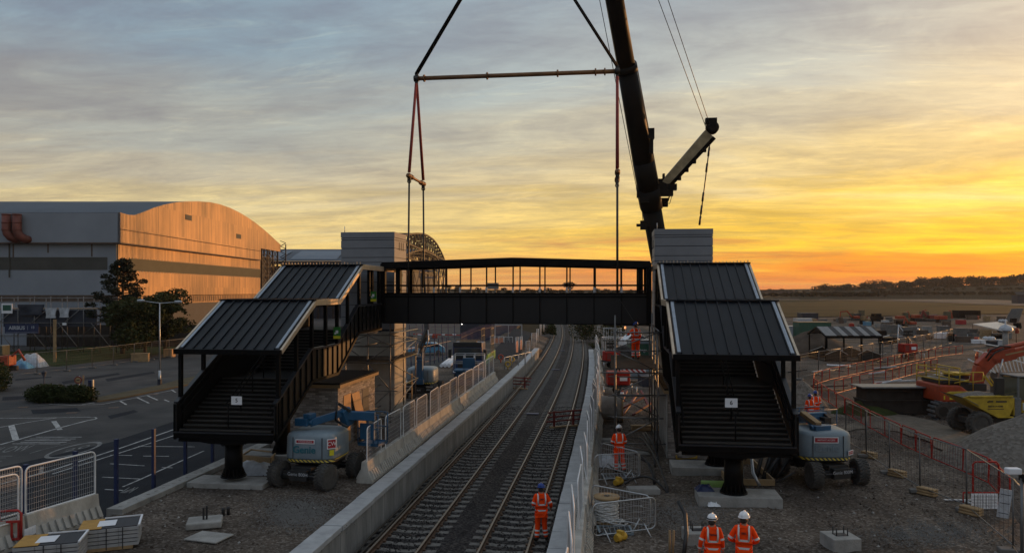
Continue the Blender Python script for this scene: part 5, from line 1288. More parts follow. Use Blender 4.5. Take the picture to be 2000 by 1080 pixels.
# ---------------------------------------------------------------- street furniture on the left
L0 = W(312, 752, CP); hl = 10.9*1. ; dL = F*(CZ-CP)/(752-568.); hl = CZ-(592-568)*dL/F-CP
sl_ = thing('street_lamp', 'tall thin grey twin-arm street lamp by the road verge', 'street lamp', L0, A)
m = MB(); m.cyl((0, 0, 0), (0, 0, 1.2), .10, n=10); m.cyl((0, 0, 1.2), (0, 0, hl), .065, .045, n=10); part('column', m, 'galv', sl_)
m = MB(); m.tube([(-1.35, 0, hl+.18), (-.5, 0, hl+.06), (0, 0, hl), (.5, 0, hl+.02), (1.3, 0, hl+.08)], .035, 6); part('arm', m, 'galv', sl_)
for x, z in ((-1.55, .20), (1.5, .10)): m = MB(); m.lathe([(.02, -.32), (.10, -.28), (.13, 0), (.10, .28), (.02, .32)], 10, (x, 0, hl+z), 'x', .5, 1.); part('lantern', m, 'galv', sl_)
m = MB(); m.box(-.13, .13, -.13, .13, 0, .5); part('base_box', m, 'cabin_dark', sl_)
o = thing('old_lamp', 'short black lantern post behind the road island shrubs', 'lamp post', W(86, 764, CP), A); d_ = F*(CZ-CP)/(764-568.); h_ = (764-723)*d_/F
m = MB(); m.cyl((0, 0, 0), (0, 0, h_-.6), .045, n=8); part('post', m, 'cabin_dark', o); m = MB(); m.lathe([(.05, h_-.6), (.17, h_-.2), (.18, h_-.15), (.03, h_)], 8); part('lantern', m, 'cabin_dark', o)
o = thing('road_sign', 'small round red sign on a grey pole in the road island', 'road sign', W(155, 782, CP), A); d_ = F*(CZ-CP)/(782-568.); h_ = (782-734)*d_/F
m = MB(); m.cyl((0, 0, 0), (0, 0, h_), .035, n=8); part('pole', m, 'galv', o); m = MB(); m.cyl((-.05, -.05, h_-.28), (-.05, -.075, h_-.28), .27, n=20); part('disc', m, 'dark_red', o); m = MB(); m.cyl((-.05, -.076, h_-.28), (-.05, -.082, h_-.28), .19, n=20); m.box(.26, .36, -.07, -.05, h_-.55, h_+.05); part('face', m, 'timber', o); m = MB(); m.box(-.16, .06, -.09, -.083, h_-.31, h_-.25); part('bar', m, 'ink', o)
o = thing('sign_totem', 'slim dark sign totem with a pale edge at the right end of the road island', 'sign', W(177, 781, CP), A); d_ = F*(CZ-CP)/(781-568.); h_ = (781-742)*d_/F
m = MB(); m.box(-.14, .10, -.08, .08, 0, h_); part('body', m, 'post_blue', o); m = MB(); m.box(.12, .20, -.08, .08, 0, h_+.02); part('edge_strip', m, 'galv', o); m = MB(); m.box(-.12, .08, -.085, -.08, h_-.3, h_-.18); part('band', m, 'ink', o)

# ---------------------------------------------------------------- site fence panels (grey tube and mesh on feet)
def heras(w=3.4, h=2.0, dense=.3):
    t = thing('mesh_fence', 'x', 'fence'); f = MB(); f.tube([(-w/2, 0, .12), (-w/2, 0, h), (w/2, 0, h), (w/2, 0, .12)], .021, 6); f.tube([(-w/2, 0, .2), (w/2, 0, .2)], .018, 6); part('frame', f, 'fence_grey', t)
    m = MB(); x = -w/2+dense
    while x < w/2-.05: m.bar((x, 0, .2), (x, 0, h), .0055, .0055); x += dense
    for k in range(1, 7): m.bar((-w/2, .004, .2+k*.27), (w/2, .004, .2+k*.27), .0055, .0055)
    part('mesh_infill', m, 'fence_wire', t)
    g = MB(); g.box(-w/2-.14, -w/2+.14, -.36, .36, 0, .13); part('foot', g, 'block_grey', t, .03); return t
HP = heras(); HP_used = [0]
def fence_run(pts, z, labelf, group, w=3.4, jit=.03):
    P = [W(x, y, z) for x, y in pts]; k = 0
    for a, b in zip(P, P[1:]):
        n = max(1, round((b-a).length/w)); d = (b-a)/n
        for i in range(n):
            c = a+d*(i+.5); o = HP if not HP_used[0] else copy_tree(HP); HP_used[0] = 1; k += 1
            o.location = c+V((0, 0, random.uniform(-.02, .02))); o.rotation_euler = (random.uniform(-jit, jit), 0, math.atan2(d.y, d.x)); o.scale = (d.length/w*.985, 1, 1); o['label'] = labelf(k); o['group'] = group
fence_run([(-30, 747), (16, 737), (72, 731), (130, 725), (180, 719), (222, 713), (262, 707), (296, 702), (330, 698), (372, 692)], CP, lambda k: 'grey mesh fence along the far car park edge, %s from its near end' % ORD[k], 'fence panels along the car park')
# builders' things along that fence
m = MB(); m.box(-.85, .85, -.5, .5, 0, .85); m.box(-.9, .9, -.55, .55, .85, .9); solo('crate', m, 'timber', 'pale timber crate at the foot of the car park fence', 'crate', loc=W(274, 706, CP), rz=A+.3, bev=.02)
m = MB(); m.box(-.5, .5, -.5, .5, 0, .9); m.box(-.55, .55, -.55, .55, .9, .95); solo('crate', m, 'ply', 'orange crate glowing behind the car park fence', 'crate', loc=W(331, 697, CP), rz=A, bev=.03)
def tarp_heap(label, loc, w, d, h, m_, seed):
    m = MB(); n = 14; vs = []
    for i in range(n+1):
        for j in range(n+1):
            u, v_ = i/n*2-1, j/n*2-1; r = max(abs(u), abs(v_)); z = h*max(0, 1-r**2.2)*(1+.35*NZ.noise(V((u*2.2+seed, v_*2.2, 1))))+.08*NZ.noise(V((u*6, v_*6, seed)))*(r < .95)
            vs.append((u*w/2+.06*NZ.noise(V((u*3, v_*3, seed+5))), v_*d/2, max(0, z)))
    m.add(vs, [(i*(n+1)+j, (i+1)*(n+1)+j, (i+1)*(n+1)+j+1, i*(n+1)+j+1) for i in range(n) for j in range(n)], True)
    return solo('tarpaulin', m, m_, label, 'tarpaulin', loc=loc, rz=A)
tarp_heap('crumpled white sheeting heap beyond the car park fence', W(62, 716, CP), 2.6, 1.6, 1.3, 'plastic_sheet', 3)
tarp_heap('blue sheeting on the ground beyond the car park fence', W(42, 719, CP), 2.0, 1.2, .7, 'car_blue', 6)
o = thing('mini_excavator', 'small orange machine cut by the picture edge by the hangar beyond the fence', 'excavator', W(6, 724, CP), A)
m = MB(); m.box(-1.3, .9, -.7, .7, .5, 1.5); part('body', m, 'orange_paint', o, .12); m = MB(); m.box(-1.4, 1.0, -.9, -.5, 0, .45); m.box(-1.4, 1.0, .5, .9, 0, .45); part('track', m, 'rubber', o, .12); m = MB(); m.tube([(.6, 0, 1.2), (1.5, 0, 2.0), (2.1, 0, 1.0)], .12, 6); part('arm', m, 'orange_paint', o)
m = MB(); m.box(-.8, .3, -.6, .6, 1.5, 2.5); part('cab', m, 'cab_glass', o, .08)
for k, px in enumerate((197, 215)): pass

# ---------------------------------------------------------------- wheels and boom lifts
def tyre_mb(r, w, n=26, lug=True, blk=24):
    m = MB(); m.lathe([(r*.56, -w*.46), (r*.80, -w*.5), (r*.95, -w*.44), (r*.97, 0), (r*.95, w*.44), (r*.80, w*.5), (r*.56, w*.46)], n, (0, 0, 0), 'x')
    if lug:
        for k in range(blk):
            for s in (-1, 1):
                a = 2*pi*(k+(.5 if s > 0 else 0))/blk; c = V((s*w*.24, cos(a)*r*.965, sin(a)*r*.965)); tn = V((s*.5, -sin(a), cos(a))).normalized()
                m.bar(c-V((s*w*.22, 0, 0))-V((0, -sin(a), cos(a)))*.03, c+V((s*w*.24, 0, 0))+V((0, -sin(a), cos(a)))*.07, r*.11, r*.085, (0, cos(a), sin(a)))
    return m
def rim_mb(r, w, sgn):
    m = MB(); m.lathe([(r*.57, -w*.42), (r*.57, w*.40), (r*.50, w*.38), (r*.46, w*.20), (r*.20, w*.16), (r*.17, w*.30), (r*.001, w*.30)] if sgn > 0 else [(r*.001, -w*.30), (r*.17, -w*.30), (r*.20, -w*.16), (r*.46, -w*.20), (r*.50, -w*.38), (r*.57, -w*.40), (r*.57, w*.42)], 20, (0, 0, 0), 'x')
    for k in range(8): a = k*pi/4; c = V((sgn*w*.18, cos(a)*r*.31, sin(a)*r*.31)); m.cyl(c, c+V((sgn*w*.07, 0, 0)), r*.03, n=6)
    return m
def add_wheel(t, x, y, r, w, sgn, steer=0., rim='rim_grey'):
    wo_ = part('wheel', tyre_mb(r, w), 'rubber', t); wo_.location = (x, y, r); wo_.rotation_euler = (random.random(), 0, steer); part('rim', rim_mb(r, w, sgn), rim, wo_); return wo_
def boom_lift(label, loc, rz, turret, decals, boom, steer=0., model='Genie 800M', drum='genie_grey'):
    t = thing('boom_lift', label, 'boom lift', loc, rz, 'boom lifts on the site'); r, w = .47, .40; wb, tw = 2.05, .98
    for x in (-tw, tw):
        for y, st in ((-wb/2, steer), (wb/2, 0)): add_wheel(t, x, y, r, w, 1 if x > 0 else -1, st)
    c = MB(); c.box(-.42, .42, -wb/2-.1, wb/2+.1, .42, .78); c.box(-.62, .62, -.55, .55, .74, .86)
    for y in (-wb/2, wb/2): c.bar((-tw+.15, y, r), (tw-.15, y, r), .24, .26); c.box(-.36, .36, y-.30, y+.30, .32, .70); c.cyl((-tw+.3, y-.2, .5), (tw-.3, y-.2, .5), .04, n=8); c.cyl((-tw+.22, y, r), (-tw+.05, y, r), .20, n=12); c.cyl((tw-.22, y, r), (tw-.05, y, r), .20, n=12)
    part('chassis', c, 'chassis', t, .02); text_part(model, .17, 'plastic_sheet', t, FRONT(0, -wb/2-.312, .56), .003)
    sk = MB(); sk.lathe([(.55, .84), (.88, .86), (.925, .93)], 36, se=4.5, sy=1.02); sk2 = part('turntable', sk, 'chassis', t); sk2.rotation_euler = (0, 0, turret)
    hz_ = MB(); hz_.lathe([(.93, .93), (.95, 1.02)], 40, se=5, sy=1.04); h_ = part('hazard_band', hz_, 'hazard', t); h_.rotation_euler = (0, 0, turret)
    d = MB(); d.lathe([(.84, 1.02), (.955, 1.03), (.97, 1.08), (.955, 1.80), (.91, 1.90), (.80, 1.96), (.33, 1.99), (.001, 2.00)], 48, se=4.5, sy=1.04); h = part('hood', d, drum, t); h.rotation_euler = (0, 0, turret)
    se = MB(); 
    for a in (-.55, .55): se.box(a-.006, a+.006, -1.017, -.95, 1.06, 1.82)
    part('panel_seam', se, 'chassis', h)
    for kind, arg in decals:
        if kind == 'brand': text_part(arg[0], .36, arg[1], h, FRONT(arg[2], -1.022, 1.38), .004, 'brand_lettering', .008)
        else:
            x, z, w_, hh, face, edge, txt, ts = arg; b = MB(); b.box(-w_/2, w_/2, -.006, .006, -hh/2, hh/2); o = part('decal', b, edge, h); 
            if kind == 'front': o.location = (x, -1.020, z)
            else: o.location = (1.06, x, z); o.rotation_euler = (0, 0, pi/2)
            if kind == 'corner': o.location = (.862, -.862, z); o.rotation_euler = (0, 0, pi/4)
            f = MB(); f.box(-w_/2+.03, w_/2-.03, -.009, -.006, -hh/2+.03, hh/2-.03); part('decal_face', f, face, o)
            if txt: text_part(txt, ts, 'sign_white', o, FRONT(0, -.010, 0), .002)
    if boom == 'stowed_right':       # boom lies back over the hood to the right, basket beyond
        b = MB(); b.box(-.62, -.10, -.62, -.18, 2.14, 2.42); b.box(-.30, -.02, -.55, -.10, 2.40, 2.58); b.cyl((-.70, -.4, 2.26), (.02, -.4, 2.26), .10, n=10); part('boom_pivot', b, 'genie_blue', t, .02)
        b = MB(); b.bar((-.15, -.35, 2.22), (.95, .35, 2.60), .24, .26); part('lower_boom', b, 'genie_blue', t, .02)
        b = MB(); b.bar((.88, .3, 2.70), (.95, .55, 2.1), .34, .40); b.bar((.95, .45, 2.45), (1.9, .85, 2.40), .28, .32); part('jib_boom', b, 'genie_blue', t, .02)
        b = MB(); b.bar((.75, .15, 2.92), (1.15, .35, 2.62), .1, .1); b.cyl((.7, .1, 2.28), (1.3, -.1, 2.12), .05, n=8); b.cyl((.72, .0, 2.3), (.75, .1, 3.0), .035, n=6); part('cylinder', b, 'black_plastic', t)
        k = MB(); X0, X1, Y0_, Y1_ = 1.15, 2.0, .9, 1.65
        for z in (1.35, 1.9, 2.45): k.tube([(X0, Y0_, z), (X1, Y0_, z), (X1, Y1_, z), (X0, Y1_, z)], .022, 6, True)
        for x, y in ((X0, Y0_), (X1, Y0_), (X1, Y1_), (X0, Y1_), (X0+.65, Y0_)): k.cyl((x, y, 1.3), (x, y, 2.45), .022, n=6)
        k.box(X0, X1, Y0_, Y1_, 1.25, 1.33); k.box(X0+.1, X0+.7, Y0_-.05, Y0_+.05, 1.5, 2.1); part('basket', k, 'genie_blue', t)
        k = MB(); k.box(X0+.2, X1-.1, Y0_-.03, Y0_+.03, 2.2, 2.5); part('control_box', k, 'genie_blue', t, .02)
    elif boom == 'stowed_back':
        b = MB(); b.box(-.62, .05, -.66, -.28, 1.96, 2.14); b.cyl((-.68, -.46, 2.05), (.14, -.46, 2.05), .09, n=10); part('boom_pivot', b, 'genie_blue', t, .02)
        b = MB(); b.bar((-.35, -.46, 2.16), (-.12, .75, 2.40), .24, .16); part('lower_boom', b, 'timber', t, .02); b = MB(); b.bar((-.30, -.46, 2.06), (-.06, .75, 2.24), .30, .14); part('boom_underside', b, 'genie_blue', t, .02)  # tan upper bar paints sunlight on top of the blue boom
        b = MB(); b.cyl((-.1, .95, 2.20), (1.05, .95, 2.20), .16, n=12); b.box(-.15, 1.05, .8, 1.12, 2.02, 2.36); b.box(.30, .50, .7, 1.0, 1.7, 2.2); part('jib_boom', b, 'genie_blue', t, .03)
        b = MB(); b.tube([(.5, .7, 2.1), (.8, .5, 1.95), (1.0, .6, 2.15), (.9, .8, 2.3)], .05, 6); b.box(.7, 1.0, .5, .8, 1.9, 2.2); part('hose', b, 'black_plastic', t)
        k = MB(); X0, X1, Y0_, Y1_ = -.55, 1.75, 1.1, 1.9
        for z in (1.2, 1.8, 2.40): k.tube([(X0, Y0_, z), (X1, Y0_, z), (X1, Y1_, z), (X0, Y1_, z)], .022, 6, True)
        for x, y in ((X0, Y0_), (X1, Y0_), (X1, Y1_), (X0, Y1_), (.6, Y1_)): k.cyl((x, y, 1.15), (x, y, 2.40), .022, n=6)
        k.box(X0, X1, Y0_, Y1_, 1.1, 1.17); part('basket', k, 'genie_blue', t)
    else:
        b = MB(); b.box(-.26, .26, -1.35, -.95, .9, 2.55); b.box(-.34, .34, -1.45, -1.1, .95, 1.3); part('boom_pivot', b, 'genie_blue', t, .03)
        b = MB()
        for s in (-.20, .20): b.bar((s, -1.15, 2.4), (s, -.9, 3.6), .10, .36)
        b.box(-.24, .24, -1.2, -.95, 2.45, 2.75); part('lower_boom', b, 'genie_blue', t, .02)
        b = MB(); b.bar((.05, -1.1, 3.3), (.42, -.6, 4.5), .22, .3); b.bar((.40, -.6, 4.3), (-.35, 1.5, 8.2), .26, .30); b.bar((.42, -.8, 4.0), (.1, -1.25, 3.0), .12, .12); part('raised_boom', b, 'chassis', t, .02)
        b = MB(); b.bar((-.1, -1.3, 2.8), (.35, -.75, 4.2), .07, .07); b.tube([(.3, -1.0, 3.0), (.55, -.8, 3.8), (.5, -.7, 4.5)], .04, 6); part('cylinder', b, 'galv', t)
        k = MB(); k.box(-.6, .6, 1.6, 2.4, 8.0, 8.06)
        for z in (8.5, 9.1): k.tube([(-.6, 1.6, z), (.6, 1.6, z), (.6, 2.4, z), (-.6, 2.4, z)], .022, 6, True)
        for x, y in ((-.6, 1.6), (.6, 1.6), (.6, 2.4), (-.6, 2.4)): k.cyl((x, y, 8.0), (x, y, 9.1), .022, n=6)
        part('basket', k, 'genie_blue', t)
        b = MB()
        for x in (-.75, .75): b.box(x-.22, x+.22, -1.45, -1.1, .55, .62); b.box(x-.22, x+.22, -1.4, -1.3, .75, .82); b.box(x-.25, x+.25, -1.42, -1.36, .33, .37)
        part('step', b, 'galv', t)
    return t
boom_lift('grey boom lift with blue stowed boom in front of the brick plant room', W(622, 940, 0), -.20, .18,
          [('brand', ('Genie', 'teal_ink', -.12)), ('front', (-.08, 1.68, .72, .16, 'sign_red', 'sign_white', 'CHARLES WILSON', .062)), ('corner', (0, 1.60, .36, .36, 'sign_red', 'sign_white', 'CW', .20)), ('corner', (0, 1.28, .17, .20, 'lemon', 'lemon', None, 0))], 'stowed_right', -.12, 'Genie 800H')
boom_lift('grey and blue boom lift beside the field-side stair, red hire sign on its hood', W(1598, 936, 0), .42, -.32,
          [('brand', ('Genie', 'genie_grey', -.05)), ('front', (-.08, 1.68, .88, .22, 'sign_red', 'sign_white', 'INSTANT ACCESS', .080)), ('corner', (0, 1.20, .40, .17, 'sign_red', 'sign_white', 'INSTANT', .07))], 'stowed_back', -.25, 'Genie 800M')
boom_lift('boom lift with raised dark boom behind the scaffolded hangar-side lift tower', W(826, 773, 0), A-.1, 0, [], 'raised', 0., '4x4')

# ---------------------------------------------------------------- vehicles under the bridge on the left
def car(label, loc, rz, col, L_=4.4, H=1.5, hatch=True):
    t = thing('parked_car', label, 'car', loc, rz); w = 1.78
    prof = [(-2.2, .32), (2.15, .32), (2.2, .62), (2.1, .82), (1.1, .98), (.45, H-.10), (-.1, H), (-1.2, H-.04), (-1.95, 1.02), (-2.2, .9)]
    b = MB(); b.prism([(x, -w/2, z) for x, z in prof], (0, w, 0)); part('body', b, col, t, .08)
    g = MB()
    for s in (-1, 1): y = s*(w/2+.003); g.prism([(1.0, y, .99), (.42, y, H-.17), (-.4, y, H-.12), (-.4, y, .97)], (0, s*.012, 0)); g.prism([(-.48, y, .97), (-.48, y, H-.12), (-1.25, y, H-.14), (-1.75, y, 1.02)], (0, s*.012, 0))
    g.prism([(1.13, -w/2+.14, 1.0), (.50, -w/2+.2, H-.11), (.50, w/2-.2, H-.11), (1.13, w/2-.14, 1.0)], (.02, 0, .02)); part('window', g, 'glass', t)
    for x in (-1.4, 1.38):
        for s in (-1, 1): o = part('wheel', tyre_mb(.32, .2, 20, False), 'rubber', t); o.location = (x, s*(w/2-.08), .32); o.rotation_euler = (0, 0, pi/2); part('rim', rim_mb(.32, .2, 1), 'rim_grey', o)
    for s in (-.62, .62): h = MB(); h.box(2.12, 2.2, s-.2, s+.2, .68, .80); part('headlight', h, 'sign_white', t); h = MB(); h.box(-2.215, -2.15, s-.14, s+.14, .85, 1.05); part('tail_light', h, 'dark_red', t)
    m = MB(); m.box(.55, .75, -w/2-.2, -w/2, 1.0, 1.12); m.box(.55, .75, w/2, w/2+.2, 1.0, 1.12); part('mirror', m, col, t)
    return t
car('light blue hatchback parked beyond the boom lift with the raised boom', W(829, 694, CP)+V((0, 1, 0)), A+pi+.12, 'car_blue')
def truck(label, loc, rz):
    t = thing('flatbed_truck', label, 'truck', loc, rz); w = 2.4
    c = MB(); c.box(-w/2, w/2, 0, 1.9, .75, 2.95); part('cab', c, 'truck_blue', t, .1)
    g = MB(); g.box(-w/2+.12, w/2-.12, -.02, .03, 1.62, 2.55); part('windscreen', g, 'glass', t, .02)
    g = MB(); g.box(-w/2+.05, w/2-.05, -.05, .3, 2.60, 2.98); part('sun_visor', g, 'black_plastic', t, .03)
    g = MB(); g.box(-w/2, w/2, -.06, .02, .45, .85); part('bumper', g, 'truck_blue', t, .03); g = MB(); g.box(-.8, .8, -.045, 0, .95, 1.5); part('grille', g, 'black_plastic', t)
    for s in (-1, 1):
        g = MB(); g.box(s*1.0-.16, s*1.0+.16, -.075, -.055, .55, .72); part('headlight', g, 'sign_white', t); g = MB(); g.box(s*1.42-.12, s*1.42+.12, -.1, .06, 1.7, 2.4); g.bar((s*1.2, 0, 2.4), (s*1.42, 0, 2.4), .05, .05); part('mirror', g, 'black_plastic', t, .03)
    g = MB(); g.box(-w/2+.01, w/2-.01, 1.95, 2.2, .9, 2.1); part('headboard', g, 'truck_green', t); g = MB(); g.box(-w/2, w/2, 2.0, 8.5, 1.0, 1.2); part('bed', g, 'truck_green', t)
    g = MB()
    for s in (-1, 1): g.prism([(s*(w/2), 2.0, 1.2), (s*w/2, 3.4, 1.2), (s*w/2, 2.0, 1.85)], (s*.04, 0, 0)); g.box(s*w/2-.03, s*w/2+.03, 3, 8.4, 1.2, 1.75)
    part('side_board', g, 'truck_green', t)
    g = MB()
    for x in (.7, 1.5):
        for z in (1.9, 2.6, 3.3, 3.9): g.bar((x, 3.2, z), (x+.0, 5, z), .05, .05); 
        for y in (3.2, 4.1, 5): g.bar((x, y, 1.2), (x, y, 3.9), .05, .05)
    part('ladder_rack', g, 'timber', t)
    for y in (.8, 5.6, 6.9):
        for s in (-1, 1): o = part('wheel', tyre_mb(.5, .3, 22, False), 'rubber', t); o.location = (s*1.02, y, .5); part('rim', rim_mb(.5, .3, s), 'rim_grey', o)
    lb = MB(); lb.box(-.7, .7, .3, .6, 2.96, 3.06); lb.tube([(-1, .4, 3.0), (-.9, .4, 3.15), (.9, .4, 3.15), (1, .4, 3.0)], .03, 6); part('light_bar', lb, 'timber', t)
    return t
truck('blue and green flatbed truck facing the camera behind the blue scissor lift', W(913, 741, 0), A-.1)
def scissor(label, loc, rz):
    t = thing('scissor_lift', label, 'scissor lift', loc, rz); w, l = 2.2, 1.4
    b = MB(); b.box(-w/2, w/2, -l/2, l/2, .25, .7); part('base', b, 'truck_blue', t, .03)
    s = MB()
    for k in range(3):
        for y in (-.5, .5): s.bar((-w/2+.1, y, .72+k*.16), (w/2-.1, y, .86+k*.16), .06, .09); s.bar((w/2-.1, y, .72+k*.16), (-w/2+.1, y, .86+k*.16), .06, .09)
    part('scissor_arms', s, 'genie_blue', t); d = MB(); d.box(-w/2, w/2, -l/2, l/2, 1.24, 1.36); part('deck', d, 'genie_blue', t)
    r = MB()
    for z in (1.85, 2.45): r.tube([(-w/2, -l/2, z), (w/2, -l/2, z), (w/2, l/2, z), (-w/2, l/2, z)], .032, 6, True)
    for x in (-w/2, -w/6, w/6, w/2):
        for y in (-l/2, l/2): r.cyl((x, y, 1.36), (x, y, 2.45), .028, n=6)
    part('guard_rail', r, 'galv', t); c = MB(); c.box(-.45, .45, -l/2-.12, -l/2+.05, 1.5, 2.25); part('control_box', c, 'genie_blue', t, .03)
    for x in (-.85, .85):
        for y in (-.4, .4): o = part('wheel', tyre_mb(.3, .22, 18, False), 'rubber', t); o.location = (x, y, .3); o.rotation_euler = (0, 0, pi/2)
    return t
scissor('dark blue scissor lift with pale guard rails in front of the flatbed truck', W(917, 757, 0), A)
# road gate, cabin, palisade
o = thing('road_gate', 'red and white road barrier pole across the road seen under the span', 'road barrier', W(850, 661, CP), A); d_ = F*(CZ-CP)/(661-568.); sc_ = d_/F
m = MB(); m.bar((-43*sc_, 0, 9*sc_), (50*sc_, 0, 6.5*sc_), .16, .16); part('pole', m, 'red_plastic', o)
m = MB()
for x in (-34, -12, 12, 34): m.bar((x*sc_, -.01, 8*sc_), ((x+7)*sc_, -.01, 7.6*sc_), .17, .17)
part('pole_band', m, 'sign_white', o); m = MB(); m.box(-6*sc_, 4*sc_, -.3, .3, 0, 7*sc_); part('housing', m, 'orange_paint', o, .05); m = MB(); m.box(-52*sc_, -43*sc_, -.3, .3, 0, 6*sc_); part('counterweight', m, 'cabin_dark', o)
o = thing('site_cabin', 'dark blue gatehouse cabin with one lit lamp, seen under the span', 'cabin', W(929, 658, CP), A)
m = MB(); m.box(-2.6, 2.6, 0, 3, 0, 2.9); part('wall', m, 'cabin_dark', o); m = MB(); m.box(-2.8, 2.8, -.4, 3.2, 2.9, 3.1); part('roof', m, 'cabin_dark', o); m = MB(); m.box(.6, 1.4, -.04, 0, .2, 2.1); part('door', m, 'louvre', o); m = MB(); m.ball((-2.3, -.2, 2.2), (.10, .08, .10), 8, 6); part('lamp', m, 'lamp_on', o)
def palisade(label, pts, z, h=2.4, step=.62):
    t = thing('palisade_fence', label, 'fence', W(*pts[0], z)); o0 = W(*pts[0], z); P = [W(x, y, z)-o0 for x, y in pts]; m = MB(); rl = MB()
    for a, b in zip(P, P[1:]):
        n = int((b-a).length/step)
        for k in range(n): c = a+(b-a)*k/n; m.box(c.x-.045, c.x+.045, c.y-.03, c.y+.03, 0, h+(.12 if k % 2 else 0))
        for zz_ in (.4, h-.5): rl.bar(a+V((0, 0, zz_)), b+V((0, 0, zz_)), .05, .06)
    part('slats', m, 'post_blue', t); part('rail', rl, 'post_blue', t)
palisade('dark pale fence between the road and the site, behind the boom lift under the span', [(790, 722), (840, 712), (880, 700)], CP, 2.5, 1.3)
palisade('long dark pale fence running away beyond the gatehouse', [(900, 690), (930, 672), (960, 662), (990, 655), (1010, 650)], CP, 2.4, .55)
palisade('far dark pale fence crossing the road behind the barrier pole', [(800, 668), (850, 665), (900, 662)], CP, 2.6, 1.1)
# white pipes stacked by the fence and concrete rails
m = MB(); a, b = W(862, 718, 0), W(884, 701, 0)
for k in range(3): m.cyl(a+V((k*.36, 0, .2)), b+V((k*.36, 0, .2)), .17, n=10)
solo('plastic_pipe', m, 'sign_white', 'row of long pale pipes lying behind the raised boom lift', 'pipes')
# ramp of planings and mesh guards with orange netting beyond the left platform end
m = MB(); m.poly([W(950, 700, .04), W(1005, 640, .4), W(1040, 650, .4), W(1010, 700, .04)]); struct('ramp', m, 'dark_asphalt')
def guard(label, px, py, wpx, hpx, rz, col, group='mesh guards beyond the hangar-side platform end', z=0.):
    d = F*(CZ-z)/(py-568.); w, h = wpx*d/F, hpx*d/F; t = thing('mesh_guard', label, 'mesh guard', W(px, py, z), A+rz, group)
    f = MB(); f.tube([(-w/2, 0, .05), (-w/2, 0, h), (w/2, 0, h), (w/2, 0, .05)], .03, 6, True)
    n = max(3, int(w/.35)); 
    for k in range(1, n): f.bar((-w/2+w*k/n, 0, .05), (-w/2+w*k/n, 0, h), .016, .016)
    part('frame', f, 'white_tube', t); g = MB(); g.box(-w/2+.05, w/2-.05, .02, .05, .05, h*.75)
    if col: part('netting', g, col, t)
for k, (px, py, w, h, rz, c) in enumerate(((962, 672, 10, 16, .5, 'orange_mesh'), (970, 671, 9, 14, .4, 'orange_mesh'), (979, 671, 9, 14, .3, 'orange_mesh'), (993, 672, 16, 14, 0, None), (1010, 690, 13, 32, 1.2, 'orange_mesh'), (1018, 685, 10, 28, 1.1, 'orange_mesh'), (1031, 688, 12, 22, .9, None), (1043, 680, 14, 30, .9, None), (1050, 668, 10, 26, 1.2, None), (1056, 655, 8, 22, 1.2, None), (1062, 648, 7, 20, 1.2, None))):
    guard('white framed guard %s beyond the hangar-side platform, %s from the left' % ('with orange netting' if c else 'of open mesh', ORD[k+1]), px, py, w, h, rz, c)
m = MB(); m.bar((-1.9, 0, 2.4), (1.9, 0, 2.4), .14, .2); m.bar((-1.85, 0, 0), (-1.85, 0, 2.4), .14, .14); m.bar((1.85, 0, 0), (1.85, 0, 2.4), .14, .14); m.bar((0, 0, 0), (0, 0, 2.4), .1, .1); solo('goalpost', m, 'galv', 'grey height restriction goalpost far off under the span, on the hangar side of the tracks', 'goalpost', loc=W(993, 668, 0), rz=A)
gx = MB()
for k in range(4): gx.tube([(0, k*1.8, 0), (0, k*1.8, 1.1), (0, k*1.8+1.6, 1.1), (0, k*1.8+1.6, 0)], .03, 6)
solo('pedestrian_barrier', gx, 'galv', 'grey pedestrian barriers between the hangar-side barrier end and the far guards', 'pedestrian barrier', loc=W(985, 722, 0), rz=-.25)
for k, (px, py) in enumerate(((978, 708), (1000, 712), (992, 722))):
    m = MB(); m.tube([(.22*cos(a), 0, .5+.22*sin(a)) for a in [q*pi/6 for q in range(12)]], .06, 6, True); m.cyl((0, 0, 0), (0, 0, .3), .05, n=6); solo('lifebuoy_marker' if 0 else 'road_lamp', m, 'orange_paint' if k == 0 else 'yellow_plastic', ('orange hazard lamp on the grey pedestrian barriers', 'yellow barrier foot behind the pedestrian barriers', 'yellow barrier foot in front of the pedestrian barriers')[k], 'hazard lamp', loc=W(px, py, .0 if k else .5))
# red track stop boards
def track_stop(label, px, py, z, rz, w, n):
    t = thing('track_stop', label, 'track stop', W(px, py, z), rz)
    for x in (-w*.35, w*.35): m = MB(); m.box(x-.05, x+.05, -.05, .05, 0, .95); part('post', m, 'dark_red', t)
    for k in range(n): m = MB(); m.bar((-w*.62+k*.08, k*.04, .34+k*.26), (w*.62+k*.08, k*.04, .36+k*.26), .05, .09); part('bar', m, 'dark_red', t)
    m = MB(); m.box(-w*.5, w*.5, -.1, .1, -.05, .04); part('base', m, 'timber', t)
track_stop('dark red barred stop board set over the hangar-side track beside the platform wall', 1013, 758, -1.05, A-.55, 1.7, 3)
track_stop('dark red barred stop board set over the field-side track near its outer rail', 1101, 832, -1.05, A+.45, 1.9, 3)
for k, (px, py) in enumerate(((1040, 808), (1085, 722), (1052, 678), (1097, 685))): m = MB(); m.box(-.40, .40, -.24, .24, 0, .04); solo('track_plate', m, 'post_blue', 'dark blue plate lying between the tracks, %s from the camera' % ORD[k+1], 'plate', 'blue plates between the tracks', loc=W(px, py, -1.09))

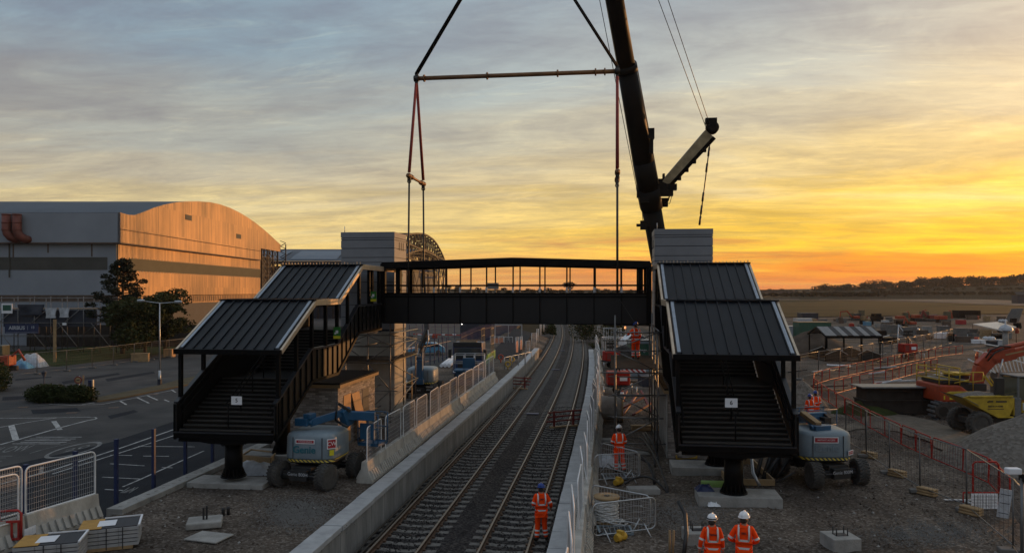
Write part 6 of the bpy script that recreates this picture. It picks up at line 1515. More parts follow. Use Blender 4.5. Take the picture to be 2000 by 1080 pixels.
# ---------------------------------------------------------------- scaffold round the left lift tower
def scaffold(label, x0, x1, y0, y1, z1, nx, ny, lifts, seed, group=None, ext=.4, boards=()):
    t = thing('scaffold_tower', label, 'scaffold', (x0, y0, 0), 0, group); rnd = random.Random(seed); w, d = x1-x0, y1-y0
    xs = [w*i/nx for i in range(nx+1)]; ys_ = [d*i/ny for i in range(ny+1)]
    for i, x in enumerate(xs):
        for j, y in enumerate(ys_):
            if 0 < i < nx and 0 < j < ny: continue
            m = MB(); m.cyl((x, y, -.05), (x, y, z1+rnd.uniform(-.2, .6)), .036, n=6); part('standard', m, 'scaffold', t)
    for z in lifts:
        for y in (0, d): m = MB(); m.cyl((-ext*rnd.random()-.1, y+.05, z), (w+ext*rnd.random()+.1, y+.05, z), .033, n=6); part('ledger', m, 'scaffold', t)
        for x in xs: m = MB(); m.cyl((x+.05, -ext*rnd.random()-.1, z+.07), (x+.05, d+ext*rnd.random()+.1, z+.07), .033, n=6); part('transom', m, 'scaffold', t)
    zs = [0]+list(lifts)
    for i in range(len(zs)-1):
        for k in range(nx): a, b = (xs[k], xs[k+1]) if (i+k) % 2 else (xs[k+1], xs[k]); m = MB(); m.cyl((a, -.06, zs[i]+.1), (b, -.06, zs[i+1]), .030, n=6); part('brace', m, 'scaffold', t)
        m = MB(); a, b = (0, d) if i % 2 else (d, 0); m.cyl((w+.06, a, zs[i]+.1), (w+.06, b, zs[i+1]), .030, n=6); part('brace', m, 'scaffold', t)
    for z in boards:
        m = MB()
        for k in range(max(2, int(d/.25))): m.box(-.2, w+.2, k*.25+.01, k*.25+.235, z+.11, z+.15)
        part('board', m, 'old_board', t)
    return t
scaffold('rusty tube scaffold wrapped round the foot of the hangar-side lift tower', -15.6, -11.85, 40.2, 45.6, 5.0, 3, 2, (.5, 1.7, 3.2, 4.1, 4.7), 4, 'scaffolds round the lift towers', .35, (3.25,))
scaffold('grey scaffold tower beside the field-side stair with a worker on top', .15, 1.95, 33.6, 40.6, 5.4, 1, 3, (.5, 1.6, 2.6, 3.55, 4.5, 5.3), 8, 'scaffolds round the lift towers', .6, (3.6,))
m = MB(); m.box(-.9, .9, -.04, .04, 0, .28); solo('timber_beam', m, 'old_board', 'long timber beam across the scaffold of the hangar-side lift tower', 'beam', loc=(-14.0, 40.1, 3.3)); bpy.data.objects[-1] if 0 else None
m = MB(); pr = [(0, 0), (.5, 0), (.5, 2.1), (0, 2.3)]; m.prism([(-.02, y, z) for y, z in ((0, 0), (.35, 0), (.35, 2.1), (0, 2.1))], (.04, 0, 0)); solo('plank_stack', m, 'timber', 'planks leaning on the lit side of the hangar-side lift tower', 'planks', loc=(-12.0, 45.2, 0), rz=.1)

# ---------------------------------------------------------------- between the right wall and the right stair
m = MB(); c = W(1187, 822, 0)
cp_ = thing('concrete_pipe', 'big pale concrete pipe lying on its side behind the field-side barrier', 'pipe', (-.05, c.y, 0), 0)
m.lathe([(.48, -.52), (.66, -.52), (.66, .40), (.74, .42), (.74, .60), (.52, .60), (.50, .38), (.48, -.52)], 28, (0, 0, .72), 'x'); part('barrel', m, 'concrete_pipe', cp_)
m = MB(); m.lathe([(.745, .57), (.76, .59), (.76, .66), (.5, .66)], 28, (0, 0, .72), 'x'); part('collar', m, 'timber', cp_)
def light_tower(label, px, py, rz, s=1., mast=0., z=0.):
    t = thing('lighting_tower', label, 'lighting tower', W(px, py, z), rz, 'red lighting towers on the site'); t.scale = (s, s, s)
    b = MB(); b.box(-.75, .75, -.55, .55, .75, 1.65); part('housing', b, 'red_paint', t, .07); b = MB(); b.box(-.80, .80, -.6, .6, .62, .76); b.bar((-.3, -1.6, .55), (0, -.5, .6), .1, .1); part('chassis', b, 'chassis', t)
    d = MB(); d.box(.05, .55, -.565, -.552, 1.05, 1.35); part('decal', d, 'sign_white', t); d = MB(); d.box(-.6, -.2, -.565, -.552, .9, 1.5); part('vent_panel', d, 'dark_red', t)
    for x in (-.55, .55):
        for y in (-.75, .75): k = MB(); k.bar((x*1.0, y*.7, .62), (x*2.0, y*1.4, .62), .06, .06); k.cyl((x*2.0, y*1.4, 0), (x*2., y*1.4, .7), .04, n=6); part('outrigger', k, 'galv', t)
    for y in (-.5, .5): o = part('wheel', tyre_mb(.32, .2, 18, False), 'rubber', t); o.location = (0, y*1.1, .32); o.rotation_euler = (0, 0, pi/2)
    hm = MB(); H = 2.3+mast
    for q in (-.1, .1): hm.cyl((q, 0, 1.6), (q, 0, H), .05, n=6)
    part('mast', hm, 'chassis', t); l = MB()
    for x in (-.34, 0, .34):
        for z in (0, .34): l.box(x-.14, x+.14, -.16, .08, H-.25+z-.12, H-.25+z+.13)
    part('floodlight', l, 'black_plastic', t, .02); return t
light_tower('red lighting tower between the concrete pipe and the far one by the green trailer', 1207, 772, A, 1.0)
light_tower('far red lighting tower beside the big tyre and the white mesh ring', 1194, 719, A+.2, .95)
# trailer with dark green side boards
o = thing('dark_trailer', 'dark green and navy trailer with pale lettering behind the scaffold worker', 'trailer', W(1262, 712, 0), A)
m = MB(); m.box(-1.5, 2.0, 0, 2.4, .9, 2.0); part('side', m, 'container_green', o, .03); m = MB(); m.box(-1.5, 2.0, -.02, 2.4, .45, .9); part('lower_band', m, 'truck_blue', o); m = MB(); m.box(-1.55, 2.05, -.05, 2.45, 2.0, 2.3); part('top_box', m, 'genie_grey', o, .04); text_part('kings', .42, 'sign_white', o, FRONT(-.35, -.012, 1.38), .004)
for x in (-1.0, 1.5): w = part('wheel', tyre_mb(.42, .28, 18, False), 'rubber', o); w.location = (x, .2, .42); w.rotation_euler = (0, 0, pi/2)
car('white pickup seen over the dark trailer under the span', W(1250, 690, 0)+V((0, 9, 0)), A+.25, 'car_white', H=1.65)
w = MB(); b = tyre_mb(.95, .6, 30, True, 18); o = thing('lugged_tyre', 'big lugged tyre standing beside the far red lighting tower', 'tyre', W(1218, 714, 0)+V((0, 0, .95)), A+1.35); part('carcass', b, 'rubber', o)
def ring_guard(label, px, py, r, h, z=0):
    t = thing('mesh_guard', label, 'mesh guard', W(px, py, z), 0, 'white mesh rings beyond the right barrier'); f = MB()
    for zz_ in (.05, h): f.tube([(r*cos(k*pi/8), r*sin(k*pi/8), zz_) for k in range(16)], .03, 6, True)
    for k in range(22): a = k*2*pi/22; f.bar((r*cos(a), r*sin(a), .05), (r*cos(a), r*sin(a), h), .022, .022)
    part('frame', f, 'white_tube', t)
ring_guard('white mesh ring guard behind the far red lighting tower', 1196, 694, 1.15, 2.0); ring_guard('farther white mesh ring guard just under the footbridge span', 1196, 665, 1.4, 1.9, -.5)
for k, (px, py, w, h) in enumerate(((1176, 652, 18, 14), (1192, 648, 22, 16), (1215, 650, 14, 18))): guard('pale mesh guard far beyond the field-side platform end, %s from the left' % ORD[k+1], px, py, w, h, .1*k, None, 'pale guards far beyond the field-side platform end', -.5)
o = thing('warning_board', 'red and white chevron board behind the near red lighting tower', 'sign', W(1238, 748, 0), A); m = MB(); m.box(-.9, .9, -.03, .03, .8, 1.25); part('board', m, 'road_chevron', o); m = MB(); m.box(-.95, .95, -.0, 1.4, .3, .75); m.box(-.95, .95, .05, 1.5, .75, 1.2); part('body', m, 'genie_grey', o, .05)
m = MB(); m.box(-.13, .13, -.1, .1, 0, .35); bcn = solo('beacon_lamp', m, 'beacon', 'small glowing orange beacon far off under the span', 'lamp', loc=W(1221, 642, 1.2)); m = MB(); m.cyl((0, 0, -1.4), (0, 0, 0), .04, n=6); part('pole', m, 'galv', bcn)
for k, (px, py, q) in enumerate(((1216, 800, .2), (1222, 812, -.3), (1232, 806, .1), (1262, 800, .5), (1270, 806, -.2))):
    m = MB(); m.bar((-.7, -1.8, .12), (.6, 1.6, .9), .11, .11); solo('red_strut', m, 'dark_red', 'dark red strut propped inside the grey scaffold tower, %s from the left' % ORD[k+1], 'strut', 'red struts by the grey scaffold', loc=W(px, py, 0), rz=q)
m = MB(); m.cyl((0, 0, .02), (0, 0, .75), .19, .05, 14); m.box(-.25, .25, -.25, .25, 0, .04); m.use(1); m.cyl((0, 0, .35), (0, 0, .55), .135, .10, 14); solo('traffic_cone', m, ['orange_paint', 'sign_white'], 'orange and white cone between the concrete pipe and the near lighting tower', 'traffic cone', loc=W(1215, 782, 0))
# spare scrap pieces standing under the scaffold
for k, (px, py, w, d, h, mm, lab) in enumerate(((1240, 690, 1.6, 1, 1.0, 'block_grey', 'grey block stack behind the scaffold, left of the trailer'), (1268, 752, 1.4, 2, .7, 'cabin_dark', 'dark box under the middle of the grey scaffold'), (1270, 725, 1.6, 1.2, .9, 'genie_grey', 'pale grey box under the far bay of the grey scaffold'), (1262, 840, 1.5, .35, .22, 'timber', 'timber baulk under the near bay of the grey scaffold'))):
    m = MB(); m.box(-w/2, w/2, -d/2, d/2, 0, h); m.box(-w/2+.06, w/2-.06, -d/2-.012, d/2-.06, .06, h-.06); m.box(-w/2-.03, w/2+.03, -d/2-.03, d/2+.03, h, h+.05); solo('storage_box', m, mm, lab, 'box', loc=W(px, py, 0), rz=A, bev=.02)
# chapter-8 style steel barriers in triangle pairs, with cable drum, mats and yellow feet
def ped(label, a, b, z0=0., h=1.05, group='grey mesh barriers beside the field-side barrier', foot=True):
    d = V(b)-V(a); w = d.length; t = thing('mesh_barrier', label, 'mesh barrier', V(a), math.atan2(d.y, d.x), group); f = MB(); cr = .16; pts = []
    for cx, cz, a0 in ((w-cr, .14+cr, -90), (w-cr, h-cr, 0), (cr, h-cr, 90), (cr, .14+cr, 180)):
        for k in range(5): q = R(a0+k*22.5); pts.append((cx+cr*cos(q), 0, cz+cr*sin(q)))
    f.tube(pts, .021, 6, True); part('frame', f, 'galv', t); m = MB(); n = int(w/.11)
    for k in range(1, n): m.bar((w*k/n, 0, .16), (w*k/n, 0, h-.02), .006, .006)
    for k in range(1, 5): m.bar((.02, 0, .14+k*.18), (w-.02, 0, .14+k*.18), .006, .006)
    part('mesh_infill', m, 'grey_wire', t)
    if foot:
        for x in (w*.18, w*.82): g = MB(); g.tube([(x, -.38, .02), (x, -.05, .26), (x, 0, .30), (x, .05, .26), (x, .38, .02)], .02, 6); part('foot', g, 'galv', t)
    return t
ped('near grey mesh barrier in front of the cable drum', W(1158, 1056, 0), W(1280, 1040, 0))
ped('near grey mesh barrier behind the cable drum, slanting back', W(1156, 1012, 0), W(1272, 1048, 0)+V((0, .5, 0)))
ped('far grey mesh barrier in front of the worker by the stair', W(1162, 944, 0), W(1250, 938, 0))
ped('far grey mesh barrier at the heels of the worker by the stair, slanting back', W(1174, 916, 0), W(1248, 942, 0)+V((0, .4, 0)))
cdp = W(1176, 1018, 0)+V((.14, 0, 0)); o = thing('cable_drum', 'cable drum wound with white rope beside the field-side barrier', 'cable drum', cdp, .2)
m = MB(); m.cyl((0, 0, 0), (0, 0, .06), .40, n=24); m.lathe([(.07, .74), (.40, .74), (.40, .80), (.07, .80), (.07, .74)], 24); part('flange', m, 'timber', o); m = MB(); m.cyl((0, 0, .06), (0, 0, .74), .2, n=16); part('core', m, 'timber', o)
m = MB(); pts = [((.33+.03*sin(k*1.7))*cos(k*.52), (.33+.03*sin(k*1.7))*sin(k*.52), .10+.60*(.5+.5*math.sin(k*.031))) for k in range(420)]; m.tube(pts, .024, 5); part('rope', m, 'rope_white', o); m = MB(); m.cyl((0, 0, .795), (0, 0, .806), .085, n=14); part('hub_hole', m, 'ink', o)
m = MB(); m.tube([(.3*cos(k*.5)+.25+.1*sin(k*.9), -.25+.16*sin(k*.5), .05+.12*abs(sin(k*.35))) for k in range(40)], .022, 5); solo('rope_coil', m, 'rope_white', 'loose coil of white rope spilling in front of the cable drum', 'rope', loc=cdp+V((.0, -.1, 0)))
for lab, px, py, w in (('black ribbed mat lying inside the near grey mesh barriers', 1201, 1037, .95), ('black ribbed mat lying inside the far grey mesh barriers', 1199, 931, .85)):
    t = thing('ribbed_mat', lab, 'mat', W(px, py, .02), A, 'black ribbed mats inside the grey barriers'); m = MB(); m.box(-w/2, w/2, -.34, .34, 0, .05); part('sheet', m, 'black_plastic', t); m = MB()
    for x in (-w/2, w/2): m.box(x-.03, x+.03, -.36, .36, 0, .07)
    for y in (-.35, .35): m.box(-w/2, w/2, y-.02, y+.02, 0, .06)
    for k in range(1, 6): m.box(-w/2+w*k/6-.008, -w/2+w*k/6+.008, -.32, .32, .05, .062)
    part('rim', m, 'genie_grey', t)
for lab, px, py in (('yellow barrier foot at the near grey mesh barriers', 1212, 1056), ('yellow barrier foot at the far grey mesh barriers', 1208, 947)):
    m = MB(); m.lathe([(.10, -.20), (.13, -.12), (.10, 0), (.13, .12), (.10, .20)], 10, (0, 0, .12), 'x'); m.box(-.06, .06, -.1, .1, .18, .3); solo('barrier_weight', m, 'yellow_plastic', lab, 'barrier foot', 'yellow barrier feet', loc=W(px, py, 0), rz=.9)
tarp_heap('blue and white plastic sheeting by the feet of the worker near the field-side barrier', W(1186, 905, .01), 1.0, 1.3, .35, 'plastic_sheet', 12)
hs = [[(1248, 880), (1262, 892), (1284, 925), (1297, 950), (1305, 962)], [(1256, 872), (1270, 895), (1280, 912)], [(1260, 870), (1276, 890), (1286, 905)], [(1240, 915), (1262, 925), (1278, 944)], [(1220, 948), (1250, 944), (1280, 948), (1303, 962)], [(1250, 910), (1272, 922), (1280, 942)]]
for k, pts in enumerate(hs):
    P = [W(x, y, 0) for x, y in pts]; n = len(P); out = []
    for i in range(n-1):
        for j in range(6):
            tt = j/6; p0, p1, p2, p3 = P[max(0, i-1)], P[i], P[i+1], P[min(n-1, i+2)]; q = .5*((2*p1)+(p2-p0)*tt+(2*p0-5*p1+4*p2-p3)*tt*tt+(-p0+3*p1-3*p2+p3)*tt**3); out.append(q)
    out.append(P[-1])
    for i, q in enumerate(out): q.z = .06+(.55 if k < 4 else .25)*sin(pi*(1-i/len(out))*.55)*(1 if k in (0, 1, 2, 3, 5) else sin(pi*i/len(out)))
    out[-1].z = -.05
    m = MB(); m.tube(out, .042, 7); solo('black_duct', m, 'black_plastic', 'black duct curving out of the ground by the stair, %s' % ('longest arching one', 'short rear one', 'short rear one beside it', 'left one over the chamber cover', 'low one behind the chamber cover', 'short front one')[k], 'duct', 'black ducts rising from the ground')
for lab, px, py, w, d, h in (('grey chamber cover block under the black ducts', 1256, 962, 1.1, .55, .18), ('small grey slab behind the worker near the field-side barrier', 1180, 862, .8, .5, .12), ('grey slab lying behind the far grey barriers', 1245, 886, 1.0, .5, .06)):
    m = MB(); m.box(-w/2, w/2, -d/2, d/2, 0, h); m.box(-w/2+.05, w/2-.05, -d/2+.05, d/2-.05, h, h+.02); solo('chamber_cover', m, 'concrete', lab, 'concrete slab', loc=W(px, py, 0), rz=A+.05, bev=.02)
# foundation blocks with bolts
def bolt_block(label, px, py, w, d, h, rz, plate=True):
    t = thing('foundation_block', label, 'concrete block', W(px, py, 0), rz, 'small foundation blocks with bolts'); m = MB(); m.box(-w/2, w/2, -d/2, d/2, -.1, h); part('block', m, 'concrete', t, .025)
    b = MB(); b.box(-w*.22, w*.22, -d*.16, d*.16, h, h+.012); part('recess_plate', b, 'ink', t)
    b = MB()
    for x in (-.16, .16):
        for y in (-.10, .10): b.cyl((x, y, h), (x, y, h+.22), .018, n=6)
    part('bolt', b, 'black_plastic', t)
bolt_block('square concrete foundation block with bolts at the bottom right', 1641, 1066, .80, .80, .32, A+.1)
bolt_block('concrete foundation block with bolts half hidden behind the workers', 1362, 1056, .75, .75, .32, A)
m = MB(); m.box(-.5, .5, -.4, .4, 0, .20); b_ = thing('broken_block', 'low broken concrete block with an upright dark stub on the ground by the kerb wall', 'concrete block', W(400, 1026, 0), A+.3); part('block', m, 'concrete', b_, .04)
m = MB(); m.box(-.06, -.01, -.05, .05, .15, .55); m.box(.03, .08, -.05, .05, .15, .6); part('stub', m, 'black_plastic', b_)
m = MB(); m.box(-.55, .55, -.4, .4, 0, .05); solo('concrete_slab', m, 'concrete', 'flat concrete slab with splashed edges before the broken block', 'concrete slab', loc=W(408, 1050, 0), rz=A-.3, bev=.02)
for k, (px, py) in enumerate(((436, 1006), (446, 1004))): m = MB(); m.cyl((0, 0, 0), (0, 0, .24), .05, n=8); m.cyl((0, 0, .18), (0, 0, .2), .075, n=8); solo('pipe_stub', m, 'black_plastic', 'short black pipe stub on the ground by the kerb wall, %s of the two' % ('left', 'right')[k], 'pipe stub', loc=W(px, py, 0))
m = MB(); P = [W(1335, 1110, 0), W(1342, 1075, 0), W(1340, 1050, 0)]; m.tube([V((P[0].x, P[0].y, .3)), V((P[0].x+.1, P[0].y+.3, .8)), V((P[1].x-.05, P[1].y, 1.0)), V((P[1].x-.22, P[1].y+.2, 1.3))], .055, 8); solo('black_duct', m, 'black_plastic', 'black duct sticking up left of the two workers at the bottom edge', 'duct')
for k, x in enumerate((1308, 1313)): m = MB(); m.cyl((0, 0, 0), (.04*k, 0, .75), .03, n=8); solo('timber_stake', m, 'timber', 'short timber stake at the bottom edge left of the black duct, %s one' % ('left', 'right')[k], 'stake', loc=W(x, 1090, 0))
tarp_heap('torn white plastic bag on the ground in front of the field-side column pad', W(1392, 985, .01), .42, .5, .12, 'helmet_white', 31)
m = MB(); m.box(-.6, .6, -.1, .1, 0, .16); m.cyl((-.6, 0, .1), (.6, 0, .1), .11, n=12); solo('green_hose_roll', m, 'hose_green', 'rolled green sheet lying on the pad of the field-side column', 'roll', loc=W(1404, 950, .30), rz=A-.1)
tarp_heap('dark jacket and blue tool bag heap on the pad of the field-side column', W(1376, 957, .30), .6, .4, .2, 'post_blue', 17)
# timber formwork frames with pipes
def frame(label, pts, z=0.02, hgt=.22):
    P = [W(x, y, z) for x, y in pts]; t = thing('timber_formwork', label, 'timber frame', P[0], 0); 
    for a, b in zip(P, P[1:]+P[:1]): m = MB(); m.bar(a-P[0]+V((0, 0, hgt/2)), b-P[0]+V((0, 0, hgt/2)), .06, hgt); part('board', m, 'timber', t)
frame('timber formwork frame on the ground around the field-side column', [(1396, 905), (1470, 906), (1512, 948), (1420, 946)])
frame('timber formwork frame by the pad of the hangar-side column', [(472, 902), (528, 908), (540, 896), (490, 890)], .05, .3)
for k, (dx_, dy_, r_) in enumerate(((0, 0, .8), (.22, .05, .9), (.42, .0, .85), (.55, -.15, .7), (.15, -.2, .75))): m = MB(); a = W(1478, 932, 0)+V((dx_*1.2, dy_, 0)); m.cyl(a, a+V((.25+.1*k, .3, r_)), .075, n=10); solo('black_pipe', m, 'black_plastic', 'black pipe end leaning up inside the timber frame, %s of five' % ORD[k+1], 'pipe', 'black pipes inside the timber frame')
m = MB(); a, b = W(1484, 948, .1), W(1456, 905, .1); m.tube([b+V((0, 0, 1.1)), b+V((.15, -.3, .75)), a+V((-.2, .2, .4)), a], .06, 8); solo('grey_duct', m, 'galv', 'pale bent duct leaning beside the field-side column', 'duct')
m = MB(); m.tube([W(1508, 945, .06), W(1530, 935, .25), W(1552, 922, .5)], .035, 6); solo('black_hose', m, 'black_plastic', 'black hose rising toward the boom lift beside the field-side column', 'hose')
m = MB(); P = [W(x, y, .10) for x, y in ((1320, 885), (1362, 884), (1360, 894), (1322, 896))]; m.tube(P, .05, 6, True); solo('yellow_frame', m, 'yellow_plastic', 'yellow tubular frame lying by the corner of the field-side stair', 'frame')
tarp_heap('crumpled grey white plastic sheeting by the pad of the hangar-side column', W(492, 922, .01), 1.8, 1.1, .42, 'plastic_sheet', 9)
# paving stacks and the red barrier in the bottom left corner
def paving(label, loc, rz, nl, group='strapped paving stacks'):
    t = thing('paving_stack', label, 'paving stack', loc, rz, group)
    p = MB(); p.box(-.6, .6, -.5, -.36, 0, .09); p.box(-.6, .6, .36, .5, 0, .09); part('bearer', p, 'timber', t)
    for k in range(nl):
        s = MB(); z = .09+k*.105
        for q in range(3): s.box(-.75+q*.5+.004, -.25+q*.5-.004, -.5+.012*(k % 2), .5, z, z+.080)
        s.use(1); s.box(-.70, .70, -.46, .46, z+.080, z+.1045); s.use(0)  # black filler paints the shade in the gaps between layers
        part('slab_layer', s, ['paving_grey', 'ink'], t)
    z = .09+nl*.105; b = MB(); b.box(-.74, -.18, -.49, .49, z, z+.012); part('buff_slab', b, 'paving_buff', t); b = MB(); b.box(-.3, .15, -.30, .25, z+.013, z+.020); part('delivery_sheet', b, 'sign_white', t)
    b = MB(); b.bar((.76, -.5, z+.02), (.76, .5, z+.02), .05, .04); b.bar((-.2, .5, z+.02), (.76, .5, z+.02), .03, .03); part('edge_strip', b, 'sign_white', t)
    b = MB()
    for x in (-.05, .35): b.box(x-.012, x+.012, -.512, -.503, .02, z); b.box(x-.012, x+.012, -.51, .51, z, z+.004)
    part('strap', b, 'ink', t); return t
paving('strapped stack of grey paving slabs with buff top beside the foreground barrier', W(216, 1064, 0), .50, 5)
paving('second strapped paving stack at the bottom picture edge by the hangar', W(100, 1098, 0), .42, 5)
o = thing('red_barrier', 'red plastic pedestrian barrier at the bottom picture edge by the hangar', 'barrier', W(2, 1075, 0), A+.2)
m = MB()
for x in (-.55, .0): m.tube([(x-.5, 0, .1), (x-.5, 0, 1.0), (x-.42, 0, 1.08), (x+.42, 0, 1.08), (x+.5, 0, 1.0), (x+.5, 0, .1)], .035, 8)
m.bar((-1, 0, .78), (.5, 0, .78), .05, .06); m.bar((-1, 0, .3), (.5, 0, .3), .05, .06); part('frame', m, 'red_plastic', o)
m = MB()
for k in range(9): m.box(-.95+k*.17, -.90+k*.17, -.02, .02, .3, .78)
part('bar', m, 'red_plastic', o)
m = MB(); m.box(-.2, .2, -.01, .01, 0, .22); m.box(-.17, -.1, -.016, -.01, .04, .18); m.box(-.05, .02, -.016, -.01, .04, .18); m.box(.07, .16, -.016, -.01, .04, .18); solo('label_plate', m, 'sign_white', 'small white marking plate on the foreground barrier face', 'sign', loc=V((-16.0, 19.4, .33)), rz=R(100-11))

# ---------------------------------------------------------------- the big site on the right: red chain barriers and mesh fences
def chapter(w=1.9, h=1.0):
    t = thing('red_barrier', 'x', 'barrier'); f = MB(); f.tube([(-w/2, 0, .12), (-w/2, 0, h-.1), (-w/2+.1, 0, h), (w/2-.1, 0, h), (w/2, 0, h-.1), (w/2, 0, .12)], .026, 6, True); part('frame', f, 'red_paint', t)
    m = MB(); n = 12
    for k in range(1, n): m.bar((-w/2+w*k/n, 0, .14), (-w/2+w*k/n, 0, h-.02), .007, .007)
    for z in (.35, .65): m.bar((-w/2, 0, z), (w/2, 0, z), .007, .007)
    part('mesh_infill', m, 'red_wire', t)
    return t
CH = chapter(); ch_used = [0]; chn = [0]
def chain(pts, z, where, w=1.9):
    P = [W(x, y, z) for x, y in pts]; k = 0
    for a, b in zip(P, P[1:]):
        n = max(1, round((b-a).length/w)); d = (b-a)/n
        for i in range(n):
            k += 1; o = CH if not ch_used[0] else copy_tree(CH); ch_used[0] = 1; o.location = a+d*(i+.5); o.rotation_euler = (random.uniform(-.05, .05), 0, math.atan2(d.y, d.x)); o.scale = (d.length/w, 1, 1); o['group'] = 'red mesh barriers winding across the big site'
            o['label'] = 'red barrier in %s, %s' % (where, ('twenty-'+ORD[k-20]+' from its near end' if k > 20 else ORD[k]+' from its near end'))
chain([(1972, 990), (1930, 948), (1880, 925), (1820, 900), (1760, 872), (1700, 840), (1650, 810), (1605, 780), (1588, 766)], .0, 'the long near run')
chain([(1588, 766), (1590, 754), (1620, 744), (1690, 728), (1760, 712), (1800, 704), (1840, 697), (1880, 692)], .0, 'the curving far run behind the two workers')
chain([(1630, 772), (1680, 758), (1730, 748), (1780, 734), (1830, 722)], .0, 'the second run behind the curve')
chain([(1904, 716), (1910, 702)], 0, 'the short far pair by the excavator boom')
fence_run([(1996, 1108), (1978, 1078), (1888, 998), (1797, 962), (1738, 925), (1692, 893), (1652, 868)], 0, lambda k: 'grey mesh fence panel on the near run of footed fencing, %s from the picture edge' % ORD[k], 'mesh fence panels on the big site', 3.3, .02)
fence_run([(1560, 742), (1598, 733), (1640, 725), (1684, 715), (1724, 707), (1790, 692), (1860, 672)], 0, lambda k: 'grey mesh fence before the roofed frame, %s from the seamed stair roof' % (ORD[k] if k < 21 else str(k)), 'mesh fence panels before the roofed frame', 3.4, .04)
for k, (px, py) in enumerate(((1697, 893), (1810, 966), (1896, 1004), (1752, 930))):
    m = MB(); 
    for q in range(3): m.box(-.32, .32, -.16+q*.02, .16, q*.085, q*.085+.08)
    solo('fence_weight', m, 'timber', 'stacked pale fence weight on the near fence line, %s' % ('farthest from the camera', 'second nearest the camera', 'nearest the camera', 'between two others on the fence line')[k], 'fence weight', 'pale fence weights', loc=W(px, py, 0), rz=-.9, bev=.03)
o = thing('gate_guard', 'tall red tube gate guard behind the near big-site fence', 'barrier', W(1915, 985, 0), A); m = MB(); m.tube([(-.25, 0, 0), (-.25, 0, 1.34), (-.17, 0, 1.42), (.52, 0, 1.42), (.60, 0, 1.34), (.66, 0, 0)], .03, 8); part('hoop', m, 'red_paint', o); m = MB(); m.tube([(-.75, -.3, 0), (-.75, -.3, .48), (.55, -.3, .48), (.55, -.3, 0)], .026, 6); m.box(-.20, .45, -.33, -.30, .02, .16); part('low_frame', m, 'red_paint', o)
o = thing('grid_sign', 'white gridded notice on the red gate guard', 'sign', W(1921, 992, .16)+V((0, -.05, 0)), A); m = MB(); m.box(-.42, .42, -.012, .012, 0, .48); part('board', m, 'sign_white', o); m = MB()
for k in range(1, 9): m.box(-.42+k*.093-.006, -.42+k*.093+.006, -.016, -.012, .02, .46)
for k in range(1, 5): m.box(-.40, .40, -.017, -.0125, k*.096-.005, k*.096+.005)
part('grid', m, 'ink', o)
o = thing('tilted_sign', 'tall pale blue notice hanging askew on the near big-site fence', 'sign', W(1958, 1010, .35), A); o.rotation_euler = (0, .12, A-.3); m = MB(); m.box(-.16, .16, -.012, .012, 0, .85); part('board', m, 'plastic_sheet', o)
for z in (.12, .42, .68): m = MB(); m.box(-.13, .13, -.016, -.012, z, z+.02); part('printed_line', m, 'ink', o)
o = thing('floodlight_pole', 'white floodlight head on a pole at the picture edge by the field', 'floodlight', W(1996, 1120, 0), A); pz_ = 7.1-(905-568)*o.location.length/F*.93; m = MB(); m.cyl((0, 0, 0), (0, 0, 2.4), .04, n=8); part('pole', m, 'fence_grey', o); m = MB(); m.box(-.40, -.05, -.1, .1, 2.5, 2.66); part('lamp_head', m, 'sign_white', o, .03); m = MB(); m.box(-.02, .2, -.12, .12, 2.32, 2.52); part('bracket', m, 'black_plastic', o, .02)
m = MB(); m.cyl((0, 0, 0), (.3, -.9, .02), .04, n=6); 
for k in range(8): m.box(k*.16-.6, k*.16-.48, -.06, .06, .02, .05)
solo('grating_strip', m, 'plastic_sheet', 'pale slatted strip lying on the ground beside the red gate guard', 'strip', loc=W(1880, 978, 0), rz=A-.05)

# ---------------------------------------------------------------- heavy machines on the right
def scale_at(py, z=0.): return (CZ-z)/(py-568.)          # metres per photo pixel at that ground row
s = scale_at(812); o = thing('tracked_excavator', 'orange tracked excavator with yellow rails and a long raised boom', 'excavator', W(1862, 812, 0), A)
for y0, x0 in ((-1.3, -.35), (1.1, -1.75)):
    m = MB(); L_, h = 2.7, .92; pr = [(x0-L_/2+.3, 0), (x0+L_/2+.8, 0), (x0+L_/2+1.2, .45), (x0+L_/2+.8, h), (x0-L_/2+.3, h), (x0-L_/2-.05, .62), (x0-L_/2-.05, .25)]; m.prism([(x, y0, z) for x, z in pr], (0, .62, 0)); tk = part('track', m, 'rubber', o, .08)
    m = MB(); 
    for k in range(15): x = x0-L_/2+.25+k*.25; m.box(x, x+.16, y0-.02, y0+.64, h, h+.05); m.box(x, x+.16, y0-.02, y0+.64, -.02, .03)
    for a in range(7): q = R(90+a*30); m.box(x0-L_/2+.3+.42*cos(q)-.05, x0-L_/2+.3+.42*cos(q)+.05, y0-.02, y0+.64, .46+.5*sin(q)-.05, .46+.5*sin(q)+.05)
    part('track_shoe', m, 'rim_grey', tk)
    m = MB(); m.cyl((x0-L_/2+.42, y0-.03, .46), (x0-L_/2+.42, y0+.02, .46), .27, n=16); m.cyl((x0+L_/2+.6, y0-.03, .46), (x0+L_/2+.6, y0+.02, .46), .27, n=16); part('sprocket', m, 'chassis', tk)
m = MB(); m.box(-1.25, 1.5, -1.15, 1.4, 1.0, 1.25); part('undercarriage', m, 'chassis', o, .05)
zq = lambda z: .95+(z-1.25)*.60
m = MB(); m.prism([(x, -1.2, zq(z)) for x, z in ((-1.42, 1.25), (1.6, 1.25), (1.6, 2.0), (.2, 2.2), (-.3, 2.78), (-1.42, 2.82))], (0, 2.6, 0)); part('body', m, 'orange_paint', o, .08)
m = MB(); m.box(-1.2, .3, -1.0, 1.2, zq(2.83), zq(3.25)); m.box(-.2, 1.3, -1.0, .2, zq(2.2), zq(2.9)); part('engine_cover', m, 'chassis', o, .05)
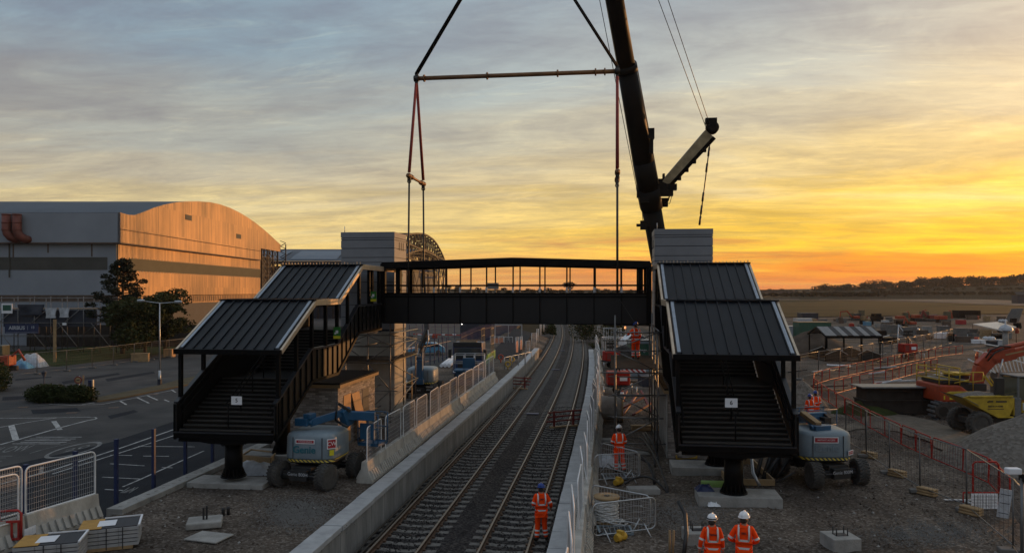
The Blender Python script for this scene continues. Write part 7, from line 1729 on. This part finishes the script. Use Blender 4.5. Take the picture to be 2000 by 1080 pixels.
m = MB(); m.box(-1.22, -1.15, -1.21, -1.20, zq(1.5), zq(1.85)); m.box(-.9, -.4, -1.22, -1.2, zq(1.5), zq(1.7)); part('marker', m, 'lemon', o)
m = MB()
for z in (3.3, 3.85, 4.35): m.tube([(-1.45, -1.15, zq(z)), (-.3, -1.15, zq(z)), (-.3, 1.2, zq(z)), (-1.45, 1.2, zq(z))], .032, 6, True)
for x in (-1.45, -.9, -.3):
    for y in (-1.15, 1.2): m.cyl((x, y, zq(2.8)), (x, y, zq(4.35)), .032, n=6)
m.tube([(-.3, -1.15, zq(3.2)), (.4, -1.2, zq(3.1)), (.95, -1.2, zq(3.25)), (.95, -1.2, zq(4.0)), (.4, -1.2, zq(4.0)), (-.3, -1.15, zq(3.9))], .032, 6); m.cyl((.4, -1.2, zq(2.3)), (.4, -1.2, zq(4.0)), .032, n=6); m.cyl((-.6, -1.15, zq(3.0)), (.2, -1.15, zq(3.3)), .032, n=6); part('guard_rail', m, 'yellow_paint', o)
m = MB(); m.box(.0, .95, -.1, 1.2, zq(3.5), zq(3.68)); part('cab_roof', m, 'yellow_paint', o, .03); m = MB(); m.box(.05, .9, -.05, 1.15, zq(2.3), zq(3.5)); part('cab', m, 'glass', o, .05)
m = MB(); bo = [(.95, -.5, 1.7), (1.2, -.5, 2.75), (1.75, -.5, 3.3), (3.0, -.5, 3.58), (6.0, -.5, 4.25)]
for (a, b, w0) in ((0, 1, .62), (1, 2, .78), (2, 3, .66), (3, 4, .48)): m.bar(bo[a], V(bo[b])+(V(bo[b])-V(bo[a])).normalized()*.12, .42, w0, (0, 0, 1))
part('boom', m, 'orange_paint', o, .04)
m = MB(); m.cyl((1.7, -.5, 3.72), (3.7, -.5, 4.15), .13, n=10); part('ram_barrel', m, 'orange_paint', o); m = MB(); m.cyl((3.7, -.5, 4.15), (6.2, -.5, 4.7), .075, n=10); m.cyl((2.0, -.8, 2.1), (2.3, -.8, 3.3), .05, n=8); part('ram_rod', m, 'galv', o)
m = MB(); m.bar((2.5, -.72, 3.52), (5.4, -.72, 4.15), .03, .08); part('boom_pipe', m, 'timber', o)
m = MB(); m.tube([(1.4, -.7, 3.35), (1.65, -.75, 3.8), (2.2, -.75, 4.02), (2.8, -.7, 3.98)], .045, 6); m.tube([(1.5, -.75, 3.2), (1.85, -.8, 3.65), (2.4, -.75, 3.88)], .045, 6); part('hose', m, 'black_plastic', o)
m = MB(); m.bar((1.25, -.75, 2.4), (1.75, -.75, 1.8), .05, .12); m.bar((1.55, -.8, 2.3), (1.9, -.8, 1.8), .04, .06); part('handrail', m, 'yellow_paint', o)
# site dumper
o = thing('site_dumper', 'yellow site dumper with a grey cab on big lugged tyres beside the gravel heap', 'dumper', W(1906, 845, 0), A); o.scale = (.71, .71, .71)
sk = MB(); out = [(-1.55, 2.62), (-1.15, 2.75), (1.05, 2.78), (2.05, 2.60), (2.05, 2.1), (1.7, 1.35), (.95, 1.25), (-.6, 2.05)]
sk.prism([(x, -1.05, z) for x, z in out], (0, .06, 0)); sk.prism([(x, 1.15, z) for x, z in out], (0, .06, 0))
sk.prism([(-1.55, -1.05, 2.58), (-.6, -1.05, 2.0), (-.6, 1.2, 2.0), (-1.55, 1.2, 2.58)], (.03, 0, .06)); sk.prism([(-.6, -1.05, 2.0), (.95, -1.05, 1.2), (.95, 1.2, 1.2), (-.6, 1.2, 2.0)], (0, 0, .08)); sk.box(.95, 2.0, -1.05, 1.2, 1.22, 1.32); sk.box(1.98, 2.05, -1.05, 1.2, 1.4, 2.6)
sk.bar((-1.1, -1.1, 2.7), (1.9, -1.1, 2.72), .10, .10); part('skip', sk, 'yellow_paint', o, .02)
m = MB(); m.prism([(-2.0, -.95, 2.78), (-1.45, -1.15, 2.6), (-.45, -1.15, 2.05), (-.35, -.95, 2.1)], (0, 2.1, .03)); part('skip_lip', m, 'rim_grey', o)
m = MB(); vs = []
for i in range(9):
    for j in range(7): x = -1.3+i*.40; y = -1.0+j*.36; vs.append((x, y, 2.5+.42*max(0, 1-((i-4)/4.5)**2)*max(0, 1-((j-3)/3.4)**2)+.05*NZ.noise(V((x*2, y*2, 0)))))
m.add(vs, [(i*7+j, (i+1)*7+j, (i+1)*7+j+1, i*7+j+1) for i in range(8) for j in range(6)], True); part('load', m, 'gravel_heap', o)
text_part('020 8114 4200', .17, 'ink', o, FRONT(.72, -1.06, 2.02), .004, 'number', .004); m = MB(); m.tube([(.15, -1.065, 2.32), (.3, -1.065, 2.4), (.55, -1.065, 2.4)], .03, 5); m.tube([(.2, -1.065, 2.28), (.35, -1.065, 2.33), (.55, -1.065, 2.33)], .02, 5); m.box(.75, 1.5, -1.066, -1.055, 2.3, 2.4); m.box(.2, 1.3, -1.066, -1.055, 1.82, 1.86); part('company_mark', m, 'ink', o)
m = MB(); m.box(-1.0, 4.2, -.5, .5, .75, 1.2); m.box(2.0, 4.4, -.95, .95, 1.0, 1.75); part('chassis', m, 'chassis', o, .05)
m = MB(); m.box(2.55, 4.9, -1.02, 1.02, 1.55, 2.3); part('bonnet', m, 'yellow_paint', o, .08); m = MB(); m.box(2.1, 2.56, -1.0, 1.0, 1.3, 2.6); part('bulkhead', m, 'rim_grey', o, .04)
m = MB(); m.box(2.62, 3.02, -1.05, -1.02, 1.75, 2.25); part('plate', m, 'plastic_sheet', o)
for x in (2.35, 3.1, 4.55):
    for y in (-.95, .95): m = MB(); m.bar((x, y, 2.3), (x+.05, y*.95, 4.0), .11, .11); part('cab_post', m, 'rim_grey', o)
m = MB(); m.box(2.3, 4.7, -1.0, 1.0, 4.0, 4.12); part('cab_roof', m, 'rim_grey', o, .04); m = MB(); m.box(2.42, 3.08, -.93, .93, 2.45, 3.95); m.box(3.18, 4.5, -.93, .93, 2.45, 3.95); part('cab_glass', m, 'cab_glass', o)
m = MB(); m.bar((3.2, -.97, 2.4), (4.5, -.97, 2.4), .08, .12); m.bar((3.2, -.97, 3.9), (4.5, -.97, 3.9), .08, .12); part('door_frame', m, 'chassis', o); m = MB(); m.box(.95, 1.55, -.75, -.45, 2.6, 3.95); m.bar((1.5, -.6, 2.7), (2.4, -.7, 2.9), .05, .05); part('mirror', m, 'black_plastic', o, .05)
for x in (-.35, 3.55):
    for s_ in (-1, 1): w = part('wheel', tyre_mb(.84, .60, 28, True, 20), 'rubber', o); w.location = (x-.2*(s_ > 0), s_*.98, .84); w.rotation_euler = (.2, 0, pi/2); part('rim', rim_mb(.84, .60, -s_), 'galv', w)
def heap(name, label, px, py, w, d, h, m_, z=0., seed=1, cat='heap'):
    m = MB(); n = 30; vs = []
    for i in range(n+1):
        for j in range(n+1):
            u, v_ = i/n*2-1, j/n*2-1; r = sqrt(u*u+v_*v_); z_ = h*max(0, 1-r)**.85 if r < 1 else 0
            vs.append((u*w/2, v_*d/2, max(-.12, z_-.1+.22*NZ.noise(V((u*w*.3+seed, v_*d*.3, 2)))*min(1, h/2)*(1-min(1, r))*2+.03*NZ.noise(V((u*w*1.7, v_*d*1.7, seed))))))
    m.add(vs, [(i*(n+1)+j, (i+1)*(n+1)+j, (i+1)*(n+1)+j+1, i*(n+1)+j+1) for i in range(n) for j in range(n)], True)
    return solo(name, m, m_, label, cat, loc=W(px, py, z), rz=A)
heap('gravel_heap', 'large smooth heap of grey gravel at the picture edge by the field', 2010, 905, 7.4, 5.5, 2.3, 'gravel_heap', seed=3)
heap('earth_heap', 'brown earth heap behind the roofed frame on the big site', 1588, 690, 11, 9, 2.9, 'earth', seed=5)
heap('earth_heap', 'pale haul dirt heap behind the field-side stair and the two workers', 1566, 800, 3.4, 3, 1.9, 'gravel_heap', seed=8)
heap('earth_heap', 'low grassy mound right of the two workers', 1690, 806, 4.0, 3.2, .9, 'grass', seed=9)
# dark bank of stacked sleepers or spoil behind the dumper
m = MB(); m.box(-2.3, 2.33, -.6, .8, 0, .8); m.box(-2.2, 2.25, -.56, .76, .8, 1.52); m.box(-2.35, 2.38, -.66, .86, .74, .82); m.bar((-2.3, -.63, 1.3), (.9, -.63, 1.3), .05, .05); m.bar((.9, -.63, 1.3), (1.1, -.63, .2), .05, .05)
solo('low_wall', m, 'dark_wall_and_shade', 'dark low concrete wall left of the orange excavator', 'wall', loc=W(1757, 806, 0), rz=A, bev=.03)
m = MB(); m.box(-2.5, 2.5, -.8, .9, 0, .06); m.box(-2.55, 2.55, -.85, -.75, 0, .08); solo('steel_plate', m, 'rim_grey', 'grey plate lying on top of the dark block wall', 'plate', loc=W(1757, 806, 0)+V((0, 0, 1.53)), rz=A)
# roofed frame standing on the ground
s = scale_at(702); o = thing('roofed_frame', 'dark roofed footbridge section standing on the ground of the big site', 'bridge section', W(1648, 702, 0), A)
w, d, e, p = 5.6, 4.2, 2.55, 3.35
m = MB(); 
for k in range(10):
    x0, x1 = -w/2+k*w/10, -w/2+(k+1)*w/10-.02; m.prism([(x0, -d/2-.25, e), (x1, -d/2-.25, e), (x1, 0, p), (x0, 0, p)], (0, 0, .07)); m.prism([(x0, d/2+.25, e), (x1, d/2+.25, e), (x1, 0, p), (x0, 0, p)], (0, 0, .07))
    m.use(1) if k % 2 else m.use(0)
part('roof', m, ['fence_grey', 'roof_sheet'], o)
m = MB(); m.box(-w/2-.1, w/2+.1, -d/2-.3, -d/2-.2, e-.22, e+.02)
for x in (-w/2-.1, w/2): m.prism([(x, -d/2-.25, e-.1), (x, 0, p-.1), (x, d/2+.25, e-.1), (x, d/2+.25, e+.05), (x, 0, p+.05), (x, -d/2-.25, e+.05)], (.1, 0, 0))
part('roof_edge', m, 'black_steel', o)
for x in (-w/2+.05, -.9, .9, w/2-.05):
    for y in (-d/2, d/2): q = MB(); q.box(x-.06, x+.06, y-.06, y+.06, 0, e); part('post', q, 'black_steel', o)
for y in (-d/2, d/2):
    for sx in (-1, 1): q = MB(); q.prism([(sx*(w/2), y, .1), (sx*.55, y, .1), (sx*.55, y, .65), (sx*1.4, y, 1.15), (sx*w/2, y, .65)], (0, .08, 0)); part('side_panel', q, 'panel_black', o); q = MB(); q.bar((sx*.5, y-.05, .68), (sx*1.4, y-.05, 1.2), .06, .05); q.bar((sx*1.4, y-.05, 1.2), (sx*w/2, y-.05, .68), .06, .05); part('panel_cap', q, 'galv', o)
q = MB(); q.box(-w/2, w/2, -d/2, d/2, 0, .12); part('deck', q, 'tread', o)
q = MB()
for k in range(8): q.box(-.55+k*.16, -.52+k*.16, d/2-.4, d/2-.36, .1, 1.0)
part('baluster', q, 'galv', o)
light_tower('red lighting tower with tall pale mast right of the roofed frame', 1773, 702, A+.1, 1.0, .5)
m = MB(); s = scale_at(702)
for a, b in (((0, 0), (.15, 3.6)), ((.15, 3.55), (1.5, 1.8)), ((0, 2.4), (1.0, 2.4)), ((1.5, 0), (1.5, 1.8)), ((.1, 3.6), (.75, 3.3))): m.cyl((a[0], 0, a[1]), (b[0], 0, b[1]), .05, n=6)
solo('pipe_tripod', m, 'galv', 'tall pale triangular pipe frame just left of the masted lighting tower', 'frame', loc=W(1752, 702, 0), rz=A)
# containers and stacks across the compound
def crate(name, label, px, py, wpx, hpx, dm, m_, cat, group=None, lid=None, z=0., rz=0.):
    s = scale_at(py, z); w, h = wpx*s, hpx*s; t = thing(name, label, cat, W(px, py, z), A+rz, group); m = MB(); m.box(-w/2, w/2, 0, dm, .06, h)
    n = max(3, int(w/.45))
    for k in range(n+1): x = -w/2+w*k/n; m.box(x-.04, x+.04, -.04, 0, .06, h)
    part('body', m, m_, t); m = MB(); m.box(-w/2-.04, w/2+.04, -.06, dm+.04, h, h+.08); part('lid', m, lid or m_, t); m = MB(); m.box(-w/2, w/2, .02, dm-.02, 0, .06); part('base', m, 'timber', t); return t
crate('container', 'dark green shipping container behind the earth heap', 1592, 662, 62, 32, 2.6, 'container_green', 'container', lid='timber')
crate('container', 'pale grey half container in front of the green container', 1546, 660, 22, 22, 2.0, 'plastic_sheet', 'container')
crate('container', 'low white cabin far beyond the green container', 1576, 632, 34, 9, 3, 'plastic_sheet', 'cabin'); crate('container', 'dark cabin stacked behind the low white cabin', 1582, 626, 32, 14, 3, 'cabin_dark', 'cabin')
PB = [(1748, 652, 26, 24, 'block_grey'), (1786, 646, 22, 12, 'block_grey'), (1812, 650, 20, 16, 'concrete'), (1838, 662, 20, 14, 'sign_white'), (1845, 648, 26, 15, 'block_grey'), (1878, 666, 26, 34, 'block_grey'), (1880, 634, 20, 12, 'sign_red'), (1715, 640, 14, 10, 'concrete'), (1697, 637, 14, 12, 'car_blue'), (1664, 640, 10, 10, 'red_paint'), (1730, 632, 16, 8, 'plastic_sheet'), (1902, 650, 18, 10, 'block_grey'), (1928, 655, 22, 10, 'brown_band'), (1956, 662, 24, 14, 'block_grey'), (1870, 652, 16, 10, 'container_green'), (1908, 672, 12, 10, 'sign_white'), (1922, 672, 14, 10, 'sign_white'), (1942, 678, 16, 16, 'cabin_dark'), (1958, 676, 16, 16, 'plastic_sheet'), (1972, 662, 10, 16, 'concrete'), (1640, 628, 20, 6, 'brown_band'), (1690, 622, 12, 5, 'orange_paint')]
DS = {'block_grey': 'grey block stack', 'concrete': 'pale concrete block stack', 'sign_white': 'white wrapped pallet', 'sign_red': 'red topped pallet', 'car_blue': 'blue wrapped pallet', 'red_paint': 'red crate', 'plastic_sheet': 'light grey wrapped pallet', 'brown_band': 'brown crate', 'container_green': 'green crate', 'cabin_dark': 'dark crate', 'orange_paint': 'orange crate'}
cnt = {}
for px, py, w, h, mm in sorted(PB):
    cnt[mm] = cnt.get(mm, 0)+1; crate('pallet_stack', '%s in the big compound, %s of its kind from the left' % (DS[mm], ORD[cnt[mm]]), px, py, w*.74, h*.7, 1.1, mm, 'pallet', 'stacked pallets in the big compound', rz=random.uniform(-.3, .3))
def far_digger(label, px, py, hpx, col, kind, fl=1, group='machines along the far edge of the compound'):
    s = scale_at(py); k = hpx*s/2.7; t = thing('excavator' if kind != 'tractor' else 'tractor', label, 'excavator' if kind != 'tractor' else 'tractor', W(px, py, 0), A+(0 if fl > 0 else pi), group); t.scale = (k, k, k)
    m = MB(); m.box(-1.4, 1.4, -1.1, -.6, 0, .7); m.box(-1.4, 1.4, .6, 1.1, 0, .7); part('track', m, 'rubber', t, .15)
    m = MB(); m.box(-1.6, .5, -1.1, 1.1, .8, 1.7); part('body', m, col, t, .1); m = MB(); m.box(.1, 1.3, -1.0, .1, .9, 2.6); part('cab', m, 'cab_glass', t, .05); m = MB(); m.box(.0, 1.4, -1.05, .15, 2.6, 2.72); part('cab_roof', m, 'timber', t)
    if kind == 'digger':
        m = MB(); m.bar((.9, .4, 1.3), (2.6, .4, 3.3), .35, .45); m.bar((2.5, .4, 3.3), (5.0, .4, 3.1), .3, .4); m.bar((4.9, .4, 3.2), (5.1, .4, .8), .25, .35); m.box(4.7, 5.5, 0, .8, .1, .9); part('arm', m, col, t)
    elif kind == 'folded':
        m = MB(); m.bar((.9, .4, 1.3), (1.9, .4, 2.9), .35, .45); m.bar((1.9, .4, 2.9), (2.4, .4, 1.0), .3, .4); part('arm', m, col, t)
far_digger('orange excavator with arm stretched left at the far edge of the compound', 1668, 626, 15, 'orange_paint', 'digger', -1)
far_digger('yellow glazed tractor cab right of the far stretched excavator', 1676, 625, 20, 'chassis', 'tractor')
far_digger('far orange excavator, leftmost of the crowded row', 1762, 628, 18, 'orange_paint', 'folded'); far_digger('far orange excavator with low body in front of the crowded row', 1778, 638, 16, 'orange_paint', 'folded', -1)
far_digger('far orange excavator in the middle of the crowded row', 1795, 627, 20, 'orange_paint', 'folded'); far_digger('far dark orange excavator right of the middle of the crowded row', 1815, 628, 20, 'dark_red', 'folded', -1)
far_digger('far orange excavator with upright arm, rightmost of the crowded row', 1842, 630, 22, 'orange_paint', 'folded')
crate('timber_stack', 'dark stack of round logs at the far right of the compound', 1894, 622, 42, 15, 3, 'bitumen', 'stack')
m = MB(); P = [W(1900, 634, 1.2), W(1948, 630, 1.4), W(1985, 640, 2.2), W(1962, 648, 1.2)]; m.prism(P, (0, 0, .15)); so2 = solo('sheet_roof', m, 'plastic_sheet', 'low pale sheet roof at the right of the compound', 'roof'); m = MB()
for q in P: m.cyl((q.x-so2.location.x, q.y-so2.location.y, -so2.location.z), (q.x-so2.location.x, q.y-so2.location.y, .2), .06, n=6)
part('post', m, 'lattice', so2)
m = MB(); P = [W(1962, 628, 0), W(1990, 628, 0)]; m.prism([P[0], P[1], P[1]+V((1, 0, 3.1)), P[0]+V((1.5, 0, 3.0))], (.1, .25, 0)); solo('screen_panel', m, 'rim_grey', 'grey slanting screen panel near the picture edge by the field of the compound', 'panel')
o = thing('tank_tower', 'small domed tank on a stand at the right of the compound', 'tank', W(1964, 690, 0), A); m = MB(); m.cyl((0, 0, 0), (0, 0, 2.6), .3, n=10); part('stand', m, 'concrete', o); m = MB(); m.lathe([(.7, 2.6), (.75, 2.75), (.5, 3.1), (.1, 3.3), (.05, 3.9)], 14); part('dome', m, 'plastic_sheet', o)
o = thing('truss_bundle', 'bundle of white steel trusses leaning behind the dumper cab', 'trusses', W(1962, 778, 0), A); m = MB()
for k in range(13): m.bar((-.9+k*.30, .1*k, 1.7), (-1.9+k*.33+.4, .1*k, 3.1), .05, .05)
m.bar((-2.0, 0, 3.2), (3.0, 1.2, 2.0), .08, .08); m.bar((-1.3, 0, 3.6), (2.6, 1.2, 3.0), .07, .07); m.bar((-2.4, 0, 2.6), (-.6, 0, 1.7), .08, .08); part('truss', m, 'white_tube', o); m = MB(); m.box(-.2, 2.8, .2, 1.2, 0, 1.7); part('support', m, 'brown_band', o)
# small bundles and bags among the stacks
rnd = random.Random(11)
KN = (('grey bundle', 'block_grey'), ('white bag', 'plastic_sheet'), ('brown bundle', 'brown_band'), ('dark bundle', 'bitumen'), ('timber bundle', 'timber'), ('orange drum', 'orange_paint'))
for k in range(84):
    px, py = rnd.uniform(1560, 1995), 622+50*rnd.random()**1.3; nm_, mm = KN[rnd.choice((0, 0, 1, 2, 2, 3, 3, 4, 5))]
    if px < 1710 and py > 640: px = rnd.uniform(1715, 1990)
    w, d, h = rnd.uniform(.6, 2.6), rnd.uniform(.6, 1.2), rnd.uniform(.35, 1.3); m = MB()
    if nm_ == 'white bag':
        for q in range(3): m.ball((q*.5-.5, rnd.uniform(-.2, .2), .35), (.45, .4, .38+.1*rnd.random()), 8, 6)
    elif nm_ == 'orange drum': m.lathe([(.28, 0), (.3, .05), (.28, .3), (.3, .45), (.28, .6), (.3, .85), (.1, .88)], 12)
    else:
        n = rnd.randint(2, 4)
        for q in range(n): x0 = rnd.uniform(-.1, .1); m.box(-w/2+x0, w/2+x0, -d/2, d/2, h*q/n+.03, h*(q+1)/n)
        m.box(-w/2+.1, -w/2+.2, -d/2-.02, d/2+.02, 0, h+.02); m.box(w/2-.2, w/2-.1, -d/2-.02, d/2+.02, 0, h+.02)
    solo(nm_.replace(' ', '_'), m, mm, 'small %s lying among the stacked materials of the big compound' % nm_, nm_.split()[1], 'small %ss among the stacked materials' % nm_, loc=W(px, py, 0), rz=A+rnd.uniform(-.4, .4))
# scattered debris lengths
rnd = random.Random(5)
for k in range(46):
    px, py = rnd.uniform(1556, 1990), rnd.uniform(640, 770)
    if 1600 < px < 1700 and py > 660: px += 120 if px < 1650 else -60
    L_ = rnd.uniform(.8, 3.2); m = MB(); a = rnd.uniform(-.5, .5); b = L_*cos(a)/2; m.bar((-b, -L_*sin(a)/2, .06), (b, L_*sin(a)/2, rnd.uniform(.06, .35)), rnd.uniform(.08, .25), .09)
    solo('scrap_length', m, ('plastic_sheet', 'timber', 'galv', 'lattice', 'block_grey')[k % 5], '%s length of scrap lying on the big site' % ('white', 'timber', 'pale metal', 'rusty brown', 'grey')[k % 5], 'scrap', '%s scrap lengths lying on the big site' % ('white', 'timber', 'pale metal', 'rusty brown', 'grey')[k % 5], loc=W(px, py, 0), rz=A)
o = thing('ghost_pile', 'low white pipe length in front of the roofed frame fence', 'pipe', W(1635, 716, 0), A-.2); m = MB(); m.tube([(-.9, 0, .15), (-.6, 0, .12), (.9, 0, .1), (1.3, .1, .05)], .09, 7); part('tube', m, 'sign_white', o)
# ---------------------------------------------------------------- far skyline
SHAPE = [None, None, None]
def far_tree(label, px, pyb, pyt, d, k, group):
    H = (pyb-pyt)*d/F; base = WD(px, pyb, d)
    if SHAPE[k] is None:
        rnd2 = random.Random(40+k); bl = [((rnd2.uniform(-.36, .36), rnd2.uniform(-.3, .3), rnd2.uniform(.45, .80)), (.22, .22, .17)) for _ in range(9)]+[((0, 0, .68), (.34, .3, .28))]
        tm = limb_mb([([(0, 0, -.1), (0, 0, .3), (.02, 0, .6)], .035, .02), ([(0, 0, .3), (.2, .05, .6)], .02, .01), ([(0, 0, .3), (-.2, -.05, .6)], .02, .01)]).mesh('trunk', 'bark'); SHAPE[k] = (tm, leaf_mesh('crown', bl, 750, .055, 'far_leaf', 60+k, .1, 4.))
    t = thing('tree', label, 'tree', base, k*1.3, group); t.scale = (H*random.uniform(1.1, 1.35), H*1.1, H); part('trunk', SHAPE[k][0], None, t); part('crown', SHAPE[k][1], None, t)
RT = [(1655, 568, 559), (1686, 566, 556), (1708, 567, 558), (1735, 566, 555), (1762, 564, 552), (1778, 564, 554), (1800, 563, 549), (1826, 562, 545), (1852, 561, 544), (1870, 560, 546), (1896, 560, 542), (1915, 559, 547), (1940, 558, 545), (1962, 558, 544), (1984, 556, 540), (2005, 556, 538)]
for k, (px, b, t_) in enumerate(RT): far_tree('dark round tree on the wooded skyline ridge, %s from the left' % ORD[k+1], px, b+5, t_-6, 900, k % 3, 'trees on the wooded skyline ridge')
LT = [(876, 572, 556), (893, 572, 557), (932, 573, 560), (1113, 574, 549), (1165, 574, 562), (1183, 574, 563), (985, 573, 561), (1030, 573, 562), (1070, 573, 561)]
for k, (px, b, t_) in enumerate(sorted(LT)): far_tree('dark tree on the skyline seen through the footbridge span, %s from the left' % ORD[k+1], px, b, t_, 700, k % 3, 'skyline trees seen through the span')
def treeline(px0, px1, pyb, h0, d, n, seed, name='distant_wood'):
    rnd2 = random.Random(seed); a, b = WD(px0, pyb, d), WD(px1, pyb, d); bl = []
    for k in range(n): p = a+(b-a)*(k+rnd2.random()*.8)/n; h = h0*d/F*rnd2.uniform(.55, 1.25); bl.append(((p.x, p.y+rnd2.uniform(-20, 20), p.z+h*.5), (h*1.0, h*.8, h*.6)))
    o = bpy.data.objects.new(name, leaf_mesh(name, bl, n*130, d/F*1.7, 'far_leaf', seed)); COL.objects.link(o); o['kind'] = 'stuff'
treeline(1700, 2080, 573, 9, 780, 70, 24, 'ridge_wood'); treeline(1640, 2080, 571, 8, 830, 70, 25, 'ridge_wood'); treeline(1800, 2300, 565, 9, 860, 70, 26, 'ridge_wood'); treeline(1440, 1720, 578, 5, 560, 120, 15, 'hedgerow'); treeline(1560, 2060, 575, 4, 700, 190, 14, 'hedgerow'); treeline(1590, 2060, 569, 11, 860, 70, 3); treeline(1690, 2060, 561, 12, 920, 60, 4); treeline(1800, 2500, 554, 12, 960, 70, 5); treeline(1430, 1680, 570, 4, 1100, 40, 6); treeline(480, 1300, 572, 5, 760, 90, 7); treeline(1000, 1290, 578, 7, 420, 30, 8); treeline(-400, 480, 575, 9, 620, 60, 9)
for k, (px, py, w, h) in enumerate(((1505, 573, 56, 6), (1548, 573, 22, 4), (1600, 573, 30, 4), (1640, 572, 18, 4))):
    d = 900; m = MB(); s = d/F; m.box(-w*s/2, w*s/2, 0, 20, 0, h*s); m.box(-w*s/2-.5, w*s/2+.5, -.5, 20.5, h*s, h*s+.5); solo('distant_shed', m, 'brown_band', 'long low shed on the field horizon, %s from the left' % ORD[k+1], 'shed', 'sheds on the field horizon', loc=WD(px, py, d), rz=A)
m = MB()
for k in range(52): x = k*2.2; m.box(x-.06, x+.06, -.06, .06, 0, 2.4)
m.box(0, 112, -.03, .03, 2.2, 2.3); m.box(0, 112, -.03, .03, .4, .5); ff = solo('far_fence', m, 'lattice', 'thin dark fence line across the far pale haul road', 'fence', loc=WD(1690, 584, 640), rz=A-.12)
o = thing('small_house', 'small grey signal box at the picture edge by the field on the ridge', 'building', WD(1998, 596, 420), A); m = MB(); m.box(-3, 5, 0, 5, 0, 5.4); part('wall', m, 'cabin_dark', o); m = MB(); m.prism([(-3.4, -.4, 5.4), (5.4, -.4, 5.4), (5.4, 2.5, 7), (-3.4, 2.5, 7)], (0, 0, .2)); part('roof', m, 'roof_sheet', o)

# ---------------------------------------------------------------- people
person('worker in orange suit and blue hard hat standing on the right track', W(1057, 1056, -1.16), A+.12,
       dict(wr=(.34, .17, .98), er=(.30, -.06, 1.17), wl=(-.20, .18, 1.10), el=(-.26, -.02, 1.16), al=(-.14, -.02, .09), tl=(-.19, .14, .045), ar=(.16, .03, .09), tr=(.24, .19, .045), look=(.25, 1, -.15)), 'helmet_blue', logo='SISK', h=1.05)
person('worker in orange suit and white hard hat behind the far grey mesh barriers', W(1209, 923, 0), A+.05,
       dict(wl=(-.10, .24, 1.08), wr=(.12, .24, 1.08), el=(-.27, .02, 1.14), er=(.27, .02, 1.14), al=(-.10, .02, .09), ar=(.20, -.03, .09), tr=(.28, .12, .045), kr=(.14, .03, .50), look=(0, 1, -.3)), 'helmet_white', h=1.03)
person('worker in orange jacket with a dark band round his white hard hat, bottom edge', CAM((1391-1000)*18.4/F, 18.4, .0), A-.12,
       dict(wl=(-.30, .05, .90), wr=(.27, .10, .90), el=(-.28, -.04, 1.14), look=(.45, 1, 0)), 'helmet_white', True, 'Taziker', h=.97)
person('worker in orange jacket and plain white hard hat beside the banded one', CAM((1453-1000)*18.3/F, 18.3, .0), A-.30,
       dict(wl=(-.06, .22, 1.04), wr=(.06, .24, 1.02), el=(-.33, -.02, 1.15), er=(.31, -.02, 1.15), look=(.4, 1, 0)), 'helmet_white', False, 'SISK', h=1.015)
person('worker in orange suit standing on top of the grey scaffold tower under the span', (1.15, 37.9, 3.76), A+.2,
       dict(wl=(-.36, .20, 1.18), el=(-.34, .0, 1.24), wr=(.22, .2, 1.0), al=(-.13, 0, .09), ar=(.16, .02, .09), look=(-.3, 1, -.4)), 'helmet_blue', h=1.0)
person('left worker of the pair in blue hard hats behind the field-side boom lift', W(1582, 836, 0), A+.1, dict(look=(.2, 1, 0)), 'helmet_blue', h=.98, group='pair of workers behind the field-side boom lift')
person('right worker of the pair in blue hard hats behind the field-side boom lift', W(1590, 830, 0)+V((.1, .1, 0)), A-.2, dict(wr=(.3, .3, 1.2), look=(-.2, 1, 0)), 'helmet_blue', h=1.0, group='pair of workers behind the field-side boom lift')

# ---------------------------------------------------------------- evening haze over the fields
hm_ = bpy.data.materials.new('evening_haze'); hm_.use_nodes = True; t_ = hm_.node_tree
for n_ in list(t_.nodes):
    if n_.type != 'OUTPUT_MATERIAL': t_.nodes.remove(n_)
pv = t_.nodes.new('ShaderNodeVolumePrincipled'); pv.inputs['Density'].default_value = .00008; pv.inputs['Color'].default_value = (.86, .82, .78, 1); pv.inputs['Anisotropy'].default_value = .3
t_.links.new(pv.outputs[0], [n_ for n_ in t_.nodes if n_.type == 'OUTPUT_MATERIAL'][0].inputs['Volume']); MATS['evening_haze'] = hm_
hb_ = MB(); hb_.box(-3600, 3600, -260, 5600, -4.4, 56); struct('haze', hb_, 'evening_haze', 'stuff')
